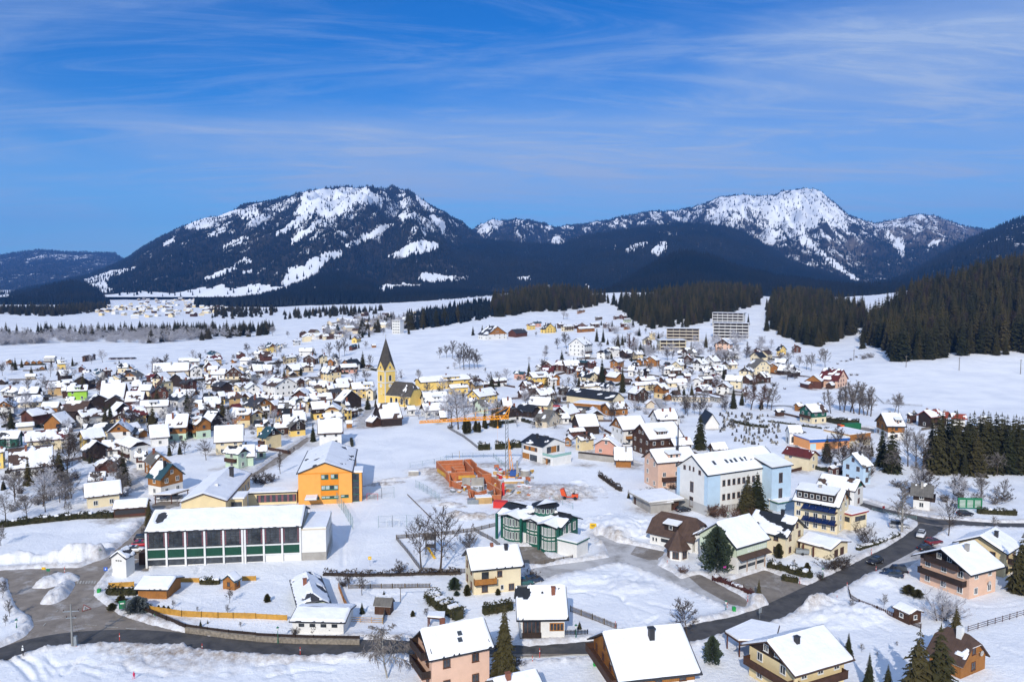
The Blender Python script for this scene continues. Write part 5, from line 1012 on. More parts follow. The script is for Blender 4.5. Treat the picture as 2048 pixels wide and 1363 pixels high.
# ---- kindergarten: half-timbered, bowed fronts, two storeys
kg = house(T('J', 800, 838, 1345, 950, 700, 930), hw=6.3, pitch=22, wall='green_timber', roof='black', cover=.8, bare=[(-1, -.75, .8, .4, .35), (-1, .7, .85, .3, .2)], label='dark green half-timbered kindergarten with bowed window fronts', name='kindergarten', cat='kindergarten', chim=0, oh=.9, wins=False, seed=6)
h = kg; L = h['L']; W = h['W']; M_GT = WALLS['green_timber']; M_INF = mat('white_infill', (.68, .68, .64), .8)
def bow(t0, t1, bulge, n, zt, rz, gable=True):
    y0 = -W/2; wd = t1-t0; rr = (wd*wd/4+bulge*bulge)/(2*bulge); cy = y0-bulge+rr; half = math.asin(wd/2/rr); P = []
    for k in range(n+1): a_ = -half+2*half*k/n; P.append((t0+wd/2+rr*math.sin(a_), cy-rr*math.cos(a_)))
    o = MB().prism([(t1, y0+.5), (t0, y0+.5)]+P, -1, zt).build('bow_front', M_GT, h['root'])
    for k in range(n):
        a_, b_ = Vector((*P[k], 0)), Vector((*P[k+1], 0)); m_ = (a_+b_)/2; d = (b_-a_); ang = math.atan2(d.y, d.x); ln = d.length; q = Matrix.Translation(m_) @ Matrix.Rotation(ang, 4, 'Z')
        for z in (1.75, 4.85):
            for sft in (-ln*.24, ln*.24): p = q @ Vector((sft, -.02, z)); window(o, p, ang, round(min(.85, ln*.36), 1), 1.8, False, True, False)
        b = MB()
        for e in range(4): t = -ln/2+ln*(e+.5)/4; b.box(t-ln*.09, t+ln*.09, -.04, .03, 3.05, 3.42, 0, q)
        b.build('infill_band', M_INF, o)
        c = MB()
        for z in (.72, 2.78, 3.5, 5.85): c.box(-ln/2, ln/2, -.09, .02, z, z+.12, 0, q)
        c.build('timber_rail', M_GT, o)
        MB().box(-ln/2-.09, -ln/2+.09, -.12, .05, -1, zt, 0, q).build('timber_post', M_GT, o)
    if gable:
        ov = .8; xa, xb, xm = t0-ov, t1+ov, (t0+t1)/2; yf = y0-bulge-ov; yb = y0+W*.45; mb = MB(); sn = MB()
        for (x_, s_) in ((xa, -1), (xb, 1)):
            q = [(x_, yf+bulge*.55, zt-.1), (xm, yf, zt+rz), (xm, yb, zt+rz+.35), (x_, yb, zt+.25)]; mb.slab(q, .2)
            q2 = [(p[0]-s_*.12 if i in (0, 3) else p[0], p[1]+.15, p[2]+.25) for i, p in enumerate(q)]; sn.slab(q2, .23)
        mb.build('bow_roof', ROOFS['black'], o); sn.build('bow_snow', M_RSNOW, o)
bow(-L/2+.8, -L/2+6.0, 1.2, 4, 5.9, .9); bow(-L/2+7.6, -L/2+11.2, .5, 3, 5.9, .8, True); bow(-L/2+12.2, L/2-.5, 2.2, 7, 6.0, .9)
for t in (-L/2-.2, -L/2+6.8, -L/2+11.8, L/2): fbox(h, 'S', 'corner_post', M_GT, t-.25, t+.25, -1, 6.2, 1.5, -1.0)
for t in spans(-W/2+.5, W/2-.5, 3):
    for z in (1.75, 4.85): fwin(h, 'E', t, z, 1.0, 1.8)
MB().box(-L/2+6.2, -L/2+7.4, -W/2-.05, -W/2+.02, .4, 2.7).build('door', M_INF, h['root'])
cu = MB(); cu.bar((L*.12, -.2, h['ze']+h['Hr']-1.6), (L*.12, -.2, h['ze']+h['Hr']+1.3), 2.6, n=14); cu = cu.build('cupola', M_GT, h['root']); b = MB(); b.bar((L*.12, -.2, h['ze']+h['Hr']+1.303), (L*.12, -.2, h['ze']+h['Hr']+2.6), 3.3, .1, 14); b.build('cupola_roof', ROOFS['black'], cu); b = MB(); b.bar((L*.12+.5, -.5, h['ze']+h['Hr']+1.6), (L*.12+.1, -.3, h['ze']+h['Hr']+2.7), 2.7, .2, 14); b.build('cupola_snow', M_RSNOW, cu)
for k in range(9): a_ = math.pi+k*math.pi/8; window(cu, (L*.12+2.58*math.cos(a_), -.2+2.58*math.sin(a_), h['ze']+h['Hr']+.5), a_+math.pi/2, .7, 1.1, False, False)
wa = MB().box(L/2+.03, L/2+5.2, -W/2-1.5, W/2-4, -1, 3.4).build('white_annex', WALLS['white'], h['root']); MB().box(L/2+.03, L/2+5.5, -W/2-1.8, W/2-3.7, 3.403, 3.6).build('annex_roof', M_GT, wa); MB().box(L/2+.1, L/2+5.3, -W/2-1.6, W/2-3.9, 3.603, 3.9).build('annex_snow', M_RSNOW, wa)
# ---- apartment blocks on the slope
def apartments(P1, P2, depth, floors, label, hip=False, dark=.5, wall='cream'):
    A = ground_at(*P1); B = ground_at(*P2); f = flat(P1, P2, depth, floors*2.9, wall, label, 'apartment_block', 'apartments', 1.0, M_DARKM, True, z0=-8); L = f['L']
    for k in range(floors):
        z = k*2.9+.5; o = fbox(f, 'S', 'balcony', WALLS[wall], -L/2, L/2, z, z+.62, 1.5, -1.35); fbox(f, 'S', 'balcony_rail', WALLS['dark_timber'], -L/2, L/2, z+.63, z+1.05, 1.47, -1.38); fbox(f, 'S', 'balcony_floor', M_CONC, -L/2, L/2, z-.18, z-.003, 1.5, .02); fbox(f, 'S', 'window_strip', WALLS['dark_timber'], -L/2+.3, L/2-.3, z+.2, z+2.2, .04)  # dark strip behind each balcony paints the shade of the recess
    for t in np.linspace(-L/2, L/2, max(4, int(L/4.2))): fbox(f, 'S', 'party_wall', WALLS[wall], t-.14, t+.14, -1, floors*2.9, 1.62, .03)
    for e in 'EW':
        for k in range(floors): fwin(f, e, 0, k*2.9+1.6, 1.2, 1.3)
    return f
ap1 = apartments(*T('C', 1562, 205, 1800, 205), 12, 5, 'upper pale hillside apartment block with dark balcony bands', wall='white'); ap2 = apartments(*T('C', 1568, 298, 1840, 298), 12, 5, 'lower long hillside apartment block with rows of dark balconies', wall='white')
ap3 = apartments(*T('C', 1205, 318, 1455, 318), 14, 4, 'dark hillside apartment block with a broken snowy roof', wall='beige'); ap4 = apartments(*T('C', 1152, 395, 1350, 392), 12, 3, 'low cream hillside apartment block below the dark one')
house(pos=(*ap3['pos'][:3], ap3['L']*1.02, 8.2, ap3['ang']), hw=11.9, pitch=30, hip=.7, wall='beige', roof='black', cover=.5, label='black hipped roof storey on the dark hillside apartment block', wins=False, chim=0, oh=.8, name='roof_storey', cat='roof', seed=9) if False else None
hb = flat(*T('Q', 314, 925, 362, 925), 8, 13.5, 'white', 'lone white hotel block at the edge of the far woods', 'hotel_block', 'hotel', .5, M_BOARD, win=4, floors=5)
# ---------------------------------------------------------------- the town: every house from three spots of its roof
WC = dict(w='white', c='cream', py='pale_yellow', y='yellow', o='orange', p='pink', s='salmon', m='mint', l='lime', gr='grey', pg='pale_green', lb='light_blue', oc='ochre', be='beige',
          B='brown_timber', D='dark_timber', O='ochre_timber', R='red_timber', G='green_timber')
RC = dict(k='black', b='brown', r='red', g='grey', s='slate', t='teal', R='bright_red')
# tile, ridge end, other ridge end, eave below the first; wall height, wall, upper wall, roof, snow share, extras (h hip, d dormer, b balcony, - no chimney), kind
TOWN = """
A 648 238 735 222 655 262 4 B - b .3 - barn
A 440 272 515 268 455 302 5 y - k 1 d
A 75 265 60 262 95 285 3 O - b .9 - hut
A 205 277 215 271 228 292 2.6 O - b 1 - cabin
A 258 275 268 270 280 290 2.6 O - b 1 - cabin
A 305 273 315 268 327 288 2.6 O - b 1 - cabin
A 325 320 335 312 346 345 2.2 O - b 1 - cabin
A 345 240 435 240 348 262 3.4 gr - s 1 - barn
A 915 298 1005 296 925 325 4 c - k 1
A 1245 262 1225 258 1285 283 3.5 D - k .15
A 1185 297 1480 288 1215 345 4.6 be - b 1 d
A 1530 308 1500 295 1470 345 5.2 w - b 1
A 1385 258 1560 252 1385 280 3.4 gr - s 1 -
A 1602 258 1652 252 1592 290 5 w - k 1
A 1885 210 1860 205 1915 226 3.6 R - b .6 - barn
A 1640 197 1685 206 1612 235 4 w - t .05
A 1700 234 1690 228 1730 250 4 y O b .9
A 1880 248 1970 252 1870 285 4 w O b 1
A 1868 312 1905 305 1850 345 4 c - k 1
A 1960 310 2040 306 1950 350 4.5 w B b 1
A 628 318 640 312 656 341 3.2 R - b .8
A 640 352 700 350 640 376 3 B - b 1
A 785 353 748 336 818 386 4.6 w - t .3
A 800 340 860 335 815 366 4.4 R - b .4
A 810 408 880 403 810 440 3.6 R - b 1
A 775 425 802 420 735 456 3.6 B - b .05 - barn
A 980 346 1052 340 970 376 4 B - k .5
A 1150 375 1240 382 1135 410 4 R - r .1
A 1300 405 1268 402 1372 437 8 py - b .55 h
A 1340 385 1440 380 1350 406 4.4 w O b 1 d
A 1498 413 1440 408 1536 462 5 R - s .15
A 1817 324 1832 316 1892 386 4.2 c B b .9 b
A 1640 352 1760 350 1640 385 3.6 w - s 1
A 1610 318 1700 315 1610 350 3.6 c - s 1
A 1600 395 1700 392 1612 440 3.4 c - b 1
A 1690 428 1766 440 1665 500 3.6 D - s .1 - barn
A 1830 455 1920 442 1842 500 3.4 c - b 1
A 1932 370 1982 360 1915 402 4.6 gr - g .7
A 520 470 690 463 522 520 5.4 l - b 1 d
A 480 455 600 450 502 492 4.4 B - b 1
A 785 457 985 450 810 548 4.2 B - b 1 - barn
A 982 517 1132 512 996 575 3.6 R - b 1 - barn
A 1025 428 1110 425 1035 465 3.6 B - b 1
A 1085 462 1190 460 1090 505 4 c - b 1
A 1245 478 1230 462 1322 526 4.4 R - s .15 d
A 768 540 745 532 660 605 3.8 D - s .5 - barn
A 890 548 905 540 832 640 3.8 D - s .25 - barn
A 960 604 905 596 838 662 3 D - s .9 - barn
A 135 550 345 542 125 608 3 c - b 1
A 325 600 468 595 325 655 3 O - b 1 - barn
A 245 645 325 641 243 656 2.5 O - b .9 - shed
A 510 560 585 557 505 588 2.8 B - b 1
A 30 478 150 490 0 530 3 gr - s 1 h
A 1085 590 1320 580 1085 640 5.6 w - b 1 d
A 1435 541 1342 530 1378 586 4 w - k .6
A 1590 525 1652 525 1572 576 4.2 y - k .08
A 1690 520 1750 515 1685 552 4.6 y B b 1
A 1770 525 1882 520 1776 570 5.4 oc B b 1
A 1540 612 1680 605 1530 660 2.7 B - b 1 -
A 1908 528 1952 520 1870 566 4.4 c B b 1
A 1950 558 2022 555 1952 577 6 p - b 1
A 1290 697 1475 690 1320 765 5.6 m O b 1 d
A 1592 718 1492 690 1526 782 6.2 m O k .6 db
A 1700 672 1610 668 1760 735 4 D - k .8 -
A 1830 655 1960 650 1815 700 6.2 py O b .95 d
A 1155 782 1315 770 1190 880 3.8 w D b 1
A 1665 787 1900 775 1682 862 5 c D b 1 d
A 620 822 800 800 665 886 4.6 y - b 1 b
A 755 900 702 890 670 988 4.2 D - s .55
A 1090 893 988 858 1003 955 6.2 w D b 1 b
A 790 900 950 890 800 945 3.1 w - b 1
A 0 825 166 820 0 902 4.2 G - s 1 -
A 186 832 540 803 180 912 4.4 c - r .93
A 62 962 415 930 80 1060 3.4 w - b 1
A -60 960 48 955 -60 1000 6 y - b 1
A 690 1150 830 1140 700 1182 2.6 w - b .9 - garage
A 842 1040 802 1020 762 1110 2.9 R - b .9 - shed
A 1045 985 1145 980 1045 1032 5 w R b 1
A 1110 1020 1190 1015 1112 1056 4.6 R - b 1
A 1900 955 1772 940 1846 1000 5.6 m B k .9 b
A 1882 936 1990 930 1936 982 4 m - b 1
A 890 1005 940 1020 850 1060 3 B - b 1 - shed
B 15 660 -30 652 56 702 5 py O b .9
B 45 640 100 635 40 662 3.6 B - b 1
B 20 555 62 550 42 602 4.2 pg - b .7
B 40 548 210 545 45 606 4 c - b 1
B 110 592 182 577 142 656 4 R - b 1
B 238 405 132 388 152 492 6.2 w - b .45 b
B 360 418 342 414 392 437 4 B - b .05
B 285 490 470 480 290 546 4.2 c B b 1 dh
B 215 238 310 228 210 266 5 py - t .8
B 330 180 455 178 320 206 4.6 w - b 1
B 530 225 512 222 562 252 5 c - k .06 h
B 577 260 600 250 545 275 4 O - b .7
B 597 240 630 236 640 272 4 w - k .3
B 650 305 785 298 650 336 4.6 s D b 1 b
B 735 157 778 146 728 181 3.8 R - t .2 - barn
B 900 150 936 148 900 162 2.4 O - b .8 - hut
B 0 310 132 308 0 360 3.1 O - b 1 - barn
B -60 282 60 282 -80 303 4 w - k .2
B 20 165 75 162 20 186 5 c - b 1
B 130 140 92 138 80 162 5 y O t .3
B 155 140 180 150 150 160 4 c - t .3
B 195 145 240 140 190 160 4 w - b .7
B 290 115 350 110 290 135 5 w - b 1
B -20 200 60 198 -20 225 4.6 w - b 1
B 415 70 470 68 415 86 4.6 c - b 1
B 515 70 565 68 515 90 4.6 c - b 1
B 605 75 666 72 605 90 4.2 w - b 1
B 375 43 365 40 406 71 4.4 B - b .2
B 597 10 590 8 625 30 4.6 B - b .3
B 800 80 762 90 775 96 4 y - b .3
B 410 438 556 432 410 475 4.8 c - b 1 d
B 545 455 602 452 540 490 4.6 c B b 1
B 582 458 730 450 590 490 5 c - b 1
B 735 448 916 440 740 505 5.2 y - b 1 d
B 880 490 912 472 848 526 5.4 c - b 1
B 1250 405 1660 378 1255 458 5.2 y - b 1 d
B 1500 465 1650 455 1520 488 4 y - b 1
B 1730 405 1702 400 1786 436 4.4 R - b .3
B 1680 445 1760 435 1670 480 4.2 oc - b 1
B 1770 445 1832 440 1770 466 3.6 B - b 1
B 1842 415 1950 405 1830 436 4 w B b 1
B 1683 505 1842 482 1742 560 4.6 y - b 1
B 1652 570 1722 565 1650 602 3.2 w - b 1
B 1722 575 1792 570 1742 640 4 pg - g .4
B 1912 570 1992 568 1900 612 3.6 w - b 1
B 1290 525 1490 515 1320 602 3.2 w - k .78 d
B 1288 612 1482 600 1332 662 3.6 w D b 1
B 1420 668 1492 665 1440 720 3 w B b 1
B 938 612 1112 602 968 738 3.6 D - b 1 - barn
B 885 702 946 712 848 752 2.8 B - b 1 - shed
B 1170 632 1240 626 1180 666 3.2 w - b 1
B 712 570 682 572 762 640 4 c - s .3 h
B 745 507 682 500 640 582 4.6 D - s .75 - barn
B 410 535 592 525 420 586 4 c - b 1
B 575 495 660 488 570 521 4.4 B - s .1
B 260 565 420 555 270 602 4.2 y - k .62 d
B 280 612 386 608 285 676 3.8 B - b 1
B 420 598 582 588 450 656 5.2 y D b 1
B 590 625 612 602 658 662 5 py O b 1
B 515 685 670 675 520 726 3.2 w - b 1
B 690 650 742 640 680 666 5 y - b .6
B 695 745 756 742 695 766 2.5 O - b 1 - hut
B 475 730 676 722 480 803 5.2 w - b 1 d
B 730 655 792 645 735 676 3.4 B - b 1
B 200 700 392 690 215 756 3.6 c - b 1
B 332 733 302 720 397 792 4.6 y D g .35 d
B 130 765 272 755 140 802 3.6 B - b 1
B 145 795 77 785 62 872 5.2 py D t .2 b
B -10 940 92 935 -10 986 3.2 m - b 1
B 145 690 192 688 140 712 4.6 y - k .2
B -5 525 82 518 5 556 3.6 c - b 1
B -10 775 62 770 -10 792 4.4 y - b .8
B 195 650 262 646 200 690 4 y B k .25
Q 950 880 890 876 870 912 5 w O s .35
Q 1035 898 1106 893 1050 935 4.4 R - s .04 - barn
C 120 185 175 182 115 206 5 y - r .6
C 165 168 226 166 165 186 4.6 s - t .08
C 300 180 262 178 236 210 4.8 y - s .35
C 355 178 402 175 350 196 4.4 B - b .9
C 390 195 476 190 395 216 5.4 c B b .9 b
C 480 190 520 186 478 208 4 B - b .9
C 545 175 562 172 576 201 4.6 R - b .8
C 510 210 640 203 510 235 4.4 O - b 1
C 610 178 682 175 610 196 4.4 B - b 1
C 710 182 756 178 710 202 4.4 R - b .8
C 755 212 812 208 752 228 4.2 B - b .7
C 795 122 830 118 788 138 4.4 R - b .8
C 850 110 882 108 838 136 4.6 R - b .9
C 870 145 926 140 870 160 5 pg - b 1
C 845 178 892 176 845 192 4.2 R - b .8
C 872 198 918 194 870 212 4.2 O - b .8
C 650 130 702 126 648 142 4.2 B - b .8
C 965 118 992 116 962 132 4.4 B - b .8
C 510 78 566 70 510 91 4.4 O - b .5
C 500 296 566 288 582 336 9.2 w - k .85 b
C 690 388 765 370 735 402 5 w D k .4
C 755 366 832 362 770 384 6.5 w - b 1
C 1060 285 1040 282 1024 304 4.6 c - k .5
C 1070 250 1116 248 1070 263 6.6 py - b .9
C 1050 312 1082 310 1040 330 4.4 R - b .5
C 1640 302 1668 294 1720 322 7.5 p B k .8 b
C 265 472 302 465 322 500 4.6 R - b .75
C 240 510 332 512 225 551 4.2 R - r .1
C 345 465 430 470 350 506 4.6 R - r .65
C 430 520 470 512 440 548 4.2 R - b .4
C 455 490 512 485 460 516 4.4 B - b 1
C 510 462 592 470 510 492 4.2 D - t .08
C 510 508 562 510 480 546 4.8 O - r .6 d
C 600 478 652 472 590 500 4.4 R - r .5
C 790 458 848 446 822 490 5 O B b .9
C 985 455 1005 450 962 475 4 O - b .4
C 1075 436 1112 430 1132 460 4.8 O - b .8
C 1035 458 1062 455 1020 478 4.2 O B b .5
C 1275 475 1312 470 1328 491 4.6 c - b 1
C 1365 425 1390 420 1402 452 4.4 B - b .6
C 1440 460 1502 455 1482 500 5 w D b 1
C 1530 435 1592 430 1582 476 5 w - b 1
C 1952 370 1892 376 1925 402 4.4 R - b .4
C 1962 458 1886 448 1866 496 5.4 c - g .08
C 1842 510 1812 520 1790 545 5 c D k .5
C 1930 560 1986 555 1966 612 4 B - b .8
C 1815 586 1850 580 1770 612 3.2 B - b .8
C 20 550 102 556 20 582 4 s - t .2
C 130 562 272 552 150 616 5.2 y B b 1 d
C 285 595 342 590 290 632 4.4 w - b 1
C 346 572 302 562 290 592 5.2 O - b .7
C 82 625 165 620 130 682 5 R - b .6 d
C 50 702 122 698 55 732 3 B - b 1 - hut
C 182 690 312 678 226 742 6.4 w B b 1 b
C 355 672 446 676 350 692 4 D - k .1
C 525 655 692 645 530 676 3.6 c - b 1
C 560 690 700 684 565 706 3.2 c - b 1
C 772 650 702 636 742 682 4.6 w - k .3
C 990 600 1112 590 970 626 3.6 B - b 1
C 945 642 1142 628 952 672 4.2 py D b 1
C 1135 652 1192 645 1186 692 5.6 py O b 1
C 920 700 1002 695 920 721 2.8 B - b 1 - shed
C 960 722 1042 718 962 742 2.6 O - b .9 - shed
C 1190 612 1362 608 1185 642 3.2 c - b 1 d
C 1335 570 1392 568 1330 592 4 R - b .9
C 1215 580 1282 576 1212 598 3.6 R - b .6
C 1440 600 1462 596 1482 628 4 w - b .9
C 1480 598 1562 592 1485 622 4 B - b 1
C 1560 575 1612 572 1545 595 4 R - r .4
C 1590 608 1622 602 1642 640 3.6 B - b .9
C 1640 642 1672 630 1712 668 4.4 w B b .8
C 1450 662 1542 655 1472 716 3.6 R - b 1
C 905 510 962 512 910 541 4 w - b 1
C 950 548 1022 545 950 566 3.6 w - b 1
C 1030 530 1062 528 1012 548 4 D - k .3
C 1165 510 1262 508 1160 536 4.2 w - k .8
C 1225 535 1322 530 1222 552 3.4 B - b .8
C 1285 650 1362 645 1280 664 3 w - b 1
C 470 676 832 718 420 742 4.4 c - k .1 - barn
C 725 802 882 790 792 832 3.6 O - b 1
C 60 800 192 815 32 860 3.6 D - k .25 -
C 15 820 -32 808 86 886 4.4 w D k .4
C 332 855 220 845 285 948 3.6 be - g .04
C 370 885 442 880 380 926 3 w - b 1
C 488 892 656 886 536 985 3.6 D - b 1 - barn
C 440 1000 562 990 450 1032 3.2 R - b 1
C 430 1060 452 1045 472 1082 3.2 O - b .7
C 505 1052 628 1036 490 1096 4.6 py - b 1
C 728 1066 765 1048 645 1160 3.7 s - b .95
C 720 1052 792 1048 732 1098 4 c - b 1
C 808 910 1010 898 890 1003 6.2 w O b 1 b
C 992 965 1270 945 1095 1080 6.6 B - b 1 db
C 1095 852 1272 845 1146 932 5 w - b 1
C 790 1145 940 1148 762 1190 3 O - b 1
C 1068 1165 1390 1140 1152 1260 8.4 p - b 1 db
C 1235 1080 1392 1070 1270 1132 5 B - b 1
C 1545 1112 1665 1105 1535 1160 2.6 B - b 1 -
D 120 350 90 348 166 372 4.6 y - k .4
D 232 352 215 348 262 380 4.4 R - b .3
D 35 490 20 482 86 537 4.4 O - b .8
D 165 545 242 538 170 586 3.6 D - k .95
D 430 528 592 540 500 582 4.8 p - r .42 d
D 352 583 386 565 428 628 4.6 R O b 1 - barn
D 262 622 336 640 252 654 3.2 R - b .95 - shed
D 510 630 472 640 540 652 2.6 B - b .7 - hut
D 288 812 418 803 343 878 5.6 c G b 1 b
D 218 800 262 796 240 826 3 O - b .9 - hut
D 60 850 122 846 50 872 2.6 B - k .7 - hut
D 292 1022 240 1010 216 1052 2.8 B - s .03 - hut
D 372 1172 150 1132 322 1228 5 c - r .1
D 652 1192 735 1180 748 1300 6.2 lb - g .6
D 480 1292 562 1270 490 1310 3 R - b 1
D 878 878 1035 880 960 970 5.6 w O s .85 d
D 1213 858 1332 845 1272 916 5.2 D - R .6 b
D 1090 880 1152 870 1082 912 4 B - s .4
D 1330 862 1412 870 1320 910 4.4 D - R .3
D 1420 880 1545 885 1422 925 4.4 w - R .35
D 1640 905 1700 900 1640 925 4 w - b .8
""".strip().split('\n')
LANDMARKS = [('the yellow church', 790, 770), ('the orange school', 655, 935), ('the white gymnasium', 455, 1070), ('the yellow crane', 1008, 880), ('the green kindergarten', 1085, 1050), ('the white office block', 1460, 940),
             ('the black barn roof', 1185, 785), ('the cemetery', 1500, 845), ('the hillside apartments', 1455, 655), ('the modern house', 1085, 890), ('the lime green house', 155, 778), ('the spruce pair', 1222, 755),
             ('the slope farm', 1630, 757), ('the field trees', 925, 712), ('the riverside field', 330, 700), ('the spruce grove', 1930, 880), ('the hilltop farm', 985, 662), ('the meadow spruces', 35, 725), ('the wooden twin houses', 330, 945), ('the white hotel block', 793, 655), ('the orange hall', 1680, 890), ('the brown chalet', 1310, 880), ('the mint house', 485, 908), ('the power pole', 145, 1260), ('the playground tower', 860, 1110), ('the garage hall', 1475, 1100), ('the green notice board', 1940, 1010), ('the large pink house', 1920, 1140), ('the solar guesthouse', 1650, 1010), ('the brick garage', 635, 1245), ('the long yellow house', 885, 765), ('the slope chalet', 702, 738)]
def place_phrase(px, py, skip=()):
    b = min((l for l in LANDMARKS if l[0] not in skip), key=lambda l: math.hypot(px-l[1], (py-l[2])*1.6)); dx, dy = px-b[1], (py-b[2])*1.6
    if abs(dx) > abs(dy): ph = 'right of' if dx > 0 else 'left of'
    else: ph = 'in front of' if dy > 0 else 'behind'
    return ph+' '+b[0], math.hypot(dx, dy)
ORD = ['nearest', 'second nearest', 'third nearest', 'fourth nearest', 'fifth nearest', 'sixth nearest', 'seventh nearest', 'eighth nearest', 'ninth nearest', 'tenth nearest']
PENDING = []        # (object, look, px, py): labels are settled once everything of a look is known
def settle_labels():
    groups = {}
    for o, look, px, py in PENDING:
        ph, d = place_phrase(px, py); groups.setdefault((look, ph), []).append((d, o))
    for (look, ph), l in groups.items():
        l.sort(key=lambda q: q[0])
        for i, (d, o) in enumerate(l):
            o['label'] = f"{look}, {ph}" if len(l) == 1 else f"{look}, {ORD[i] if i < 10 else str(i+1)+'th nearest'} {ph}"
NICE = dict(pale_yellow='pale yellow', pale_green='pale green', light_blue='light blue', brown_timber='brown timber', dark_timber='dark timber', ochre_timber='ochre timber', red_timber='reddish timber', green_timber='green timber', lime='lime green', bright_red='red', teal='blue-black')
def nice(s): return NICE.get(s, s)
for ti, ln in enumerate(TOWN):
    q = ln.split(); t = q[0]; c = [float(v) for v in q[1:7]]; P = T(t, *c); hw = float(q[7]); wl = WC[q[8]]; up = WC[q[9]] if q[9] != '-' else None; rf = RC[q[10]]; cov = float(q[11])
    ex = q[12] if len(q) > 12 else ''; kind = q[13] if len(q) > 13 else 'house'
    rd = random.Random(ti*13+5)
    if cov >= .9 and rd.random() < .55: cov = rd.uniform(.72, .92)
    dist = 60*1593/max(P[0][1]-560, 40); near = dist < 330
    zup = None
    if up and rd.random() < .45 and kind != 'barn': zup = hw*.52
    h = house(P, hw=hw, pitch=30+rd.uniform(0, 9) if q[1] != 'x' else 30, oh=.75 if kind == 'house' else .5, wall=wl, upper=up, zup=zup, roof=rf, cover=cov, hip=.6 if 'h' in ex else (.3 if rd.random() < .12 and kind == 'house' else 0),
              near=1 if near else 0, name=('%s_house' % {'barn': 'x'}.get(kind, kind) if False else {'house': 'house', 'barn': 'barn', 'hut': 'hut', 'cabin': 'cabin', 'shed': 'shed', 'garage': 'garage'}[kind]), cat=kind,
              chim=0 if '-' in ex or kind != 'house' else rd.choice((1, 1, 2)), wins=kind == 'house', group='houses of the town' if kind == 'house' else None,
              balc=[(rd.choice(('S', 'S', 'W', 'E')), 2.6, .8, 1.1, 'ochre' if up == 'ochre_timber' or wl == 'ochre_timber' else 'brown')] if 'b' in ex else None, thick=.3, seed=ti+60)
    if 'd' in ex:
        dormer(h, rd.uniform(-.35, .35), max(2.2, h['L']*.3), 1.35, .28, -1, wl if not up else up, 2, cover=1 if cov > .5 else 0, roof=rf)
    rfd = 'snowy roof' if cov > .7 else (f'half-bare {nice(rf)} roof' if cov > .28 else f'bare {nice(rf)} roof')
    look = f"{nice(wl)} {kind}"+(f", {nice(up).split()[0]} gable, {rfd}" if up else f" with {rfd}")
    PENDING.append((h['root'], look, *[(P[0][0]+P[1][0])/2, (P[0][1]+P[2][1])/2]))
# ---- the remaining houses of the dense quarter, set on free plots in the same style
rf_ = np.random.default_rng(31); _n = 0; _try = 0
QZ = [(0, 755), (300, 735), (560, 715), (740, 735), (760, 800), (660, 860), (560, 850), (420, 880), (240, 900), (0, 880)]; QZ2 = [(1040, 775), (1090, 720), (1300, 700), (1560, 700), (1600, 745), (1480, 800), (1330, 810), (1180, 850), (1060, 850)]
def plot_free(x, y, r): return all(math.hypot(x-q[1]['pos'][0], y-q[1]['pos'][1]) > (max(q[1]['pos'][3], 2*q[1]['pos'][4])*.5+r) for q in HOUSES)
while _n < 150 and _try < 14000:
    _try += 1; x_, y_ = rf_.uniform(0, 1620), rf_.uniform(700, 905)
    if not (inpoly(np.array([x_]), np.array([y_]), QZ)[0] or inpoly(np.array([x_]), np.array([y_]), QZ2)[0]): continue
    g = ground_at(x_, y_)
    if not plot_free(g.x, g.y, 3.2 if _n < 62 else 1.8) or samp(MASK, np.array([g.x]), np.array([g.y]))[0] > .1: continue
    _n += 1; barn = rf_.random() < .3; wl = str(rf_.choice(['brown_timber', 'dark_timber', 'ochre_timber', 'red_timber'])) if barn else str(rf_.choice(['white', 'white', 'cream', 'beige', 'pale_yellow', 'brown_timber', 'grey', 'ochre']))
    up = str(rf_.choice(['brown_timber', 'dark_timber', 'ochre_timber'])) if not barn and rf_.random() < .5 and 'timber' not in wl else None; rf = str(rf_.choice(['brown', 'black', 'slate', 'grey', 'red'], p=[.35, .25, .2, .12, .08])); cov = float(rf_.choice([.95, .8, .6, .35, .08], p=[.4, .25, .12, .1, .13])); hw = float(rf_.uniform(2.8, 5.4))
    ln = rf_.uniform(7, 12); run = rf_.uniform(3.6, 5.2)
    if _n > 62: barn = True; up = None; wl = str(rf_.choice(['brown_timber', 'dark_timber', 'ochre_timber', 'grey', 'beige'])); ln = rf_.uniform(3.5, 7); run = rf_.uniform(1.8, 2.8); hw = float(rf_.uniform(2.1, 2.7))
    kd = 'shed' if _n > 62 else ('barn' if barn else 'house')
    h = house(pos=(g.x, g.y, g.z, ln, run, R(float(rf_.choice([12, -30, 40, 75, 100, -60])+rf_.normal(0, 8)))), hw=hw, pitch=float(rf_.uniform(30, 42)), wall=wl, upper=up, roof=rf, cover=cov, near=0, name=kd, cat=kd, chim=0 if barn else 1, wins=not barn, seed=500+_n, group=None if barn else 'houses of the town')
    rfd = 'snowy roof' if cov > .7 else (f'half-bare {nice(rf)} roof' if cov > .28 else f'bare {nice(rf)} roof'); kind = kd
    PENDING.append((h['root'], f"{nice(wl)} {kind}"+(f", {nice(up).split()[0]} gable, {rfd}" if up else f" with {rfd}"), x_, y_-8))
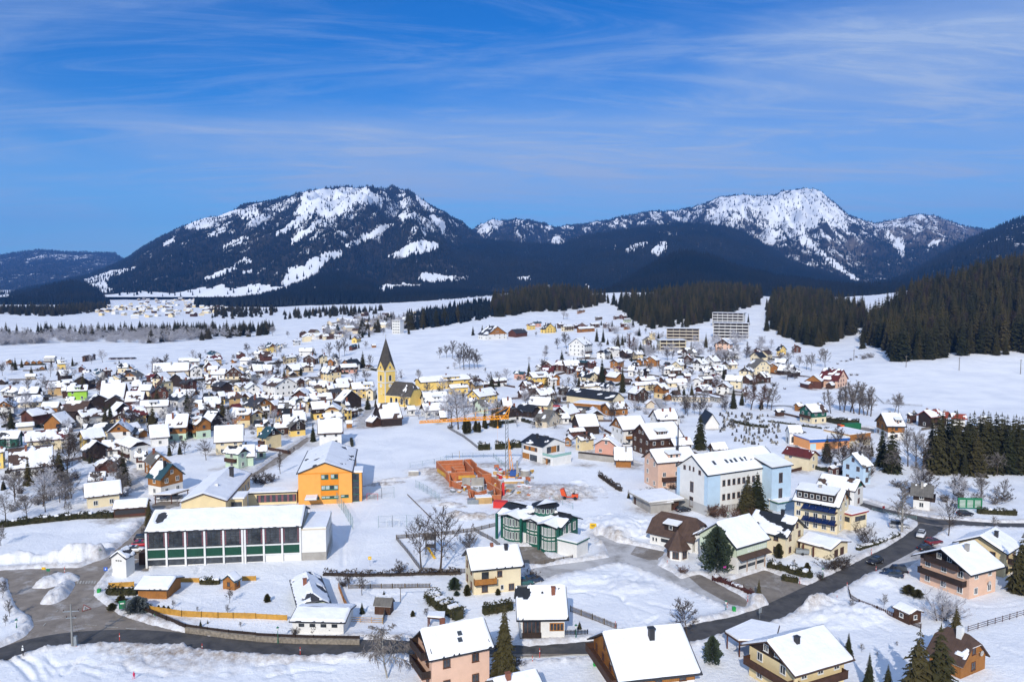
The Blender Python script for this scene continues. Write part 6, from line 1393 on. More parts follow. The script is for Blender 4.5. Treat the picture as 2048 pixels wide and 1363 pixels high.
# far villages: too many and too small to tell apart
def far_houses(name, poly, n, xr, yr, label, seed):
    r = np.random.default_rng(seed); b = MB(); k = 0; cols = [WALLS[c] for c in ('white', 'cream', 'brown_timber', 'beige', 'pale_yellow')]+[M_RSNOW, ROOFS['brown']]
    while k < n:
        x, y = r.uniform(*xr), (r.uniform(*yr) if r.random() < .5 else r.uniform(yr[0], (yr[0]*2+yr[1])/3)); z = float(land(x, y)); px, py = to_px(x, y, z)
        if not inpoly(np.array([px]), np.array([py]), poly)[0]: continue
        k += 1; q = Matrix.Translation((x, y, z)) @ Matrix.Rotation(r.uniform(0, 3.14), 4, 'Z'); l, w_, h_ = r.uniform(3.5, 6), r.uniform(3, 4.2), r.uniform(3, 5); b.box(-l, l, -w_, w_, -2, h_, int(r.integers(5)), q); rm = 5 if r.random() < .8 else 6; e = .8
        b.add([(-l-e, -w_-e, h_), (l+e, -w_-e, h_), (l+e, w_+e, h_), (-l-e, w_+e, h_), (-l-e, 0, h_+w_*.7), (l+e, 0, h_+w_*.7)], [(0, 1, 5, 4), (2, 3, 4, 5)], rm, q); b.add([(-l, -w_, h_), (-l, w_, h_), (-l, 0, h_+w_*.66), (l, -w_, h_), (l, w_, h_), (l, 0, h_+w_*.66)], [(1, 0, 2), (3, 4, 5)], int(r.integers(5)), q)
    o = b.build(name, cols); tag(o, label, 'village', kind='stuff')
far_houses('far_village', [(180, 628), (235, 606), (300, 597), (420, 596), (520, 600), (480, 612), (410, 632), (330, 636), (250, 638)], 150, (-1500, -500), (1300, 3200), 'far village on the valley floor below the broad mountain', 3)
far_houses('far_slope_houses', [(590, 690), (640, 665), (690, 632), (850, 628), (860, 648), (800, 655), (720, 668), (640, 700)], 60, (-330, -60), (760, 1700), 'loose houses of the far village slope beyond the church', 4)

# garden fences and hedges of the quarter, too far off to show their posts
for k in range(260):
    i = int(rf_.integers(35, len(HOUSES))); p = HOUSES[i][1]['pos']; 
    if not 250 < p[1] < 620 or p[2] > 6: continue
    a = p[5]+(0 if rf_.random() < .5 else math.pi/2); of = (max(p[3]/2, p[4])+rf_.uniform(2.2, 4)); c = Vector((p[0]-math.sin(a)*of*(-1 if math.cos(a) < 0 else 1), p[1]-abs(math.cos(a))*of, 0)); l = rf_.uniform(4, 9)
    if not plot_free(c.x, c.y, 1.0) or samp(MASK, np.array([c.x]), np.array([c.y]))[0] > .1: continue
    b = MB(); q = Matrix.Rotation(a, 4, 'Z'); hd = rf_.random() < .4
    if hd:
        for s_ in range(int(l*2)): h_ = rf_.uniform(1.0, 1.6); b.box(-l+s_, -l+s_+1.05, -.5+rf_.uniform(-.1, .1), .5+rf_.uniform(-.1, .1), -.2, h_, 0, q)
    else:
        for s_ in range(int(l*2/.3)): b.box(-l+s_*.3, -l+s_*.3+.22, -.03, .03, -.2, 1.25, 0, q)
        b.box(-l, l, .031, .09, .4, .5, 0, q); b.box(-l, l, .031, .09, .9, 1.0, 0, q)
    nm = 'hedge' if hd else 'garden_fence'; dk = rf_.random() < .5; o = b.build(nm, mat('far_hedge', (.035, .036, .02), .95, var=.6, vscale=1.5) if hd else (M_BOARD if dk else mat('weathered_wood', (.16, .135, .11), .85, var=.4, vscale=1.5))); o.location = (c.x, c.y, p[2]); px, py = to_px(c.x, c.y, p[2])
    tag(o, None, 'hedge' if hd else 'fence'); PENDING.append((o, 'short dark garden hedge' if hd else ('brown garden fence' if dk else 'grey garden fence'), px, py))
# ---------------------------------------------------------------- building site, crane, vehicles, street things
M_CRANE = mat('crane_yellow', (.84, .33, .015), .45, var=.15, vscale=1); M_STEEL = mat('grey_steel', (.28, .31, .33), .45, metal=.3, var=.2, vscale=1)
M_BRK = mat('clay_block', (.52, .165, .065), .85, var=.3, vscale=1.2, stripe=('z', .25, .35)); M_BRKT = mat('clay_block_top', (.62, .30, .17), .9, var=.3, vscale=2)
M_FORM = mat('formwork_yellow', (.62, .36, .06), .7, var=.3); M_SOIL = mat('bare_soil', (.085, .055, .035), .95, var=.5, vscale=.9, bump=.08, bscale=2); M_RED = mat('site_red', (.55, .035, .03), .55); M_BLUE = mat('site_blue', (.03, .09, .30), .5)
g = ground_at(*T('J', 800, 640)[0]); cr = empty('crane', (g.x, g.y, 0)); tag(cr, 'yellow-orange tower crane with long lattice jib over the brick building site', 'crane')
zt = CAM_H+slope(T('J', 0, 152)[0][1])*g.y; loc = lambda x, y: Vector(((T('J', x, y)[0][0]-1024)/FPX*g.y*1.0-g.x, 0, CAM_H+slope(T('J', x, y)[0][1])*g.y))
mb = MB(); q = .45
for sx in (-q, q):
    for sy in (-q, q): mb.bar((sx, sy, .8), (sx*.8, sy*.8, zt), .11, .09, 4)
n = 14
for k in range(n):
    a = .8+(zt-.8)*k/n; b = .8+(zt-.8)*(k+1)/n
    for s_ in (-q, q): mb.bar((-q, s_, a), (q, s_, b), .05, n=4); mb.bar((s_, -q, b), (s_, q, a), .05, n=4)
mb.build('mast', M_STEEL, cr)
e = loc(70, 186); r_ = loc(783, 152); mb = MB(); nn = 26; rt = Vector((.6, 0, zt+.1)); ln = (e-rt); up = Vector((0, 0, 1.0)); sd = Vector((0, .55, 0))
for k in range(nn):
    a = rt+ln*(k/nn); b = rt+ln*((k+1)/nn); m_ = rt+ln*((k+.5)/nn); t_ = 1.0-.45*k/nn
    mb.bar(a-sd, b-sd, .13, n=4).bar(a+sd, b+sd, .13, n=4).bar(a+up*t_, b+up*t_*.98, .13, n=4)
    for s_ in (-1, 1): mb.bar(a+sd*s_, m_+up*t_, .075, n=4).bar(m_+up*t_, b+sd*s_, .075, n=4)
mb.build('jib', M_CRANE, cr)
tp = loc(830, 46); tp.y = 0; mb = MB()
for s_ in (-.5, .5): mb.bar((r_.x-.6, s_, zt), (tp.x, s_*.5, tp.z), .16, .12, 4).bar((r_.x+.9, s_, zt+.3), (tp.x-.1, s_*.5, tp.z), .11, n=4)
for k in range(1, 6): mb.bar((r_.x+(tp.x-r_.x)*k/6, -.4, zt+(tp.z-zt)*k/6), (r_.x+(tp.x-r_.x)*k/6, .4, zt+(tp.z-zt)*k/6), .06, n=4)
mb.build('tower_top', M_CRANE, cr)
p1 = loc(540, 100); p2 = loc(540, 152); mb = MB(); mb.bar(p2, p1, .1, n=4).bar(tp, p1, .05, n=4).bar(p1, loc(330, 168), .05, n=4).bar(tp, loc(690, 125), .04, n=4).bar(tp, loc(600, 155), .05, n=4); mb.build('tie_bars', M_CRANE, cr)
mb = MB(); hk = loc(723, 160); mb.bar(hk, loc(723, 215), .03, n=4); mb.box(hk.x-.25, hk.x+.25, -.25, .25, loc(0, 232).z, loc(0, 215).z); mb.bar(loc(723, 232), loc(723, 350), .02, n=4); mb.build('hook_block', M_CRANE, cr)
mb = MB(); mb.box(-2.6, 2.6, -.3, .3, .1, .5).box(-.3, .3, -2.4, 2.4, .503, .8)
mb.bar((1.2, -.6, .8), (.4, -.2, 12.5), .16, .10, 4).bar((2.2, .5, .8), (.5, .2, 12.5), .14, .10, 4)
for k in range(6): mb.bar((1.2-.12*k, -.5, 1.2+1.9*k), (2.2-.26*k, .45, 2.2+1.9*k), .06, n=4)
mb.build('base_frame', M_CRANE, cr); MB().box(.9, 2.9, -1.1, 1.1, .81, 2.4).build('ballast', M_BLUE, cr); MB().box(2.91, 3.5, -1.1, 1.1, .5, 5.2).build('counterweight', M_CONC, cr)
# brick shell
c = ground_at(*T('J', 500, 640)[0]); sh = empty('house_shell', (c.x, c.y, 0)); tag(sh, 'unfinished house shell of orange-red clay blocks on the building site', 'building shell')
def bwall(a, b, z=2.7, th=.38, m=M_BRK, z0=-.2, name='block_wall', top=M_BRKT):
    A = top_at(T('J', *a)[0], z)-Vector((c.x, c.y, 0)); B = top_at(T('J', *b)[0], z)-Vector((c.x, c.y, 0)); d = B-A; ln = d.length; q = Matrix.Translation((A.x, A.y, 0)) @ Matrix.Rotation(math.atan2(d.y, d.x), 4, 'Z')
    o = MB().box(0, ln, -th/2, th/2, z0, z, 0, q).build(name, m, sh)
    if top: MB().box(.02, ln-.02, -th/2+.02, th/2-.02, z+.001, z+.09, 0, q).build('wall_top', top, o)
for a, b, z in (((220, 503), (437, 492), 2.8), ((220, 503), (322, 612), 2.8), ((437, 492), (440, 532), 2.8), ((325, 600), (528, 590), 2.8), ((250, 530), (440, 522), 2.4), ((345, 550), (452, 544), 2.2), ((372, 572), (455, 566), 2.2), ((345, 548), (375, 578), 2.2),
                ((448, 490), (502, 486), 3.2), ((448, 490), (520, 565), 3.2), ((502, 486), (548, 525), 3.2), ((548, 545), (600, 575), 2.6), ((562, 582), (600, 612), 3.2), ((600, 612), (670, 606), 3.2), ((600, 575), (670, 606), 3.2),
                ((325, 600), (330, 660), 2.4), ((330, 660), (420, 695), 2.0), ((680, 632), (745, 672), 2.6), ((640, 675), (690, 706), 2.2), ((690, 706), (750, 742), 2.6), ((745, 672), (750, 742), 2.6), ((690, 706), (700, 760), 2.2), ((485, 730), (520, 745), 2.2), ((520, 745), (640, 790), 1.6), ((640, 790), (752, 780), 1.6), ((485, 730), (500, 790), 1.6), ((560, 760), (630, 740), 1.2)): bwall(a, b, z)
for a, b in (((430, 640), (500, 640)), ((505, 640), (608, 635)), ((608, 635), (608, 690))): bwall(a, b, 2.6, .25, M_CONC, name='concrete_wall', top=None)
for a, b in (((225, 560), (320, 625)), ((400, 622), (540, 616))): bwall(a, b, 2.0, .18, M_FORM, .9, 'formwork_beam', None)
pole = MB(); 
for x, y in ((380, 700), (425, 690), (490, 700), (540, 690), (408, 480)): p = top_at(T('J', x, y)[0], .2)-Vector((c.x, c.y, 0)); pole = MB().bar((p.x, p.y, 0), (p.x, p.y, 2.8), .07, n=5); pole.build('formwork_prop', M_FORM, sh)
def block(t, x, y, dims, m, name, label, cat, rz=0.0, snow=True, group=None, m2=None):
    g = ground_at(*T(t, x, y)[0]); r = empty(name, (g.x, g.y, g.z), rz); tag(r, label, cat, group); a, b, z = dims; mb = MB(); n = max(1, int(z/.45)); 
    for k in range(n): mb.box(-a/2+.03*(k % 2), a/2-.03*((k+1) % 2), -b/2, b/2, .18+(z-.18)*k/n, .18+(z-.18)*(k+1)/n-.02)
    mb.build('load', m, r); MB().box(-a/2, a/2, -b/2, b/2, 0, .12).build('base', m2 or M_FORM, r)
    if snow: MB().box(-a/2+.05, a/2-.05, -b/2+.05, b/2-.05, z+.001, z+.2).build('snow_cap', M_RSNOW, r)
    return r
for k, (x, y) in enumerate(((905, 745), (935, 740), (965, 748), (990, 752))): block('J', x, y, (1.3, 1.1, 1.5), mat('red_wrap', (.42, .07, .07), .6, var=.3, vscale=2), 'brick_pallet', 'pallet of reddish blocks wrapped in foil on the building site', 'pallet', .2*k, True, 'wrapped brick pallets')
block('J', 748, 888, (3.6, 2.2, 1.9), M_RED, 'site_container', 'red site container partly behind the green kindergarten', 'container', -.2, False); block('J', 520, 858, (3, 2, 1.5), M_STEEL, 'waste_skip', 'grey steel skip below the brick shell', 'skip', .1, False); block('J', 605, 850, (4.5, 2.6, 1.9), mat('raw_timber', (.55, .36, .16), .8, var=.3), 'timber_stack', 'stack of raw boards under snow below the brick shell', 'timber stack', .2)
block('J', 770, 795, (.8, .6, 4.0), M_RED, 'red_formwork_tower', 'pink-red formwork tower at the corner of the brick shell', 'formwork', 0, False); block('J', 855, 690, (6, 2.2, 1.0), mat('raw_timber', (.55, .36, .16), .8, var=.3), 'plank_stack', 'long plank stack beneath the crane', 'timber stack', .1); block('J', 745, 600, (1, 1, 1.4), M_RED, 'red_tank', 'small red tank left of the crane mast', 'tank', 0, False); block('J', 30, 625, (3.2, 2, 1.6), M_CONC, 'stone_pile', 'grey stacked slabs under snow at the left end of the site', 'stone pile', .1)
def cyl(t, x, y, r, z, m, name, label, cat, n=16):
    g = ground_at(*T(t, x, y)[0]); e = empty(name, (g.x, g.y, g.z)); tag(e, label, cat); b = MB()
    for k in range(4): b.bar((0, 0, z*k/4-.05), (0, 0, z*(k+1)/4-.08), r, n=n)
    b.build('rings', m, e); MB().bar((0, 0, z-.07), (0, 0, z+.12), r*.95, r*.8, n).build('snow_cap', M_RSNOW, e)
cyl('J', 952, 628, 1.6, 2.1, M_CONC, 'concrete_ring_stack', 'round stack of grey concrete rings right of the crane', 'ring stack')
# vehicles
M_TYRE = mat('tyre', (.02, .02, .02), .9); M_RIM = mat('wheel_rim', (.35, .36, .38), .35, metal=.7); M_LAMP = mat('headlamp', (.75, .75, .72), .15); M_RLAMP = mat('tail_lamp', (.35, .02, .02), .3)
def loft(secs, name, m, parent, smooth=True):
    n = len(secs[0]); v = [p for s in secs for p in s]; f = []
    for i in range(len(secs)-1):
        for k in range(n): f.append((i*n+k, i*n+(k+1) % n, (i+1)*n+(k+1) % n, (i+1)*n+k))
    f.append(tuple(range(n))[::-1]); f.append(tuple(range((len(secs)-1)*n, len(secs)*n)))
    b = MB(); b.add(v, f); return b.build(name, m, parent, smooth)
_cars = {}
def car(loc, rz, col, label, style='car', group=None):
    key = style; ln, wd, ht = dict(car=(4.2, 1.76, 1.45), van=(4.7, 1.85, 1.85), estate=(4.5, 1.8, 1.5))[style]
    r = empty('parked_car' if style != 'van' else 'parked_van', loc, rz); tag(r, label, 'car' if style != 'van' else 'van', group)
    m = mat('car_paint_'+'_'.join(str(int(c*100)) for c in col), col, .25, spec=.6)
    if key not in _cars:
        w = wd/2; rear = .9 if style != 'car' else .72
        prof = [(-ln/2, .55, .78, .80), (-ln/2+.12, .30, .95, .93), (-ln/2+.9, .26, .98, 1), (ln/2-1.5, .26, .95, 1), (ln/2-.5, .28, .84, .95), (ln/2-.08, .34, .68, .86), (ln/2, .45, .60, .78)]
        secs = [[(x, -w*k, z0), (x, w*k, z0), (x, w*k*1.02, (z0+z1)/2+.05), (x, w*k*.93, z1), (x, -w*k*.93, z1), (x, -w*k*1.02, (z0+z1)/2+.05)] for x, z0, z1, k in prof]
        body = loft(secs, 'body', m, None)
        cb = [(-ln/2+.25, .93, .95, .84), (-ln/2+.25+(1-rear)*1.6, .93, ht-.06, .74), (-.3, .93, ht, .74), (.45, .93, ht-.10, .74), (ln/2-1.35, .93, .98, .86)]
        secs = [[(x, -w*.88, z0), (x, w*.88, z0), (x, w*k, z1), (x, -w*k, z1)] for x, z0, z1, k in cb]
        cab = loft(secs, 'window_band', M_GLASS, None, False)
        roof = MB().slab([(-ln/2+.3+(1-rear)*1.7, -w*.72, ht+.012), (.4, -w*.72, ht-.06), (.4, w*.72, ht-.06), (-ln/2+.3+(1-rear)*1.7, w*.72, ht+.012)], .05).build('roof', m, None)
        b = MB(); b.bar((0, -.1, 0), (0, .1, 0), .32, n=14); wh = b.build('wheel', M_TYRE, None); b = MB(); b.bar((0, -.115, 0), (0, .115, 0), .19, n=10); rim = b.build('rim', M_RIM, None)
        hl = MB().box(-.06, .06, -.18, .18, -.07, .07).build('headlight', M_LAMP, None); tl = MB().box(-.05, .05, -.14, .14, -.1, .1).build('tail_light', M_RLAMP, None)
        _cars[key] = [o.data for o in (body, cab, roof, wh, rim, hl, tl)]
        for o in (body, cab, roof, wh, rim, hl, tl): bpy.data.objects.remove(o)
    D = _cars[key]
    def put(nm, d, p=(0, 0, 0), par=r, mm=None):
        o = bpy.data.objects.new(nm, d); o.location = p; link(o, par)
        if mm: o.material_slots[0].link = 'OBJECT'; o.material_slots[0].material = mm
        return o
    put('body', D[0], mm=m); put('window_band', D[1]); put('roof', D[2], mm=m)
    for sx in (-ln/2+.8, ln/2-.85):
        for sy in (-wd/2+.1, wd/2-.1): o = put('wheel', D[3], (sx, sy, .32)); put('rim', D[4], (0, 0, 0), o)
    for sy in (-wd/2+.3, wd/2-.3): put('headlight', D[5], (ln/2-.1, sy, .62)); put('tail_light', D[6], (-ln/2+.02, sy, .75))
    return r
def cars(lst):
    for t, x, y, deg, col, st, label in lst:
        g = ground_at(*T(t, x, y)[0]); m_ = samp(MASK, np.array([g.x]), np.array([g.y]))[0] > .5; car((g.x, g.y, .06 if m_ else g.z+.22), R(deg), col, label, st)
WH, BK, DB, RD, SV = (.66, .66, .66), (.012, .012, .015), (.02, .035, .07), (.42, .02, .03), (.33, .34, .36)
cars([('E', 935, 470, 15, RD, 'car', 'red car parked beside the gymnasium'), ('E', 955, 430, 15, BK, 'estate', 'black car under snow parked above the red car'), ('E', 892, 505, 12, WH, 'car', 'white car parked below the red car at the gymnasium'),
      ('E', 1075, 168, 10, SV, 'car', 'silver car under the carport roof'), ('E', 1150, 160, 15, SV, 'van', 'pale van at the right end of the carport'),
      ('H', 1010, 405, 235, WH, 'car', 'white car driving on the main road near the junction'), ('H', 706, 582, 215, BK, 'car', 'black car driving down the main road'),
      ('H', 812, 680, 170, DB, 'estate', 'dark blue car parked in the snow bay'), ('H', 840, 650, 170, BK, 'van', 'dark van behind the dark blue car'), ('H', 868, 352, -20, SV, 'van', 'silver van parked beneath the birch'), ('H', 1050, 500, 10, BK, 'car', 'black car in front of the pale yellow house'), ('H', 1095, 458, 20, (.16, .015, .02), 'car', 'dark red car beside the pale yellow house'), ('H', 1300, 270, 10, BK, 'car', 'black car under the green notice board'),
      ('G', 75, 728, 10, (.03, .10, .10), 'car', 'dark green car behind the white house'), ('G', 140, 712, 20, DB, 'car', 'dark blue car behind the white house'), ('C', 350, 835, 0, RD, 'car', 'red car on the snowy yard by the ochre pavilion'), ('A', 950, 1050, 0, RD, 'car', 'red car in the lane of wooden houses'), ('A', 525, 640, 0, RD, 'car', 'bright red car beside the dark barns'),
      ('K', 60, 135, 20, WH, 'car', 'white car at the brown chalet forecourt'), ('E', 20, 80, 10, BK, 'car', 'x') if False else ('K', 505, 655, 15, BK, 'car', 'dark car at the foot of the office block')])
for k in range(11):
    g = ground_at(*T('A', 865+k*18, 268-k*.3)[0]); car((g.x, g.y, g.z+.2), R(80), BK if k % 3 else SV, 'car in the parked row at the edge of the riverside field', 'car', 'cars parked along the riverside field')
# lorry with green tarpaulin
g = ground_at(*T('D', 648, 1022)[0]); lo_ = empty('lorry', (g.x, g.y, .08), R(12)); tag(lo_, 'orange lorry with a green tarpaulin body beside the long hedge', 'lorry')
MB().box(-5.6, -4.0, -1.2, 1.2, .7, 2.9).build('cab', mat('lorry_orange', (.75, .14, .02), .4), lo_); MB().box(-5.66, -5.2, -1.05, 1.05, 1.8, 2.7).build('windscreen', M_GLASS, lo_); MB().box(-3.8, 3.6, -1.25, 1.25, 1.0, 3.4).build('tarpaulin', mat('green_tarp', (.015, .14, .06), .6, var=.25, vscale=1, bump=.05), lo_); MB().box(-5.4, 3.6, -.9, .9, .6, .97).build('chassis', M_DARKM, lo_)
for x in (-4.8, 1.6, 2.8):
    for y in (-1.05, 1.05): MB().bar((x, y-.14, .5), (x, y+.14, .5), .5, n=14).build('wheel', M_TYRE, lo_)
# dumper on the site
g = ground_at(*T('J', 1330, 825)[0]); du = empty('dumper', (g.x, g.y, .35), R(-10)); tag(du, 'small orange-red dumper on the snow right of the soil heap', 'dumper'); mo = mat('dumper_orange', (.62, .08, .02), .5)
b = MB(); b.add([(-2.6, -.7, 1.0), (-1.2, -.7, .7), (-1.2, .7, .7), (-2.6, .7, 1.0), (-3.0, -.8, 2.6), (-2.0, -.8, 2.9), (-2.0, .8, 2.9), (-3.0, .8, 2.6)], [(3, 2, 1, 0), (4, 5, 6, 7), (0, 1, 5, 4), (1, 2, 6, 5), (2, 3, 7, 6), (3, 0, 4, 7)]); b.build('skip', mo, du); MB().box(.2, 2.0, -.6, .6, .6, 1.4).box(-1.4, .2, -.3, .3, .5, .7).build('chassis', mo, du); MB().box(1.0, 1.1, -.5, .5, 1.4, 2.4).build('roll_bar', M_DARKM, du); MB().box(.4, .9, -.3, .3, 1.403, 1.8).build('seat', M_DARKM, du)
for x in (-1.7, 1.2):
    for y in (-.75, .75): MB().bar((x, y-.15, .45), (x, y+.15, .45), .45, n=12).build('wheel', M_TYRE, du)
# trailer
g = ground_at(*T('K', 1462, 1000)[0]); tr = empty('trailer', (g.x, g.y, g.z+.2), R(-15)); tag(tr, 'grey box trailer parked before the cream garage wing', 'trailer'); MB().box(-1.4, 1.4, -.75, .75, .4, 1.2).build('box', M_STEEL, tr); MB().bar((-1.4, 0, .45), (-2.6, 0, .45), .05, n=5).build('drawbar', M_DARKM, tr)
for y in (-.8, .8): MB().bar((0, y-.08, .3), (0, y+.08, .3), .3, n=12).build('wheel', M_TYRE, tr)
# ---- poles, lamps, signs
def gpt(t, x, y): g = ground_at(*T(t, x, y)[0]); return Vector((g.x, g.y, g.z))
g = gpt('E', 478, 1143); h_ = tree_hh = CAM_H+slope(T('E', 0, 848)[0][1])*g.y; pp = empty('power_pole', g, R(8)); tag(pp, 'grey power pole with two crossarms at the road junction', 'power pole'); M_POLE = mat('grey_pole', (.24, .24, .23), .7, var=.2)
MB().bar((0, 0, -.3), (0, 0, h_), .19, .11, 8).build('pole', M_POLE, pp)
for z, wd in ((h_-1.3, 1.25), (h_-2.4, .8)):
    o = MB().box(-wd, wd, -.06, .06, z, z+.14).build('crossarm', M_STEEL, pp)
    for x in (-wd+.1, 0, wd-.1):
        if abs(x) > .05: MB().bar((x, 0, z+.14), (x, 0, z+.42), .07, .05, 6).build('insulator', M_BOARD, o)
MB().box(.3, .75, -.25, .25, .6, 2.1).build('switch_box', M_STEEL, pp)
mb = MB()
for x in (-1.1, 1.1, -.7, .7):
    a = Vector((x, 0, h_-1.0)); 
    for sgn, e in ((1, Vector((x*.6-1, 20, 4.0))),): 
        for k in range(10):
            t0, t1 = k/10, (k+1)/10; s_ = lambda t: a.lerp(e, t)-Vector((0, 0, 1.2*4*t*(1-t)*.4)); mb.bar(s_(t0), s_(t1), .012, n=3, cap=False)
for k in (-.3, .5): mb.bar((0, 0, h_-1.5), (2.4+k, -1.5, 0), .012, n=3, cap=False)
mb.build('cable', M_DARKM, pp)
g = gpt('C', 1290, 1290); h_ = 22.0; mp_ = empty('antenna_mast', g); zt_ = CAM_H+slope(T('C', 0, 905)[0][1])*g.y; tag(mp_, 'tall thin black antenna mast with panel aerials left of the white office block', 'mast'); MB().bar((0, 0, -.3), (0, 0, zt_), .30, .16, 8).build('pole', M_DARKM, mp_)
for k in range(3): a_ = k*2.1; MB().box(.28*math.cos(a_)-.12, .28*math.cos(a_)+.12, .28*math.sin(a_)-.1, .28*math.sin(a_)+.1, zt_-2.6, zt_-.6).build('aerial_panel', M_FRAME, mp_)
def lamp(t, x, y, y2, label):
    g = gpt(t, x, y); h_ = CAM_H+slope(T(t, 0, y2)[0][1])*g.y-g.z; r = empty('street_lamp', g); tag(r, label, 'street lamp'); MB().bar((0, 0, -.2), (0, 0, h_-.7), .07, .05, 8).bar((0, 0, -.2), (0, 0, .8), .11, .09, 8).build('post', M_GREENF, r); MB().bar((0, 0, h_-.7), (0, 0, h_-.25), .12, .22, 6).build('lantern', M_LAMP, r); MB().bar((0, 0, h_-.25), (0, 0, h_), .28, .03, 6).build('cap', M_GREENF, r)
lamp('F', 145, 1108, 995, 'green lantern street lamp on the roadside stone wall'); lamp('G', 1412, 908, 822, 'green lantern street lamp at the corner of the trampled snow field'); lamp('G', 422, 1088, 980, 'green lantern street lamp before the white veranda house'); lamp('E', 663, 545, 485, 'street lamp in the snow bank left of the transformer tower'); lamp('H', 360, 690, 610, 'street lamp behind the clipped hedge by the main road'); lamp('E', 110, 1020, 945, 'street lamp in the snow left of the junction'); lamp('K', 865, 705, 655, 'street lamp under the spruces of the office block')
for t, x, y, y2 in (('E', 790, 1090, 1045), ('E', 1335, 1160, 1112), ('E', 505, 1142, 1105), ('F', 292, 1182, 1135), ('G', 183, 1190, 1150), ('G', 135, 1245, 1190), ('G', 1420, 885, 848), ('G', 1556, 835, 812), ('H', 713, 640, 612), ('H', 522, 748, 712), ('H', 455, 835, 792), ('H', 683, 522, 488), ('E', 428, 665, 605), ('J', 970, 700, 665), ('J', 1155, 840, 800), ('J', 1090, 780, 750), ('G', 1025, 600, 570), ('H', 210, 715, 690), ('G', 682, 1010, 985)):
    g = gpt(t, x, y); h_ = max(1.3, CAM_H+slope(T(t, 0, y2)[0][1])*g.y-g.z); o = MB().bar((0, 0, -.3), (0, 0, h_), .06, .05, 5).bar((0, 0, h_*.55), (0, 0, h_*.7), .075, n=5, mi=1).build('snow_pole', [mat('snow_pole_red', (.55, .05, .03), .6), M_FRAME]); o.location = g; tag(o, 'thin red snow pole at the road or site edge', 'snow pole', 'red snow marker poles')
def board(t, x, y, w_, hh, zb, m, label, rz=0, name='sign_board', marks=None, mm=None):
    g = gpt(t, x, y); r = empty(name, g, R(rz)); tag(r, label, 'sign'); MB().box(-w_/2, w_/2, -.04, .04, zb, zb+hh).build('panel', m, r)
    for sx in (-w_*.35, w_*.35) if w_ > 1 else (0,): MB().bar((sx, .08, -.3), (sx, .08, zb+hh*.9), .04, n=5).build('post', M_STEEL, r)
    if marks:
        b = MB()
        for (a0, a1, b0, b1) in marks: b.box(a0*w_/2, a1*w_/2, -.055, -.042, zb+b0*hh, zb+b1*hh)
        b.build('lettering', mm or M_FRAME, r)
rows = [(-.85+.62*cx, -.38+.62*cx, .12+.12*k, .17+.12*k) for cx in range(3) for k in range(6)]
board('H', 1332, 232, 6.2, 2.8, .6, mat('sign_green', (.02, .17, .075), .5), 'large green notice board with rows of white lettering across the junction', -5, marks=rows)
board('G', 535, 372, 1.6, 1.3, .8, mat('sign_yellow', (.72, .45, .02), .5), 'yellow warning board in the snow right of the kindergarten', -10, marks=[(-.6, .6, .6, .7), (-.5, .5, .35, .45)], mm=M_DARKM)
board('E', 700, 690, .75, .75, 1.9, mat('sign_blue', (.03, .12, .50), .5), 'small blue traffic sign beside the transformer tower', 0, marks=[(-.3, .3, .3, .7)]); board('E', 290, 672, .8, .5, 1.6, mat('sign_yellow', (.72, .45, .02), .5), 'small yellow sign on the bus stop island', 0); board('E', 320, 680, .7, .5, 1.5, mat('sign_green', (.02, .17, .075), .5), 'small green sign on the bus stop island', 0)
board('E', 808, 908, 1.1, 1.5, .8, mat('sign_green', (.02, .17, .075), .5), 'green board in front of the bushy evergreen at the junction', 20, marks=[(-.6, .6, .6, .75)]); board('F', 752, 605, .7, .7, 1.6, mat('sign_yellow', (.72, .45, .02), .5), 'yellow square sign on the snow field below the sports court', 0, marks=[(-.3, .3, .4, .6)])
board('E', 980, 915, 1.2, .5, .4, mat('sign_green', (.02, .17, .075), .5), 'low green sign at the start of the dark roadside fence', -15); board('E', 1037, 942, 1.2, .5, .4, mat('sign_green', (.02, .17, .075), .5), 'second low green sign further along the dark roadside fence', -15)
board('H', 762, 262, .6, .6, 1.8, M_RED, 'round-edged red road sign at the junction railing', 0); board('K', 838, 1170, .6, .6, 1.7, mat('sign_magenta', (.45, .05, .30), .5), 'violet no-parking sign beneath the dark pine', 0); board('G', 1638, 950, .7, .9, 1.2, M_STEEL, 'grey back of a road sign beside the main road', 30)
for t, x, y, m, lb in (('G', 1465, 910, mat('bin_green', (.02, .30, .06), .5), 'green wheelie bin at the street corner'), ('E', 655, 788, mat('bin_green', (.02, .30, .06), .5), 'green bin beside the dark hedge at the junction'), ('G', 548, 1262, mat('bin_green', (.02, .30, .06), .5), 'green bin beside the huge snowy roof')):
    g = gpt(t, x, y); r = empty('wheelie_bin', (g.x, g.y, g.z+.1)); tag(r, lb, 'bin'); MB().box(-.28, .28, -.3, .3, .1, 1.0).build('body', m, r); MB().box(-.31, .31, -.34, .33, 1.003, 1.09).build('lid', m, r); MB().bar((-.3, .28, .12), (.3, .28, .12), .1, n=8).build('wheel', M_TYRE, r)
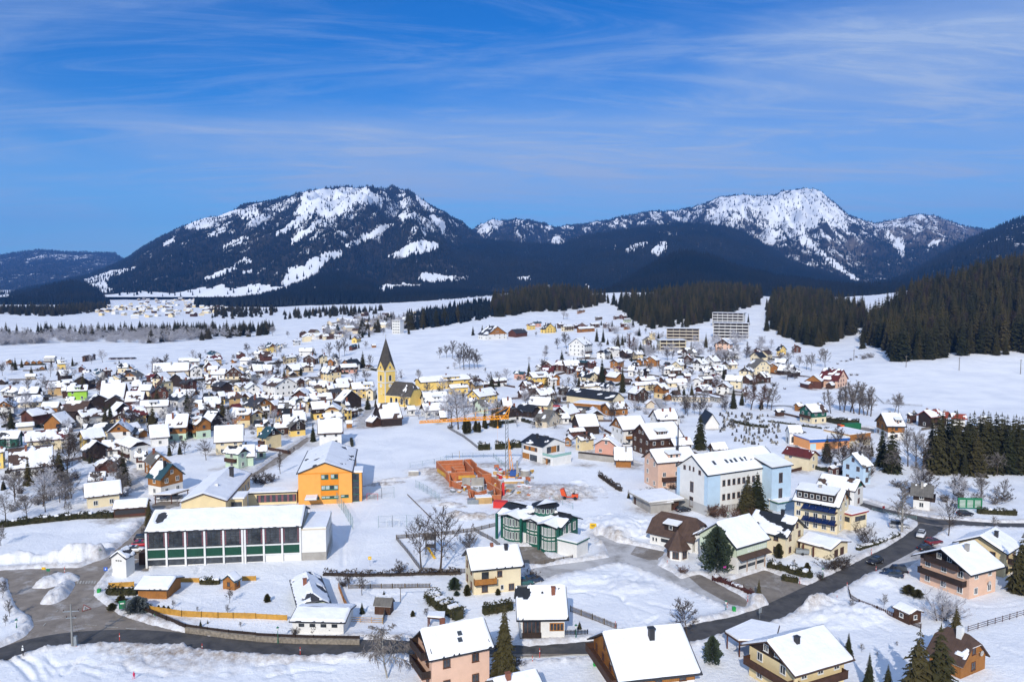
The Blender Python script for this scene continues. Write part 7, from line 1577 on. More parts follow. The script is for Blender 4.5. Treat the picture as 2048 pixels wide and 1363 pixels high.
# ---- fences, walls, hedges
def fence(t, pts, hgt, label, m=M_BOARD, style='slat', name='fence', z0=0.0, gap=1.9, cat='fence'):
    P = [gpt(t, *pts[i:i+2]) for i in range(0, len(pts), 2)]; r = empty(name, P[0]); tag(r, label, cat); b = MB(); ps = MB(); o0 = P[0]
    for a, c_ in zip(P[:-1], P[1:]):
        n = max(1, int((c_-a).length/gap)); d = (c_-a)
        for k in range(n+1):
            q = a+d*(k/n)-o0; MB().bar(q+Vector((0, 0, -.4)), q+Vector((0, 0, z0+hgt+.1)), .06, n=4).build('post', m, r)
            if k < n:
                e = a+d*((k+1)/n)-o0; up_ = lambda z: Vector((0, 0, z0+z))
                if style == 'slat':
                    for s_ in range(9):
                        w0 = q.lerp(e, s_/9+.02); w1 = q.lerp(e, s_/9+.09); b.poly([w0+up_(.1), w1+up_(.1), w1+up_(hgt), w0+up_(hgt)]); 
                    b.bar(q+up_(hgt*.3), e+up_(hgt*.3), .035, n=4); b.bar(q+up_(hgt*.8), e+up_(hgt*.8), .035, n=4)
                elif style == 'rail':
                    for z in (.35, .65, .95): b.bar(q+up_(hgt*z), e+up_(hgt*z), .045, n=4)
                elif style == 'board': b.slab([q+up_(.08), e+up_(.08), e+up_(hgt), q+up_(hgt)], .05)
                else:
                    for z in (.02, .5, 1.0): b.bar(q+up_(hgt*z), e+up_(hgt*z), .02, n=3)
                    for s_ in range(8): b.bar(q.lerp(e, s_/8)+up_(0), q.lerp(e, (s_+1)/8)+up_(hgt), .007, n=3, cap=False); b.bar(q.lerp(e, s_/8)+up_(hgt), q.lerp(e, (s_+1)/8)+up_(0), .007, n=3, cap=False)
    b.build('panel' if style != 'net' else 'mesh_panel', m, r); return r
M_GREYW = mat('weathered_wood', (.16, .135, .11), .85, var=.4, vscale=1.5); M_YELW = mat('yellow_wood', (.50, .27, .05), .7, var=.3, vscale=1.5); M_NET = mat('green_steel_net', (.16, .25, .24), .5)
fence('E', (985, 905, 1200, 938, 1330, 945, 1440, 950, 1540, 952, 1690, 955), 1.3, 'yellow board fence along the garden above the road', M_YELW, 'board'); fence('F', (0, 955, 205, 965), 1.2, 'yellow board fence stub left of the brick garage', M_YELW, 'board'); fence('E', (718, 748, 885, 740), 1.2, 'yellow board fence left of the ochre shed', M_YELW, 'board'); fence('E', (1190, 712, 1320, 712), 1.1, 'yellow board fence right of the ochre shed', M_YELW, 'board'); fence('E', (1600, 700, 1690, 698), 1.1, 'yellow board fence right of the garden cabin', M_YELW, 'board')
fence('E', (960, 915, 1100, 975, 1225, 1028, 1370, 1050, 1510, 1068, 1690, 1085), .8, 'dark board fence stepping down beside the curved road', WALLS['dark_timber'], 'board', z0=.5); fence('F', (0, 1088, 120, 1094, 260, 1100, 380, 1104, 685, 1108), .8, 'dark board fence on the stone wall before the brick garage', WALLS['dark_timber'], 'board', z0=.5)
fence('F', (610, 755, 900, 750, 1150, 748), 1.1, 'grey picket fence across the snowy gardens', M_GREYW); fence('F', (925, 430, 1000, 520, 1090, 640, 1230, 655, 1400, 650), 1.2, 'grey picket fence around the lower side of the playground', M_GREYW); fence('F', (925, 425, 1130, 410, 1300, 395, 1440, 375, 1590, 340), 1.2, 'grey picket fence along the upper side of the playground', M_GREYW); fence('F', (1440, 375, 1560, 440, 1610, 480), 1.2, 'grey picket fence between playground and kindergarten', M_GREYW)
fence('F', (545, 755, 580, 850, 605, 895), 1.3, 'brown board fence beside the hipped grey roof', M_BOARDO, 'board'); fence('F', (615, 975, 835, 985), 1.2, 'light horizontal board fence right of the brick garage', M_YELW, 'rail'); fence('F', (840, 990, 850, 930), 1.4, 'short dark fence end at the garden gate', M_GREYW, 'board')
fence('H', (530, 770, 545, 820, 600, 855, 720, 900, 830, 945, 940, 990, 1010, 1020), 1.1, 'brown picket fence curving round the snowy corner garden', M_BOARD); fence('H', (1320, 1040, 1450, 1000, 1690, 930), 1.2, 'brown board fence crossing the bright snow field', M_BOARD, 'rail')
fence('G', (385, 905, 530, 960, 690, 1025), 1.3, 'brown picket fence along the trampled snow field', M_GREYW); fence('G', (335, 1065, 500, 1062), 1.2, 'dark fence right of the white veranda house', M_DARKM); fence('G', (150, 600, 400, 555), 1.0, 'grey fence along the kindergarten forecourt', M_GREYW); fence('B', (1490, 805, 1620, 880, 1740, 975), 1.3, 'long grey fence along the upper meadow', M_GREYW)
fence('F', (520, 170, 580, 255, 640, 362), 3.2, 'tall green ball-stop net on the left of the sports court', M_NET, 'net', gap=3); fence('F', (808, 350, 900, 346, 1090, 338), 3.0, 'tall green ball-stop net at the near end of the sports court', M_NET, 'net', gap=3); fence('F', (675, 165, 830, 158, 912, 152), 3.2, 'tall green ball-stop net beyond the sports court', M_NET, 'net', gap=3); fence('F', (1055, 85, 1130, 125, 1210, 178), 2.4, 'green mesh fence on the bank below the building site', M_NET, 'net', gap=2.6)
fence('J', (0, 560, 200, 530, 350, 480, 690, 480, 780, 560), 1.8, 'thin mesh fence around the back of the building site', M_NET, 'net', gap=3.4); fence('J', (1180, 840, 1345, 905), 1.8, 'thin mesh fence panels beside the dumper', M_NET, 'net', gap=3.4); fence('H', (690, 240, 860, 285, 980, 295), 1.0, 'green railing along the chalet side of the junction', M_NET, 'rail'); fence('D', (780, 700, 900, 810, 1200, 830), 1.0, 'thin wire fence along the foot of the right-hand slope', M_GREYW, 'rail', gap=5); fence('F', (1000, 135, 1080, 215, 1150, 285), .5, 'low board edge along the sports court', M_BOARD, 'board')
for t, pts, hg, lb in (('E', (1225, 1035, 1370, 1055, 1510, 1075, 1690, 1092), .9, 'rough stone retaining wall along the curved road'), ('F', (0, 1095, 260, 1108, 685, 1116), .9, 'rough stone retaining wall below the brick garage')):
    P = [gpt(t, *pts[i:i+2]) for i in range(0, len(pts), 2)]; r = empty('stone_wall', P[0]); tag(r, lb, 'wall'); b = MB(); o0 = P[0]
    for a, c_ in zip(P[:-1], P[1:]): d = c_-a; q = Matrix.Translation(a-o0) @ Matrix.Rotation(math.atan2(d.y, d.x), 4, 'Z'); b.box(.01, d.length-.01, -.2, .25, -.3, hg, 0, q)
    b.build('masonry', M_STONE, r)
M_HEDGE = mat('hedge_leaves', (.030, .034, .014), .9, var=.8, vscale=.8, col2=(.062, .054, .026), spec=.1); M_HEDGEB = mat('bare_hedge', (.075, .058, .045), .9, var=.5, vscale=.8, spec=.1)
def hedge(t, pts, hgt, wid, label, m=M_HEDGE, snow=.0, dens=60):
    P = [gpt(t, *pts[i:i+2]) for i in range(0, len(pts), 2)]; r = empty('hedge', P[0]); tag(r, label, 'hedge'); vs = []; core = MB(); sn = MB(); o0 = np.array(P[0])
    for a, c_ in zip(P[:-1], P[1:]):
        d = c_-a; ln = d.length; n = int(ln*dens*hgt); u = rng.uniform(0, 1, n); dx = np.array(d)/ln; nx = np.array([-dx[1], dx[0], 0]); k = rng.uniform(0, 1, n)
        sgn = np.where(rng.uniform(0, 1, n) < .5, 1, -1); top = k < .3; yy = np.where(top, rng.uniform(-.5, .5, n)*wid, sgn*wid*(.5+rng.uniform(-.14, .05, n))); zz = np.where(top, hgt*(1+rng.uniform(-.12, .06, n)), rng.uniform(0, 1, n)*hgt)
        bumpy = 1+.18*np.sin(u*ln*1.3)+.1*np.sin(u*ln*3.1); C = np.array(a)-o0+u[:, None]*ln*dx+(yy*bumpy)[:, None]*nx; C[:, 2] += zz*bumpy
        for j in range(3): pass
        tri = C[:, None, :]+rng.normal(0, .16, (n, 3, 3)); vs.append(tri.reshape(-1, 3)); q = Matrix.Translation(a-P[0]) @ Matrix.Rotation(math.atan2(d.y, d.x), 4, 'Z'); core.box(0, ln, -wid*.36, wid*.36, -.2, hgt*(.55 if m is M_HEDGEB else .84), 0, q)
        if snow: 
            for s_ in range(int(ln/1.2)):
                if rng.random() < snow: x0 = s_*1.2+rng.uniform(0, .3); sn.box(x0, x0+rng.uniform(.8, 1.3), -wid*.42, wid*.36, hgt*.86, hgt*1.0+rng.uniform(.08, .25), 0, q)
    v = np.concatenate(vs); o = mesh_np('leaves', v, np.arange(len(v)).reshape(-1, 3), m, parent=r); core.build('core', m, r)
    if snow and sn.v: sn.build('snow_cap', M_RSNOW, r)
hedge('E', (-40, 352, 250, 318, 520, 290, 752, 285), 1.7, 1.4, 'long dark clipped hedge above the empty snowy lot', snow=.25); hedge('F', (1150, 835, 1240, 900, 1345, 960), 2.2, 2.4, 'thick dark hedge capped with snow in the garden', snow=.6); hedge('F', (445, 665, 700, 672, 950, 668, 1350, 655), 1.2, 1.2, 'long bare brown hedge below the sports court', M_HEDGEB, dens=40)
hedge('H', (0, 615, 150, 655, 290, 690), 1.7, 1.5, 'dark clipped hedge beside the garage yard', snow=.15); hedge('H', (90, 690, 200, 708), 1.0, 1.0, 'low dark hedge at the yard exit'); hedge('B', (1732, 975, 1822, 972), 2.6, 2.0, 'left block of tall clipped hedge behind the crane', snow=.2); hedge('B', (1862, 968, 1995, 965), 2.6, 2.0, 'right block of tall clipped hedge behind the crane', snow=.2)
hedge('D', (458, 940, 570, 955, 710, 965), 1.9, 1.6, 'long dark hedge behind the orange lorry', snow=.2); hedge('D', (440, 1018, 575, 1012), 1.3, 1.2, 'low dark hedge left of the orange lorry', snow=.2); hedge('E', (706, 795, 905, 795), 1.6, 1.3, 'dark clipped hedge in front of the ochre shed', snow=.2); hedge('E', (1322, 722, 1450, 722), 1.3, 1.1, 'dark hedge left of the garden cabin', snow=.2)
hedge('C', (0, 1150, 82, 1150), 2.4, 2, 'dark clipped hedge left of the modern house', snow=.2); hedge('D', (0, 950, 190, 975, 420, 1005), .9, .7, 'row of low dark bushes along the cemetery edge', dens=40); hedge('H', (590, 500, 740, 460, 865, 405), 1.0, 1.0, 'low snow-topped hedge on the wall beside the main road', snow=.8); hedge('G', (1330, 690, 1450, 740, 1590, 800), 1.0, 1.0, 'reddish bare hedge between the driveway and the yard', mat('red_hedge', (.09, .03, .025), .9, var=.4), snow=.4)
hedge('F', (1500, 925, 1610, 905, 1690, 890), 1.8, 1.5, 'dark garden hedge left of the white veranda house'); hedge('C', (1700, 950, 1850, 985, 1990, 1000), 1.3, 1.0, 'dark hedge across the cemetery', snow=.1); hedge('H', (1380, 255, 1500, 262, 1640, 268), 1.6, 1.2, 'dark green hedge under the notice board', snow=.3); hedge('G', (575, 10, 640, 60, 720, 110), 1.5, 1.0, 'bare hedge along the meadow left of the office block', M_HEDGEB, dens=40)
# goals and playground
for t, x, y, lb, rz in (('F', 905, 345, 'white football goal at the near end of the court', 0), ('F', 768, 168, 'red and white football goal at the far end of the court', 0)):
    g = gpt(t, x, y); r = empty('football_goal', g, rz); tag(r, lb, 'goal'); MB().bar((-1.5, 0, -.1), (-1.5, 0, 2), .05, n=6).bar((1.5, 0, -.1), (1.5, 0, 2), .05, n=6).bar((-1.5, 0, 2), (1.5, 0, 2), .05, n=6).build('frame', M_RED if 'red' in lb else M_FRAME, r); b = MB()
    for k in range(7): b.bar((-1.5+k*.5, 0, 2), (-1.5+k*.5, 1, 0), .008, n=3)
    b.build('net', M_NET, r)
g = gpt('F', 1150, 530); pg = empty('playground_tower', (g.x, g.y, .2)); tag(pg, 'wooden playground tower with a yellow slide among the bare trees', 'playground')
for sx in (-1, 1):
    for sy in (-1, 1): MB().bar((sx, sy+1, 0), (sx, sy+1, 3.6), .09, n=5).build('post', M_GREYW, pg)
MB().box(-1.1, 1.1, -.1, 2.1, 1.6, 1.75).build('platform', M_GREYW, pg); MB().slab([(-1.3, -.3, 3.5), (1.3, -.3, 3.5), (1.3, 1, 4.4), (-1.3, 1, 4.4)], .08).slab([(-1.3, 2.3, 3.5), (1.3, 2.3, 3.5), (1.3, 1, 4.4), (-1.3, 1, 4.4)], .08).build('roof', M_GREYW, pg); MB().slab([(-.8, -.1, 1.75), (-.2, -.1, 1.75), (1.6, -2.8, .2), (1.0, -2.8, .2)], .08).build('slide', mat('slide_yellow', (.70, .40, .03), .5), pg)
g = gpt('F', 1060, 830); sw = empty('swing_frame', (g.x, g.y, .15), R(5)); tag(sw, 'wooden swing frame in the snowy garden right of the hut', 'swing')
for x in (-3, 3): MB().bar((x, -.5, 0), (x, 0, 2.5), .07, n=5).bar((x, .5, 0), (x, 0, 2.5), .07, n=5).build('trestle', M_GREYW, sw)
MB().bar((-3.3, 0, 2.5), (3.3, 0, 2.5), .07, n=5).build('beam', M_GREYW, sw)
# gravestones
gm = []
for k, col in enumerate(((.05, .05, .055), (.12, .115, .11), (.24, .23, .21))):
    b = MB(); n = 6; pts = [(-.35, 0), (.35, 0)]+[(.35*math.cos(q*math.pi/n), .75+.3*math.sin(q*math.pi/n)) for q in range(n+1)]; N_ = len(pts); b.add([(p[0], -.09, p[1]) for p in pts]+[(p[0], .09, p[1]) for p in pts], [tuple(range(N_)), tuple(range(2*N_-1, N_-1, -1))]+[(N_+i, N_+(i+1) % N_, (i+1) % N_, i) for i in range(N_)]); b.box(-.5, .5, -.25, .25, -.3, .12)
    o = b.build('gravestone', mat('grave_stone_%s' % ('dark', 'grey', 'pale')[k], col, .5, var=.3)); gm.append(o.data); bpy.data.objects.remove(o)
rg = np.random.default_rng(77); cnt = 0; ZC = T('C', 1620, 900, 1700, 880, 1850, 890, 1990, 905, 2080, 990, 2080, 1120, 1960, 1140, 1780, 1130, 1660, 1060, 1580, 1010)
while cnt < 150:
    x, y = rg.uniform(1390, 1600), rg.uniform(820, 900)
    if not inpoly(np.array([x]), np.array([y]), ZC)[0]: continue
    g = ground_at(x, y); k = int(rg.integers(3)); o = bpy.data.objects.new('gravestone', gm[k]); g.y = round(g.y/3.2)*3.2+rg.uniform(-.2, .2); o.location = (g.x, g.y, .12); s_ = rg.uniform(.75, 1.25); o.scale = (s_, s_, s_); o.rotation_euler = (0, 0, rg.normal(0.2, .06)); link(o); cnt += 1
    tag(o, 'snow-dusted gravestone in the rows of the cemetery', 'gravestone', 'gravestones in the cemetery')
# wooden poles on the right-hand slope
for t, x, y, y2, lb in (('D', 1075, 525, 430, 'wooden line pole on the slope nearest the forest corner'), ('D', 1488, 550, 445, 'wooden line pole in the middle of the bright slope'), ('D', 1966, 578, 460, 'wooden line pole at the right end of the bright slope'), ('D', 668, 470, 385, 'double wooden line pole at the edge of the bushy slope')):
    g = gpt(t, x, y); h_ = CAM_H+slope(T(t, 0, y2)[0][1])*g.y-g.z; r = empty('line_pole', g); tag(r, lb, 'pole'); MB().bar((0, 0, -.3), (0, 0, h_), .22, .15, 6).build('pole', M_BARKP if False else M_GREYW, r); MB().box(-.8, .8, -.08, .08, h_-.8, h_-.6).build('crossarm', M_GREYW, r)
# people
def person(loc, rz, hgt, top, trousers, label, pose='walk'):
    r = empty('person', loc, rz); tag(r, label, 'person'); k = hgt/1.75
    J = [(0, 0, .95), (0, 0, 1.15), (0, .01, 1.42), (0, .02, 1.52), (0, .03, 1.66), (.10, 0, .92), (.11, -.12, .50), (.11, -.02, .08), (.11, -.14, .05), (-.10, 0, .92), (-.11, .14, .50), (-.11, .30, .12), (-.11, .18, .06),
         (.19, 0, 1.40), (.25, .08, 1.12), (.24, -.06, .90), (.24, -.12, .82), (-.19, 0, 1.40), (-.25, -.06, 1.12), (-.24, -.20, .93), (-.24, -.26, .86)]
    E = [(0, 1), (1, 2), (2, 3), (3, 4), (0, 5), (5, 6), (6, 7), (7, 8), (0, 9), (9, 10), (10, 11), (11, 12), (2, 13), (13, 14), (14, 15), (15, 16), (2, 17), (17, 18), (18, 19), (19, 20)]
    rad = [.15, .15, .16, .06, .10, .09, .065, .045, .045, .09, .065, .045, .045, .065, .05, .04, .035, .065, .05, .04, .035]
    me = bpy.data.meshes.new('body'); me.from_pydata([tuple(c*k for c in p) for p in J], E, []); me.materials.append(trousers); me.materials.append(top); o = link(bpy.data.objects.new('body', me), r)
    md = o.modifiers.new('skin', 'SKIN')
    for i, v in enumerate(me.skin_vertices[0].data): v.radius = (rad[i]*k, rad[i]*k); v.use_root = i == 0
    o.modifiers.new('smooth', 'SUBSURF').levels = 1; o.modifiers['smooth'].render_levels = 1
    b = MB(); b.bar((0, .02*k, 1.0*k), (0, .02*k, 1.46*k), .20*k, .17*k, 10); b.build('jacket', top, r); b = MB(); b.bar((0, .03*k, 1.56*k), (0, .03*k, 1.68*k), .085*k, .105*k, 8).bar((0, .03*k, 1.68*k), (0, .03*k, 1.80*k), .112*k, .05*k, 8); b.build('hat', top, r)
M_DK = mat('dark_cloth', (.03, .03, .035), .9); M_PK = mat('pink_snowsuit', (.62, .03, .10), .8)
g = gpt('B', 250, 1005); person((g.x, g.y, .06), R(150), 1.75, M_DK, M_DK, 'person in dark clothes walking up the street, nearer of two'); g = gpt('B', 296, 985); person((g.x, g.y, .06), R(150), 1.72, M_DK, M_DK, 'person in dark clothes walking up the street, farther of two'); g = gpt('E', 885, 1352); person((g.x, g.y, .1), R(60), 1.25, M_PK, M_PK, 'child in a pink snowsuit on the snow below the road'); g = gpt('E', 152, 1200); person((g.x, g.y, .2), R(20), 1.7, M_FRAME, M_DK, 'person in a white top standing at the snowy road edge')

# loose material lying about the site
rm_ = np.random.default_rng(9); LM = [M_BRK, M_FORM, mat('raw_timber', (.55, .36, .16), .8, var=.3), M_CONC, M_STEEL, M_RED]
for k in range(70):
    if k < 34: x, y = rm_.uniform(340, 740), rm_.uniform(600, 790)
    else: x, y = rm_.uniform(700, 1010), rm_.uniform(560, 800)
    g = gpt('J', x, y); l = rm_.uniform(.8, 3.2); w_ = rm_.uniform(.4, 1.1); b = MB(); n = int(rm_.integers(2, 5)); m_ = Matrix.Rotation(rm_.uniform(0, 3), 4, 'Z')
    for q in range(n): b.box(-l/2+rm_.uniform(0, .2), l/2, -w_/2, w_/2+rm_.uniform(-.1, .1), .25+q*.28, .25+q*.28+.25, 0, m_)
    if rm_.random() < .5: b.box(-l/2+.1, l/2-.1, -w_/2+.05, w_/2-.05, .253+n*.28, .253+n*.28+.12, 1, m_)
    o = b.build('material_stack', [LM[int(rm_.integers(6))], M_RSNOW]); o.location = g; tag(o, 'loose building material stacked around the brick shell on the building site', 'building material', 'loose material on the building site')
# ---------------------------------------------------------------- trees, shrubs, hedges
M_SPRUCE = mat('spruce_needles', (.016, .025, .011), .85, var=.9, vscale=.55, col2=(.058, .052, .021), spec=.15)
def _vary(m, hi):
    t = m.node_tree; b = t.nodes['Principled BSDF']; l = b.inputs['Base Color'].links[0].from_socket; oi = N(t, 'ShaderNodeObjectInfo'); x = N(t, 'ShaderNodeMix', data_type='RGBA'); p_ = M(t, 'POWER', oi.outputs['Random'], 1.6)
    t.links.new(M(t, 'MULTIPLY', p_, .75), x.inputs[0]); t.links.new(l, x.inputs[6]); x.inputs[7].default_value = hi; t.links.new(x.outputs[2], b.inputs['Base Color'])
_vary(M_SPRUCE, (.105, .082, .034, 1))
M_PINE = mat('blue_pine_needles', (.030, .048, .030), .85, var=.8, vscale=.7, col2=(.075, .095, .062), spec=.15)
M_THUJA = mat('thuja_leaves', (.050, .052, .020), .9, var=.6, vscale=.9, col2=(.09, .075, .03), spec=.1)
M_SPRUCEF = mat('frosted_spruce', (.06, .075, .07), .85, var=.9, vscale=.6, col2=(.16, .18, .18), spec=.15)
M_BARK = mat('bark', (.085, .062, .045), .9, var=.4, vscale=2, spec=.1)
M_BIRCHB = mat('birch_bark', (.42, .40, .36), .8, var=.5, vscale=3, col2=(.10, .09, .08))
M_TWIG = mat('bare_twigs', (.080, .062, .050), .9, var=.35, vscale=.8, spec=.1)
M_TWIGR = mat('reddish_twigs', (.15, .085, .06), .9, var=.35, vscale=.8, spec=.1)
M_FROST = mat('frosted_twigs', (.54, .54, .58), .9, var=.5, vscale=.35, col2=(.30, .28, .29), spec=.1)
M_HALFF = mat('lightly_frosted_twigs', (.22, .20, .19), .9, var=.5, vscale=.4, col2=(.12, .10, .085), spec=.1)
def spruce_mesh(seed, slim=.17, whorls=26, open_=1.0):
    """unit-height spruce: whorls of drooping boughs, each bough a keel with side sprays"""
    rd = random.Random(seed); v = []; f = []
    def tri(a, b, c):
        i = len(v); v.extend((a, b, c)); f.append((i, i+1, i+2))
    for w_ in range(whorls):
        t = (w_+rd.uniform(-.3, .3))/whorls; t = min(max(t, 0), .985); z = .045+t*.945; rl = slim*(1-t)**.82*(1 if t > .08 else .8)+.008
        n = max(5, int(15*(1-t)+5)); a0 = rd.uniform(0, 6.3)
        for k in range(n):
            an = a0+6.283*k/n+rd.uniform(-.22, .22); ln = rl*rd.uniform(.62, 1.18); d = Vector((math.cos(an), math.sin(an), 0)); s = Vector((-d.y, d.x, 0))
            dr = ln*rd.uniform(.25, .6)*open_; up_ = ln*.10
            p0 = Vector((0, 0, z+.012)); p1 = d*ln*.5+Vector((0, 0, z-dr*.35+up_)); p2 = d*ln+Vector((0, 0, z-dr))
            wd = ln*rd.uniform(.22, .34)+.003
            m1 = p0.lerp(p1, .45)
            tri(m1-s*wd*.35, p1+s*wd*.95+Vector((0, 0, -.35*wd)), p2); tri(m1+s*wd*.35, p2, p1-s*wd*.95+Vector((0, 0, -.35*wd)))
            tri(p0-s*wd*.1, p1+s*wd*.5, p1-s*wd*.5)
            for q in range(3):
                c = p1.lerp(p2, rd.uniform(-.5, .75)); sg = rd.choice((-1, 1)); e = c+s*sg*wd*rd.uniform(.8, 1.5)+d*wd*.5+Vector((0, 0, -wd*rd.uniform(.5, 1.3)))
                tri(c-d*wd*.3, c+d*wd*.35, e)
    tri(Vector((-.006, 0, .95)), Vector((.006, 0, .95)), Vector((0, 0, 1.0))); tri(Vector((0, -.006, .95)), Vector((0, .006, .95)), Vector((0, 0, 1.0)))
    return np.array([tuple(p) for p in v]), np.array(f)
def pine_mesh(seed, rx=.27):
    """rounded dense pine crown: many small upturned sprays through an egg-shaped volume"""
    rd = random.Random(seed); v = []; f = []
    for k in range(4200):
        t = rd.random()**.8; z = .10+t*.9; env = rx*(math.sin(math.pi*min(1, (t*.80+.2)))**.6)*(1.05-.25*t); an = rd.uniform(0, 6.283); lump = 1+.22*math.sin(an*3+t*14)+.15*math.sin(an*5-t*23)
        r = env*lump*rd.uniform(.25, 1.02); c = Vector((r*math.cos(an), r*math.sin(an), z)); d = Vector((math.cos(an)*.7, math.sin(an)*.7, .5+rd.uniform(-.5, .5))).normalized()
        s = d.cross(Vector((rd.uniform(-1, 1), rd.uniform(-1, 1), rd.uniform(-1, 1)))).normalized(); l = rd.uniform(.035, .075); i = len(v)
        v += [c-s*l*.42, c+s*l*.42, c+d*l]; f.append((i, i+1, i+2))
    return np.array([tuple(p) for p in v]), np.array(f)
def trunk_mesh(r=.013, h=.9, n=6):
    b = MB(); b.bar((0, 0, -.03), (0, 0, h*.4), r, r*.65, n, cap=False); b.bar((0, 0, h*.4), (0, 0, h), r*.65, .002, n, cap=False); return b
def np_tri(name, vf, m): o = mesh_np(name, vf[0], vf[1], m); d = o.data; bpy.data.objects.remove(o); return d
SPR = [np_tri('crown', spruce_mesh(k, sl, wh, op), M_SPRUCE) for k, sl, wh, op in ((1, .20, 26, 1), (2, .175, 28, 1.2), (3, .225, 25, .9), (4, .155, 30, 1.1))]
THU = np_tri('crown', pine_mesh(21, .17), M_THUJA); PIN = [np_tri('crown', pine_mesh(11), M_PINE), np_tri('crown', pine_mesh(12, .32), M_PINE)]
_o = trunk_mesh().build('trunk', M_BARK); TRK = _o.data; bpy.data.objects.remove(_o)
def bare_mesh(seed, kind='round', tw=1.0):
    """unit-height leafless tree -> (trunk and limbs, twigs)"""
    rd = random.Random(seed); tb = MB(); v = []; f = []
    def sliver(a, b, w):
        d = (b-a); s = d.cross(Vector((rd.uniform(-1, 1), rd.uniform(-1, 1), rd.uniform(-1, 1)))); s = s.normalized()*w*tw if s.length > 1e-6 else Vector((w, 0, 0))
        i = len(v); v.extend((a-s, a+s, b)); f.append((i, i+1, i+2))
    def rv(s): return Vector((rd.gauss(0, s), rd.gauss(0, s), rd.gauss(0, s)))
    weep = kind == 'weeping'; W = dict(round=(.62, .30, .62), upright=(.34, .18, .95), bush=(.8, .04, .55), weeping=(.55, .3, .6))[kind]
    def twigs(p, d, ln, n):
        for q in range(n):
            t = rd.uniform(.15, 1); a = p+d*ln*t; e = (d*.75+rv(.42)+Vector((0, 0, .12 if not weep else -.9))).normalized(); l = ln*rd.uniform(.35, .75); b = a+e*l; sliver(a, b, .0026)
            for z in range(3):
                c = a.lerp(b, rd.uniform(.25, .95)); g = (e+rv(.5)+Vector((0, 0, .1 if not weep else -1.2))).normalized(); sliver(c, c+g*l*rd.uniform(.35, .7)*(1 if not weep else 1.8), .0021)
    stems = [(Vector((0, 0, -.02)), Vector((rd.gauss(0, .03), rd.gauss(0, .03), 1)).normalized(), 1.0)] if kind != 'bush' else [(Vector((rd.gauss(0, .05), rd.gauss(0, .05), -.02)), Vector((rd.gauss(0, .45), rd.gauss(0, .45), 1)).normalized(), rd.uniform(.5, 1)) for _ in range(9)]
    for (p0, d0, k0) in stems:
        hgt = .86*k0; r0 = .017 if kind != 'bush' else .008; pts = [p0]; d = d0
        for s in range(6): d = (d+rv(.05)).normalized(); pts.append(pts[-1]+d*hgt/6)
        for s in range(6): tb.bar(pts[s], pts[s+1], r0*(1-s/6.6), r0*(1-(s+1)/6.6), 6, cap=False)
        nl = 15 if kind != 'bush' else 5
        for k in range(nl):
            t = W[1]+(1-W[1])*(k+rd.random())/nl; t = min(t, .99); s = min(int(t*6), 5); b0 = pts[s].lerp(pts[s+1], t*6-s); an = k*2.4+rd.uniform(-.4, .4)
            ld = Vector((math.cos(an)*W[0], math.sin(an)*W[0], W[2]*(.55+t*.6))).normalized(); ll = (.40 if kind != 'upright' else .27)*(1.15-t*.72)*k0*rd.uniform(.75, 1.15); c = b0; dd = ld; rr = .0075*(1.15-t*.6)
            for q in range(4):
                dd = (dd+rv(.11)+Vector((0, 0, .10 if not weep else -.04-.06*q))).normalized(); e = c+dd*ll/4; tb.bar(c, e, rr, rr*.72, 4, cap=False); rr *= .72
                for m_ in range(2 if q else 1):
                    sd = (dd*.6+rv(.5)+Vector((0, 0, .15 if not weep else -.3))).normalized(); sl = ll*.45*rd.uniform(.6, 1.1); sliver(e, e+sd*sl, .0042); twigs(e, sd, sl, 6)
                c = e
            twigs(c-dd*ll/4, dd, ll*.42, 8)
        twigs(pts[-2], d, hgt*.2, 8)
    o = tb.build('trunk', M_BARK); td = o.data; bpy.data.objects.remove(o)
    return td, np_tri('crown', (np.array([tuple(p) for p in v]), np.array(f)), M_TWIG)
BARE = {k: [bare_mesh(s, k) for s in range(40, 40+n)] for k, n in (('round', 4), ('upright', 3), ('bush', 3), ('weeping', 1))}
BARET = {k: [bare_mesh(s, k, 1.7) for s in range(60, 60+n)] for k, n in (('round', 4), ('upright', 2), ('bush', 3), ('weeping', 1))}
TREES = []
def put_tree(name, loc, h, crown, trunk, look, cat='tree', wide=1.0, mats_=(None, None), rz=None, group=None, px=None):
    r = empty(name, loc, rz if rz is not None else rng.uniform(0, 6.28)); r.scale = (h*wide, h*wide, h)
    for nm, me, m in (('trunk', trunk, mats_[0]), ('crown', crown, mats_[1])):
        if me is None: continue
        o = bpy.data.objects.new(nm, me); link(o, r)
        if m is not None: o.material_slots[0].link = 'OBJECT'; o.material_slots[0].material = m
    tag(r, None, cat, group); TREES.append((loc[0], loc[1], h*.12))
    x, y = to_px(loc[0], loc[1], loc[2]+h*.5); PENDING.append((r, look, x, y)); return r
def tree_h(t, bx, by, ty):
    P = T(t, bx, by, bx, ty); g = ground_at(*P[0]); r = slope(P[1][1]); return g, max(1.0, CAM_H+r*g.y-g.z)
def spruces(t, vals, name='spruce_tree', look='dark green spruce', meshes=None, m=None, wide=1.0, cat='tree', group='spruces among the houses'):
    for i in range(0, len(vals), 3):
        g, h = tree_h(t, *vals[i:i+3]); me = (meshes or SPR)[int(rng.integers(len(meshes or SPR)))]
        size = 'small ' if h < 6 else ('tall ' if h > 19 else '')
        put_tree(name, (g.x, g.y, g.z-.1), h, me, TRK, size+look, cat, wide*rng.uniform(.9, 1.1), (None, m), group=group)
spruces('F', (1640, 1340, 838), look='tall spruce', wide=1.25)
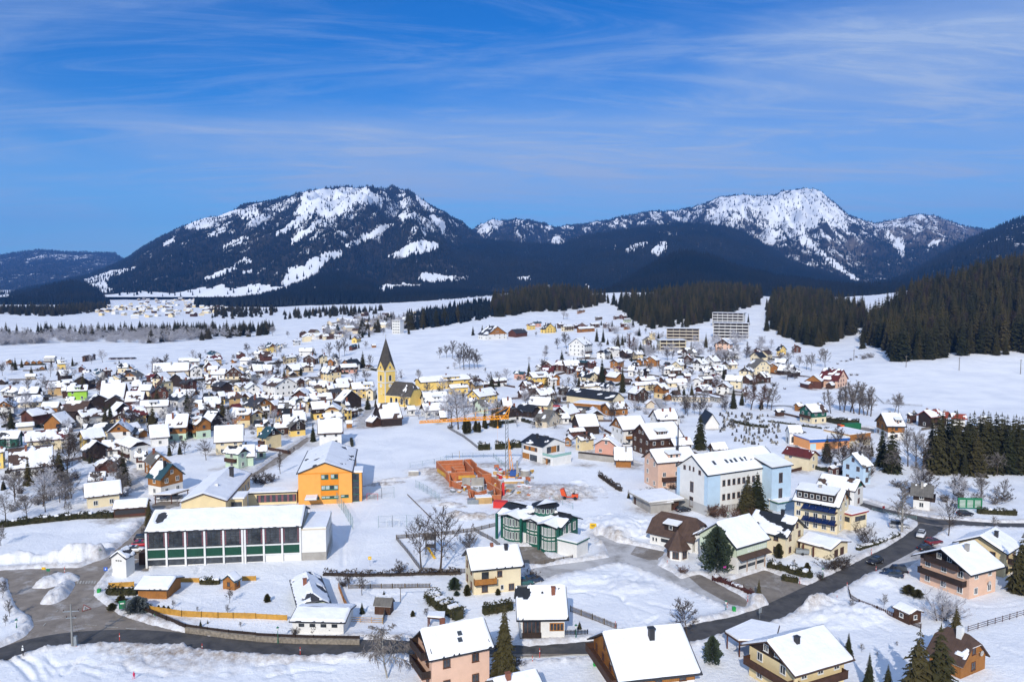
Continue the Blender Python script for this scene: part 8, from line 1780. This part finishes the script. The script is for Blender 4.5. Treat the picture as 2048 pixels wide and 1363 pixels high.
spruces('C', (700, 640, 435, 860, 722, 500, 1465, 1165, 850, 660, 325, 210, 710, 330, 215, 825, 372, 255, 860, 352, 258, 835, 432, 340, 990, 282, 205, 1000, 440, 315, 1022, 440, 330, 965, 430, 345, 1080, 402, 300, 1140, 322, 240, 337, 246, 175, 780, 222, 150, 695, 197, 150, 942, 212, 120,
             775, 462, 395, 1840, 192, 100, 1510, 372, 250, 1982, 242, 80, 480, 476, 435, 510, 470, 440, 1340, 742, 665, 1400, 752, 640, 1300, 732, 650, 1790, 822, 700, 1940, 852, 740, 600, 380, 300, 745, 350, 290, 1105, 410, 330, 1060, 395, 350, 930, 480, 420, 880, 330, 270, 1395, 370, 310))
spruces('K', (1020, 680, 345, 1095, 672, 322), look='broad dark spruce', wide=1.5)
spruces('H', (530, 1200, 1028, 665, 1420, 1160, 790, 1430, 1235, 985, 1600, 995, 1120, 1620, 962, 1240, 1050, 848, 1668, 780, 370, 1720, 680, 300), look='dark spruce with frosted tips', wide=1.2)
spruces('D', (960, 1345, 970, 885, 1300, 960, 1320, 1350, 860, 1270, 1310, 900, 1455, 1345, 845, 1400, 1300, 870, 1590, 1330, 850, 1540, 1345, 920, 1660, 1300, 845, 1700, 1330, 850, 1760, 1300, 860, 1805, 1325, 862, 1850, 1310, 880, 1895, 1335, 885, 1940, 1310, 900, 1990, 1335, 925, 2035, 1340, 900, 2080, 1330, 900, 2120, 1340, 890, 1530, 1375, 1170, 1620, 1370, 1000, 1500, 1290, 900, 1740, 1345, 940, 1870, 1350, 950, 1950, 1350, 980, 1350, 1250, 850, 1430, 1240, 880, 1560, 1240, 870, 1640, 1230, 880, 1720, 1240, 870, 1780, 1250, 880, 1830, 1240, 890, 1920, 1240, 880, 1970, 1250, 890, 2020, 1240, 900, 1480, 1330, 900, 1680, 1345, 900),
        look='dark spruce of the grove', group='spruces of the dark grove', wide=1.25)
spruces('B', (870, 662, 528, 930, 642, 555, 1090, 602, 535, 445, 912, 750, 560, 412, 285, 465, 292, 195, 435, 322, 265, 1335, 497, 405, 1465, 497, 430, 1690, 82, 0, 1762, 72, -10, 1890, 480, 405, 515, 325, 272, 830, 100, 30, 880, 95, 20, 1190, 70, 0, 1130, 60, 0, 735, 115, 60, 800, 180, 128, 1780, 800, 640, 1880, 800, 600, 1840, 790, 650, 1790, 810, 720))
spruces('A', (120, 352, 245, 170, 332, 255, 245, 402, 310, 357, 352, 290, 565, 322, 235, 482, 292, 240, 498, 290, 245, 910, 412, 335, 1735, 782, 545, 820, 785, 620, 342, 562, 500, 1520, 252, 225, 1560, 262, 220, 1690, 770, 600, 400, 330, 250, 1310, 680, 590, 1380, 690, 600, 1400, 1010, 900, 1320, 1020, 900, 20, 1290, 1210, 700, 1080, 980, 455, 1220, 1010, 100, 350, 260, 1780, 770, 610))
spruces('E', (1325, 1012, 945, 1372, 985, 945, 25, 95, 20, 985, 330, 150), look='young green spruce', wide=1.2)
spruces('F', (700, 918, 832, 845, 790, 755), look='young bluish spruce in the snowy garden', wide=1.5)
spruces('G', (445, 1022, 955, 770, 155, 90), look='young green spruce', wide=1.3)
spruces('K', (1112, 1335, 1185), look='young green spruce on the yard corner', wide=1.3)
spruces('K', (775, 1150, 780), 'pine_tree', 'dense dark rounded pine', PIN, None, 1.05, group=None)
spruces('G', (1322, 1250, 1062), 'conifer_tree', 'bushy frosted conifer', PIN, M_PINE, .85, group=None)
spruces('H', (70, 552, 450, 258, 655, 575), 'thuja_shrub', 'clipped olive green thuja', [THU], M_THUJA, 1.5, 'shrub', None)
spruces('F', (75, 842, 780, 1395, 800, 720, 1035, 938, 890, 1597, 795, 745), 'thuja_shrub', 'cone-shaped olive thuja shrub', [THU], M_THUJA, 1.6, 'shrub', None)
spruces('E', (1048, 890, 852, 1082, 893, 855, 1112, 900, 858), 'thuja_shrub', 'small dark fence-side thuja', [THU], None, 1.3, 'shrub', None)
spruces('B', (1630, 852, 728, 1655, 850, 735, 1712, 838, 745, 1738, 840, 752, 350, 400, 330), 'thuja_shrub', 'tall olive column thuja', [THU], M_THUJA, 1.0, 'shrub', None)
spruces('E', (905, 910, 800), 'round_conifer', 'wide bushy evergreen with snow on its top', PIN, M_SPRUCEF, 1.9, 'shrub', None)
spruces('E', (740, 890, 840, 800, 850, 790), 'round_shrub', 'low brownish conifer shrub at the junction', PIN, M_THUJA, 1.8, 'shrub', None)
spruces('F', (1310, 760, 672, 1325, 800, 760), 'round_shrub', 'round dark evergreen shrub', PIN, None, 1.6, 'shrub', None)
spruces('H', (990, 810, 750, 930, 790, 720), 'round_shrub', 'low dark rock-garden shrub', PIN, M_THUJA, 1.7, 'shrub', None)
def bares(t, vals, kind='round', m=None, look='bare brown tree', wide=1.0, name='bare_tree', cat='tree', bark=None, group='leafless trees in the valley'):
    for i in range(0, len(vals), 3):
        g, h = tree_h(t, *vals[i:i+3]); B_ = BARET if (g.y > 330 or h < 7 or kind == 'weeping') else BARE; td, cd = B_[kind][int(rng.integers(len(B_[kind])))]
        size = 'small ' if h < 5.5 else ('tall ' if h > 16 else '')
        put_tree('frosted_tree' if m is M_FROST and name == 'bare_tree' else name, (g.x, g.y, g.z-.05), h, cd, td, size+look, cat, wide*rng.uniform(.9, 1.12), (bark, m), group=group)
FR, HF = M_FROST, M_HALFF
bares('F', (1095, 628, 262, 1212, 648, 212), look='fine-twigged bare playground tree', group=None)
bares('F', (1410, 485, 310), 'bush', HF, 'spreading bare bush behind the fence', .8); bares('F', (948, 650, 528, 590, 735, 600), 'bush', M_TWIG, 'bare garden bush', .8, 'bare_shrub', 'shrub'); bares('F', (700, 800, 640, 1125, 940, 870), 'round', None, 'bare sapling')
bares('F', (868, 1345, 985), 'weeping', HF, 'frosted weeping birch', 1.3, 'birch_tree', bark=M_BIRCHB, group=None)
bares('F', (250, 1060, 965, 385, 1050, 960, 470, 1045, 965), 'bush', M_TWIG, 'bare garage wall climber', .7, 'bare_shrub', 'shrub')
bares('F', (1480, 1345, 1200), 'bush', M_TWIG, 'bare wall shrub', .8, 'bare_shrub', 'shrub')
bares('G', (1155, 1070, 815), look='spreading bare tree', wide=1.15); bares('G', (1140, 655, 562), 'bush', M_TWIGR, 'reddish bare bush', 1.1, 'bare_shrub', 'shrub'); bares('G', (140, 690, 580), 'bush', M_TWIG, 'dense bare hedge shrub', 1.1, 'bare_shrub', 'shrub')
bares('G', (30, 1260, 1150), 'bush', M_TWIG, 'bare bush at the roadside', 1, 'bare_shrub', 'shrub')
bares('H', (1140, 965, 680, 1200, 935, 720), 'bush', FR, 'wide frosted tree before the pink house', .95); bares('H', (660, 475, 262), 'bush', M_TWIG, 'many-stemmed bare bush', .85); bares('H', (882, 385, 20), 'upright', HF, 'slender birch with hanging frosted twigs', 1.4, 'birch_tree', bark=M_BIRCHB, group=None)
bares('H', (1190, 405, 140), 'round', None, 'bare roadside tree', .9); bares('H', (420, 640, 500, 470, 620, 510, 510, 600, 505, 340, 690, 620), 'bush', M_TWIG, 'thick bare hedge bush', 1.2, 'bare_shrub', 'shrub')
bares('H', (765, 880, 780, 550, 895, 808, 1500, 360, 270, 1400, 195, 90, 1500, 165, 60, 1290, 135, 30, 1555, 150, 20, 1230, 110, 20, 660, 60, -40, 380, 380, 330, 170, 600, 550, 850, 1130, 1090, 620, 1170, 1110, 720, 1200, 1160), 'round', HF, 'bare garden tree', .95)
bares('K', (770, 700, 520, 820, 700, 550, 920, 720, 580, 1040, 700, 600), 'bush', M_TWIGR, 'bare brownish shrub', 1.0); bares('K', (260, 500, 430, 350, 500, 440, 180, 500, 450, 420, 480, 400), 'bush', M_TWIG, 'low bare bush', 1.2, 'bare_shrub', 'shrub')
bares('E', (100, 185, 0, 180, 295, 130, 300, 245, 60, 455, 262, 175, 40, 315, 110, 5, 470, 330, 280, 80, -30, 130, 110, -20, 350, 160, 60), 'round', HF, 'greyish bare orchard tree', 1.1)
bares('E', (250, 200, 110, 330, 170, 60, 420, 160, 70, 70, 240, 150, 150, 170, 90), 'bush', HF, 'frosted thicket bush', 1.2, 'bare_shrub', 'shrub')
bares('E', (65, 945, 820, 15, 820, 690, 1515, 850, 738, 1505, 920, 850, 1305, 905, 860, 1150, 880, 820, 35, 1000, 920, 950, 420, 340, 1590, 1010, 960), 'round', None, 'small bare sapling', .8)
bares('A', (1000, 832, 678, 870, 872, 700, 680, 802, 700, 482, 782, 690, 32, 762, 670, 1605, 1055, 890, 1440, 1015, 880, 1930, 232, 140, 225, 475, 405, 362, 505, 450, 280, 805, 740, 1530, 422, 350, 1500, 605, 500, 1170, 765, 710, 335, 1265, 1060, 520, 1200, 880, 120, 1345, 1100, 560, 1040, 900, 1340, 1000, 900, 1900, 780, 690), 'round', None, 'bare brown garden tree', 1.1)
bares('A', (800, 292, 192, 715, 305, 235, 92, 372, 320, 22, 355, 280, 392, 405, 300, 540, 432, 330, 690, 465, 380, 1150, 345, 300, 470, 960, 860, 550, 1000, 900, 60, 330, 290, 450, 380, 320, 1600, 230, 190, 580, 400, 340), 'round', FR, 'frosted white-grey tree', 1.2)
bares('A', (310, 790, 750, 420, 790, 740, 600, 800, 730, 760, 800, 740, 1050, 740, 680, 1600, 980, 930, 1380, 560, 510, 1460, 610, 550, 240, 1010, 950), 'bush', HF, 'grey bare bush', 1.3, 'bare_shrub', 'shrub')
bares('B', (890, 335, 228, 812, 342, 290, 650, 255, 118, 692, 242, 105, 575, 245, 135, 855, 188, 125, 1430, 258, 170, 1485, 255, 155, 1528, 262, 122, 1620, 348, 140, 1660, 345, 165, 1700, 340, 185, 1730, 340, 220, 1590, 340, 200, 1500, 495, 400, 800, 722, 645, 1110, 745, 675, 1782, 372, 330, 1830, 390, 360, 170, 360, 260, 335, 320, 225, 990, 80, 20, 250, 95, 45, 510, 400, 320), 'round', None, 'bare dark tree', .95)
bares('B', (1330, 742, 625, 1575, 815, 490, 1620, 790, 560, 1530, 800, 540, 1800, 660, 560, 1860, 690, 570, 1130, 425, 345, 130, 85, 5, 1270, 735, 650, 1400, 735, 660, 1790, 720, 600, 1880, 700, 610, 1550, 345, 285), 'round', FR, 'large frosted tree', 1.25)
bares('B', (1515, 810, 755, 1495, 340, 315, 70, 1235, 1085, 20, 1230, 1100, 120, 1220, 1130, 430, 440, 380, 470, 440, 400, 395, 430, 385, 270, 405, 360, 1700, 820, 770), 'bush', M_TWIG, 'dark bare bush', 1.1, 'bare_shrub', 'shrub'); bares('B', (190, 1160, 960), 'upright', None, 'thin bare young tree', .8)
bares('C', (355, 384, 292, 425, 382, 250, 185, 284, 245, 1210, 475, 380, 1245, 470, 390, 1040, 262, 215, 1450, 455, 410, 1660, 545, 405, 1270, 825, 700, 1370, 905, 780, 1420, 890, 800, 570, 985, 880, 200, 1005, 910, 330, 1005, 950, 1740, 645, 575, 1640, 385, 330, 1345, 880, 810, 500, 640, 560, 540, 610, 540, 1150, 560, 500, 700, 590, 520, 1060, 570, 500, 1700, 560, 500, 1540, 540, 480), 'round', None, 'bare brown tree', 1.05)
bares('C', (1860, 855, 620, 1935, 862, 640, 1985, 850, 680, 1820, 800, 660, 920, 420, 250, 885, 460, 390, 950, 400, 280, 1900, 700, 560), 'upright', M_TWIGR, 'slim bare reddish tree', 1.3)
bares('C', (950, 875, 780, 880, 870, 790, 40, 990, 920, 130, 480, 440, 400, 150, 80, 430, 150, 100, 700, 1040, 980, 160, 1000, 940), 'round', FR, 'frosted pale tree', 1.2)
bares('D', (440, 815, 710, 490, 885, 690, 590, 875, 650, 640, 875, 618, 672, 885, 628, 710, 892, 635, 750, 897, 660, 800, 907, 665, 562, 860, 660, 770, 900, 680), 'upright', HF, 'slim bare tree in the field-edge row', 1.25)
bares('D', (985, 882, 722, 1015, 880, 740, 445, 530, 378, 25, 860, 670, 300, 545, 425, 335, 555, 415, 150, 625, 480, 240, 530, 430, 410, 480, 370, 760, 1335, 1140, 1090, 1300, 985, 1150, 1325, 1000, 1210, 1340, 1060, 700, 1300, 1150, 1790, 1370, 1180, 1680, 1370, 1200, 430, 1210, 1140, 390, 1130, 1050, 200, 450, 380), 'round', HF, 'bare grey tree', 1.0)
bares('D', (650, 590, 560, 695, 590, 560, 570, 480, 460, 610, 480, 455, 690, 450, 420, 640, 470, 440, 540, 500, 480, 745, 460, 400, 800, 450, 390), 'bush', HF, 'bare scrub bush on the slope', 1.2, 'bare_shrub', 'shrub')
# trees scattered between the houses, where a spot is free
def free(x, y, r):
    for h in HOUSES:
        p = h[1]['pos']
        if math.hypot(x-p[0], y-p[1]) < max(p[3], 2*p[4])*.55+r: return False
    return samp(MASK, np.array([x]), np.array([y]))[0] < .1
_cnt = 0
ZONE = [(0, 735), (300, 725), (640, 700), (760, 740), (900, 770), (1040, 760), (1090, 705), (1300, 690), (1560, 690), (1640, 740), (1560, 790), (1420, 850), (1180, 860), (1000, 850), (740, 820), (600, 860), (420, 900), (300, 880), (0, 880)]
ZL = [(0, 900), (150, 895), (300, 960), (280, 1000), (0, 1030)]; ZR = [(1590, 870), (1760, 900), (1850, 985), (2048, 985), (2048, 1012), (1860, 1005), (1700, 960), (1590, 930)]
while _cnt < 400:
    Zq = ZONE if _cnt < 310 else (ZL if _cnt < 355 else ZR); x_, y_ = rng.uniform(0, 2048 if Zq is ZR else 1640), rng.uniform(690, 1040)
    if not inpoly(np.array([x_]), np.array([y_]), Zq)[0]: continue
    g = ground_at(x_, y_)
    if not free(g.x, g.y, 1.0): continue
    k = rng.random(); _cnt += 1
    if k < .09: put_tree('spruce_tree', (g.x, g.y, g.z-.1), rng.uniform(5, 13), SPR[int(rng.integers(4))], TRK, 'garden spruce', 'tree', 1.1, group='spruces among the houses')
    else:
        kd = 'round' if k < .62 else 'bush'; td, cd = BARET[kd][int(rng.integers(3))]; fr = rng.random()
        put_tree(('frosted_tree' if fr < .3 else 'bare_tree') if kd == 'round' else 'bare_shrub', (g.x, g.y, g.z-.05), rng.uniform(5, 10) if kd == 'round' else rng.uniform(2, 4.5), cd, td, ('frosted ' if fr < .3 else 'brown bare ')+('village tree' if kd == 'round' else 'village bush'), 'tree' if kd == 'round' else 'shrub', 1.15, (None, FR if fr < .3 else (HF if fr < .6 else None)), group='leafless trees in the valley')
# ---- woods on the slopes: the trees that show largest are single things, the rest one mass
def wood(poly, dens, hr, wide=1.0, near=0, label='', seed=1, xr=None, yr=None):
    r = np.random.default_rng(seed); n = int((xr[1]-xr[0])*(yr[1]-yr[0])/dens); x = r.uniform(xr[0], xr[1], n); y = r.uniform(yr[0], yr[1], n); z = land(x, y)
    px, py = to_px(x, y, z); ok = inpoly(px+r.normal(0, 2.0, n), py+r.normal(0, 1.0, n), poly); x, y, z = x[ok], y[ok], z[ok]; h = r.uniform(hr[0], hr[1], len(x)); return x, y, z, h
def gn_scatter(name, P, H, meshes_objs, label, cat='forest', wide=1.0):
    for k, src in enumerate(meshes_objs):
        s = np.arange(len(P)) % len(meshes_objs) == k; Pk, Hk = P[s], H[s]
        if not len(Pk): continue
        me = bpy.data.meshes.new(name); me.vertices.add(len(Pk)); me.vertices.foreach_set('co', Pk.astype(np.float32).ravel())
        a = me.attributes.new('size', 'FLOAT_VECTOR', 'POINT'); a.data.foreach_set('vector', np.stack([Hk*wide*rng.uniform(.85, 1.2, len(Hk)), Hk*wide*rng.uniform(.85, 1.2, len(Hk)), Hk], 1).astype(np.float32).ravel())
        a = me.attributes.new('turn', 'FLOAT_VECTOR', 'POINT'); q = np.zeros((len(Pk), 3), np.float32); q[:, 2] = rng.uniform(0, 6.28, len(Pk)); q[:, :2] = rng.normal(0, .03, (len(Pk), 2)); a.data.foreach_set('vector', q.ravel())
        o = link(bpy.data.objects.new(name, me)); g = bpy.data.node_groups.new('scatter', 'GeometryNodeTree')
        g.interface.new_socket('Geometry', in_out='INPUT', socket_type='NodeSocketGeometry'); g.interface.new_socket('Geometry', in_out='OUTPUT', socket_type='NodeSocketGeometry')
        i, u = g.nodes.new('NodeGroupInput'), g.nodes.new('NodeGroupOutput'); ip = g.nodes.new('GeometryNodeInstanceOnPoints'); oi = g.nodes.new('GeometryNodeObjectInfo'); oi.inputs['Object'].default_value = src; oi.inputs['As Instance'].default_value = True
        s1 = g.nodes.new('GeometryNodeInputNamedAttribute'); s1.data_type = 'FLOAT_VECTOR'; s1.inputs['Name'].default_value = 'size'; s2 = g.nodes.new('GeometryNodeInputNamedAttribute'); s2.data_type = 'FLOAT_VECTOR'; s2.inputs['Name'].default_value = 'turn'
        L = g.links.new; L(i.outputs[0], ip.inputs['Points']); L(oi.outputs['Geometry'], ip.inputs['Instance']); L(s1.outputs['Attribute'], ip.inputs['Scale']); L(s2.outputs['Attribute'], ip.inputs['Rotation']); L(ip.outputs[0], u.inputs[0])
        md = o.modifiers.new('scatter', 'NODES'); md.node_group = g; tag(o, label, cat, kind='stuff')
_first = {}
for o in COL.objects:
    if o.name.startswith('crown') and o.parent is not None and o.data in SPR+[b[1] for b in BARE['round']]+[b[1] for b in BARE['bush']] and o.material_slots[0].link == 'DATA': _first.setdefault(o.data.name, o)
SRC_S = [_first[m.name] for m in SPR if m.name in _first]
F1 = wood([(1722, 700), (1745, 690), (1775, 712), (1800, 726), (1830, 719), (1860, 724), (1900, 713), (1960, 707), (2048, 713), (2600, 700), (2600, 400), (2048, 530), (1900, 580), (1820, 600), (1760, 640), (1735, 665)], 55, (15, 30), seed=5, xr=(180, 720), yr=(430, 1100))
F2 = wood([(1536, 640), (1556, 668), (1590, 684), (1630, 694), (1665, 690), (1700, 672), (1735, 652), (1742, 640), (1700, 622), (1650, 603), (1600, 598), (1548, 603), (1534, 618)], 56, (13, 27), seed=6, xr=(180, 620), yr=(560, 1500))
F3 = wood([(815, 662), (880, 656), (930, 646), (975, 636), (1024, 630), (1100, 622), (1150, 620), (1188, 614), (1196, 606), (1210, 604), (1240, 616), (1262, 640), (1285, 655), (1330, 658), (1385, 652), (1420, 640), (1455, 628), (1490, 616), (1516, 610), (1522, 592), (1450, 582), (1400, 586), (1330, 595), (1262, 604), (1235, 612), (1216, 604), (1180, 598), (1130, 590), (1060, 592), (1000, 604), (880, 624), (810, 640)], 60, (12, 27), seed=8, xr=(-160, 420), yr=(700, 1700))
allp = [np.concatenate([f[i] for f in (F1, F2, F3)]) for i in range(4)]
show = allp[3]/allp[1]; px_, py_ = to_px(allp[0], allp[1], allp[2]); show[(px_ > 2080) | (px_ < -20)] = 0
# a tree in the front rank shows whole; those behind show only their tips
front = np.zeros(len(show), bool); cell = (px_//13).astype(int)
for c_ in np.unique(cell[(show > 0)]):
    ii = np.where((cell == c_) & (show > 0))[0]; ii = ii[np.argsort(-py_[ii])][:3]; front[ii] = True
sel = np.where(front)[0]; sel = sel[np.argsort(-show[sel])][:max(0, 298-sum(o.name.startswith('spruce_tree') for o in COL.objects))]
single = np.zeros(len(show), bool); single[sel] = True
for i in sel:
    r = put_tree('spruce_tree', (allp[0][i], allp[1][i], allp[2][i]-.3), allp[3][i], SPR[i % 4], TRK, 'x', 'tree', 1.15, group='spruces along the forest edge'); PENDING.pop(); r['label'] = 'tall dark spruce in the front rank of the hillside forest edge'
rest = ~single
fl = rest & (px_ < 985) & (py_ < 670); rest &= ~fl; cones('distant_forest', np.stack([allp[0], allp[1], allp[2]-.5], 1)[fl], allp[3][fl]*.62, allp[3][fl]*.17, M_CONE, 'bluish dark wood at the left end of the hillside forest', tiers=3, sides=6)  # these cones carry the haze as blue in their own colour
leaf = rest & (rng.random(len(rest)) < .10); rest &= ~leaf
gn_scatter('spruce_forest', np.stack([allp[0], allp[1], allp[2]-.3], 1)[rest], allp[3][rest], SRC_S, 'dense dark spruce forest covering the hillsides behind the town', wide=1.0)
_fr = put_tree('bare_tree', (190, 641, float(land(190, 640))), 9, BARE['upright'][0][1], BARE['upright'][0][0], 'brown lone birch at the forest edge', 'tree', 1.3)
gn_scatter('leafless_forest_trees', np.stack([allp[0], allp[1], allp[2]-.3], 1)[leaf], allp[3][leaf]*.85, [[c for c in _fr.children if c.name.startswith('crown')][0]], 'leafless brown trees sprinkled through the spruce forest', wide=1.5)
# frosted riverside wood
RV = wood([(-500, 694), (0, 693), (60, 690), (120, 686), (250, 684), (300, 686), (400, 680), (470, 676), (540, 668), (546, 658), (400, 662), (250, 666), (0, 668), (-500, 664)], 75, (7, 13), seed=12, xr=(-900, -250), yr=(640, 1150))
k = rng.random(len(RV[0])); dpy = to_px(RV[0], RV[1], RV[2])[1]; con = (dpy+rng.normal(0, 4, len(dpy))) < 676
P = np.stack(RV[:3], 1)
gn_scatter('riverside_conifers', P[con & (k < .6)], RV[3][con & (k < .6)]*1.25, SRC_S, 'band of dark conifers along the river flats', wide=1.3)
td, cd = BARE['round'][0]; fo = put_tree('bare_tree', (-190, 640, 0), 9, cd, td, 'frosted lone tree at the field edge', 'tree', 1.2, (None, FR)); SRC_F = [fo.children[1] if fo.children[1].name.startswith('crown') else fo.children[0]]
# instances take their material from the mesh, so the frosted wood gets its own twig mesh
fm = BARET['round'][1][1].copy(); fm.materials.clear(); fm.materials.append(M_FROST); fm2 = BARET['bush'][1][1].copy(); fm2.materials.clear(); fm2.materials.append(M_FROST)
f1 = put_tree('bare_tree', (-205, 655, 0), 10, fm, BARE['round'][1][0], 'frosted lone tree at the field edge', 'tree', 1.2); f2 = put_tree('bare_shrub', (-215, 650, 0), 4, fm2, BARE['bush'][1][0], 'frosted bush at the field edge', 'shrub', 1.2)
SRC_F = [[c for c in q.children if c.name.startswith('crown')][0] for q in (f1, f2)]
gn_scatter('frosted_riverside_wood', P[~con], RV[3][~con]*1.0, SRC_F, 'band of frosted leafless trees along the river flats', wide=1.5)
# farther clumps on the flats and round the far village
def clump(poly, dens, hr, src, label, name, seed, xr, yr, wide=1.3):
    q = wood(poly, dens, hr, seed=seed, xr=xr, yr=yr)
    if len(q[0]): gn_scatter(name, np.stack(q[:3], 1), q[3], src, label, wide=wide)
clump([(-60, 632), (20, 628), (60, 640), (90, 636), (210, 622), (215, 612), (60, 618), (-60, 618)], 190, (10, 18), SRC_S, 'dark wood on the flats below the small hill', 'flatland_wood', 14, (-1700, -600), (1400, 2600))
clump([(565, 642), (640, 636), (720, 632), (760, 628), (760, 620), (660, 622), (570, 630)], 330, (9, 16), SRC_S, 'loose dark trees on the far flats', 'flatland_wood', 15, (-520, -150), (1200, 1900))
clump([(420, 640), (540, 632), (560, 622), (430, 618)], 400, (9, 16), SRC_S, 'dark trees right of the far village', 'flatland_wood', 16, (-900, -350), (1300, 2400))
clump([(610, 690), (690, 655), (700, 640), (830, 640), (860, 652), (800, 660), (740, 672), (690, 690)], 420, (7, 13), SRC_F, 'frosted trees round the houses of the far village slope', 'village_trees', 17, (-320, -60), (760, 1500), 1.4)
clump([(610, 690), (690, 655), (700, 640), (830, 640), (860, 652), (800, 660), (740, 672), (690, 690)], 800, (8, 17), SRC_S, 'dark conifers round the houses of the far village slope', 'village_conifers', 18, (-320, -60), (760, 1500), 1.3)
clump([(1210, 660), (1290, 660), (1330, 690), (1420, 690), (1520, 680), (1540, 720), (1400, 740), (1250, 720)], 420, (6, 12), SRC_F, 'frosted bushes between the hillside apartments', 'hillside_bushes', 19, (60, 260), (520, 1000), 1.4)
def build_ground(nc=640, q=1.0):
    mk = boxblur(MASK, 1, 1); soft = boxblur(MASK, 4, 2); 
    u = np.concatenate([np.linspace(-1.6, -.70, 50)[:-1], np.linspace(-.70, .70, nc), np.linspace(.70, 1.6, 50)[1:]])
    d = [40., 60, 80]
    while d[-1] < 16000:
        dd = d[-1]; d.append(dd+max(.55*q, dd*.0036*q) if dd < 900 else dd+dd*.012*q)
    d = np.array(d); U, D = np.meshgrid(u, d, indexing='ij'); X = U*D; Y = D
    near = np.clip((700-D)/300, 0, 1)
    m = samp(mk, X, Y); s = samp(soft, X, Y)
    lip = np.clip(s*(1-m)*4, 0, 1)
    Z = land(X, Y)+.22*(1-m)-.30*m+near*(1-m)*(.16*fbm(X/9, Y/9, 4, 2)+.05*fbm(X/1.7, Y/1.7, 3, 8)+lip*(.28+.9*fbm(X/2.4, Y/2.4, 3, 5)**2*1.2+.25*fbm(X/.9, Y/.9, 2, 6)))+(bp := samp(BUMP, X, Y))*(1-m)+near*(1-m)*np.clip(bp*1.3, 0, 1)*(.30*fbm(X/1.3, Y/1.3, 3, 21)+.12*fbm(X/.5, Y/.5, 2, 22))
    Z = Z+np.clip((D-450)/400, 0, 1)*fbm(X/90, Y/90, 4, 12)*np.clip(D/1000, .3, 2.2)
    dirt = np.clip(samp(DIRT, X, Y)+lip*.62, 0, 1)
    n, mm = X.shape; idx = np.arange(n*mm).reshape(n, mm)
    f = np.stack([idx[:-1, :-1], idx[1:, :-1], idx[1:, 1:], idx[:-1, 1:]], -1).reshape(-1, 4)
    o = mesh_np('snowy_ground', np.stack([X, Y, Z], -1).reshape(-1, 3), f, M_SNOW, smooth=True, kind='structure')
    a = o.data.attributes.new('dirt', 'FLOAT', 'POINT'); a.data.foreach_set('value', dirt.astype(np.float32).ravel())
    return o
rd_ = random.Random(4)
for q_, i_ in HOUSES:          # brown patches near the houses that darken the ground between them
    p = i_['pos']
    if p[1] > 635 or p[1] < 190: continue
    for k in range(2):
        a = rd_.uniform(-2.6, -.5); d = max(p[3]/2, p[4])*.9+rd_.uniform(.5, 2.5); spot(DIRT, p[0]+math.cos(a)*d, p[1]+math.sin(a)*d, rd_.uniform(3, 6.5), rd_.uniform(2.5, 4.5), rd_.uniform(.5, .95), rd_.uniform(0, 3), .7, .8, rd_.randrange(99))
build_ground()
# ---------------------------------------------------------------- the air
def haze_box():
    b = MB(); b.box(-9500, 9500, -400, 13200, -8, 1110)
    m = bpy.data.materials.new('haze_air'); m.use_nodes = True; t = m.node_tree
    for n in list(t.nodes):
        if n.type == 'BSDF_PRINCIPLED': t.nodes.remove(n)
    v = N(t, 'ShaderNodeVolumePrincipled', Density=HAZE, Anisotropy=.0); v.inputs['Color'].default_value = (.15, .40, 1, 1)
    t.links.new(v.outputs[0], [n for n in t.nodes if n.type == 'OUTPUT_MATERIAL'][0].inputs['Volume'])
    o = b.build('haze', m); o['kind'] = 'stuff'; o['label'] = 'thin blue winter haze filling the valley air'; o['category'] = 'haze'
settle_labels()
HAZE = 6.0e-5
haze_box()
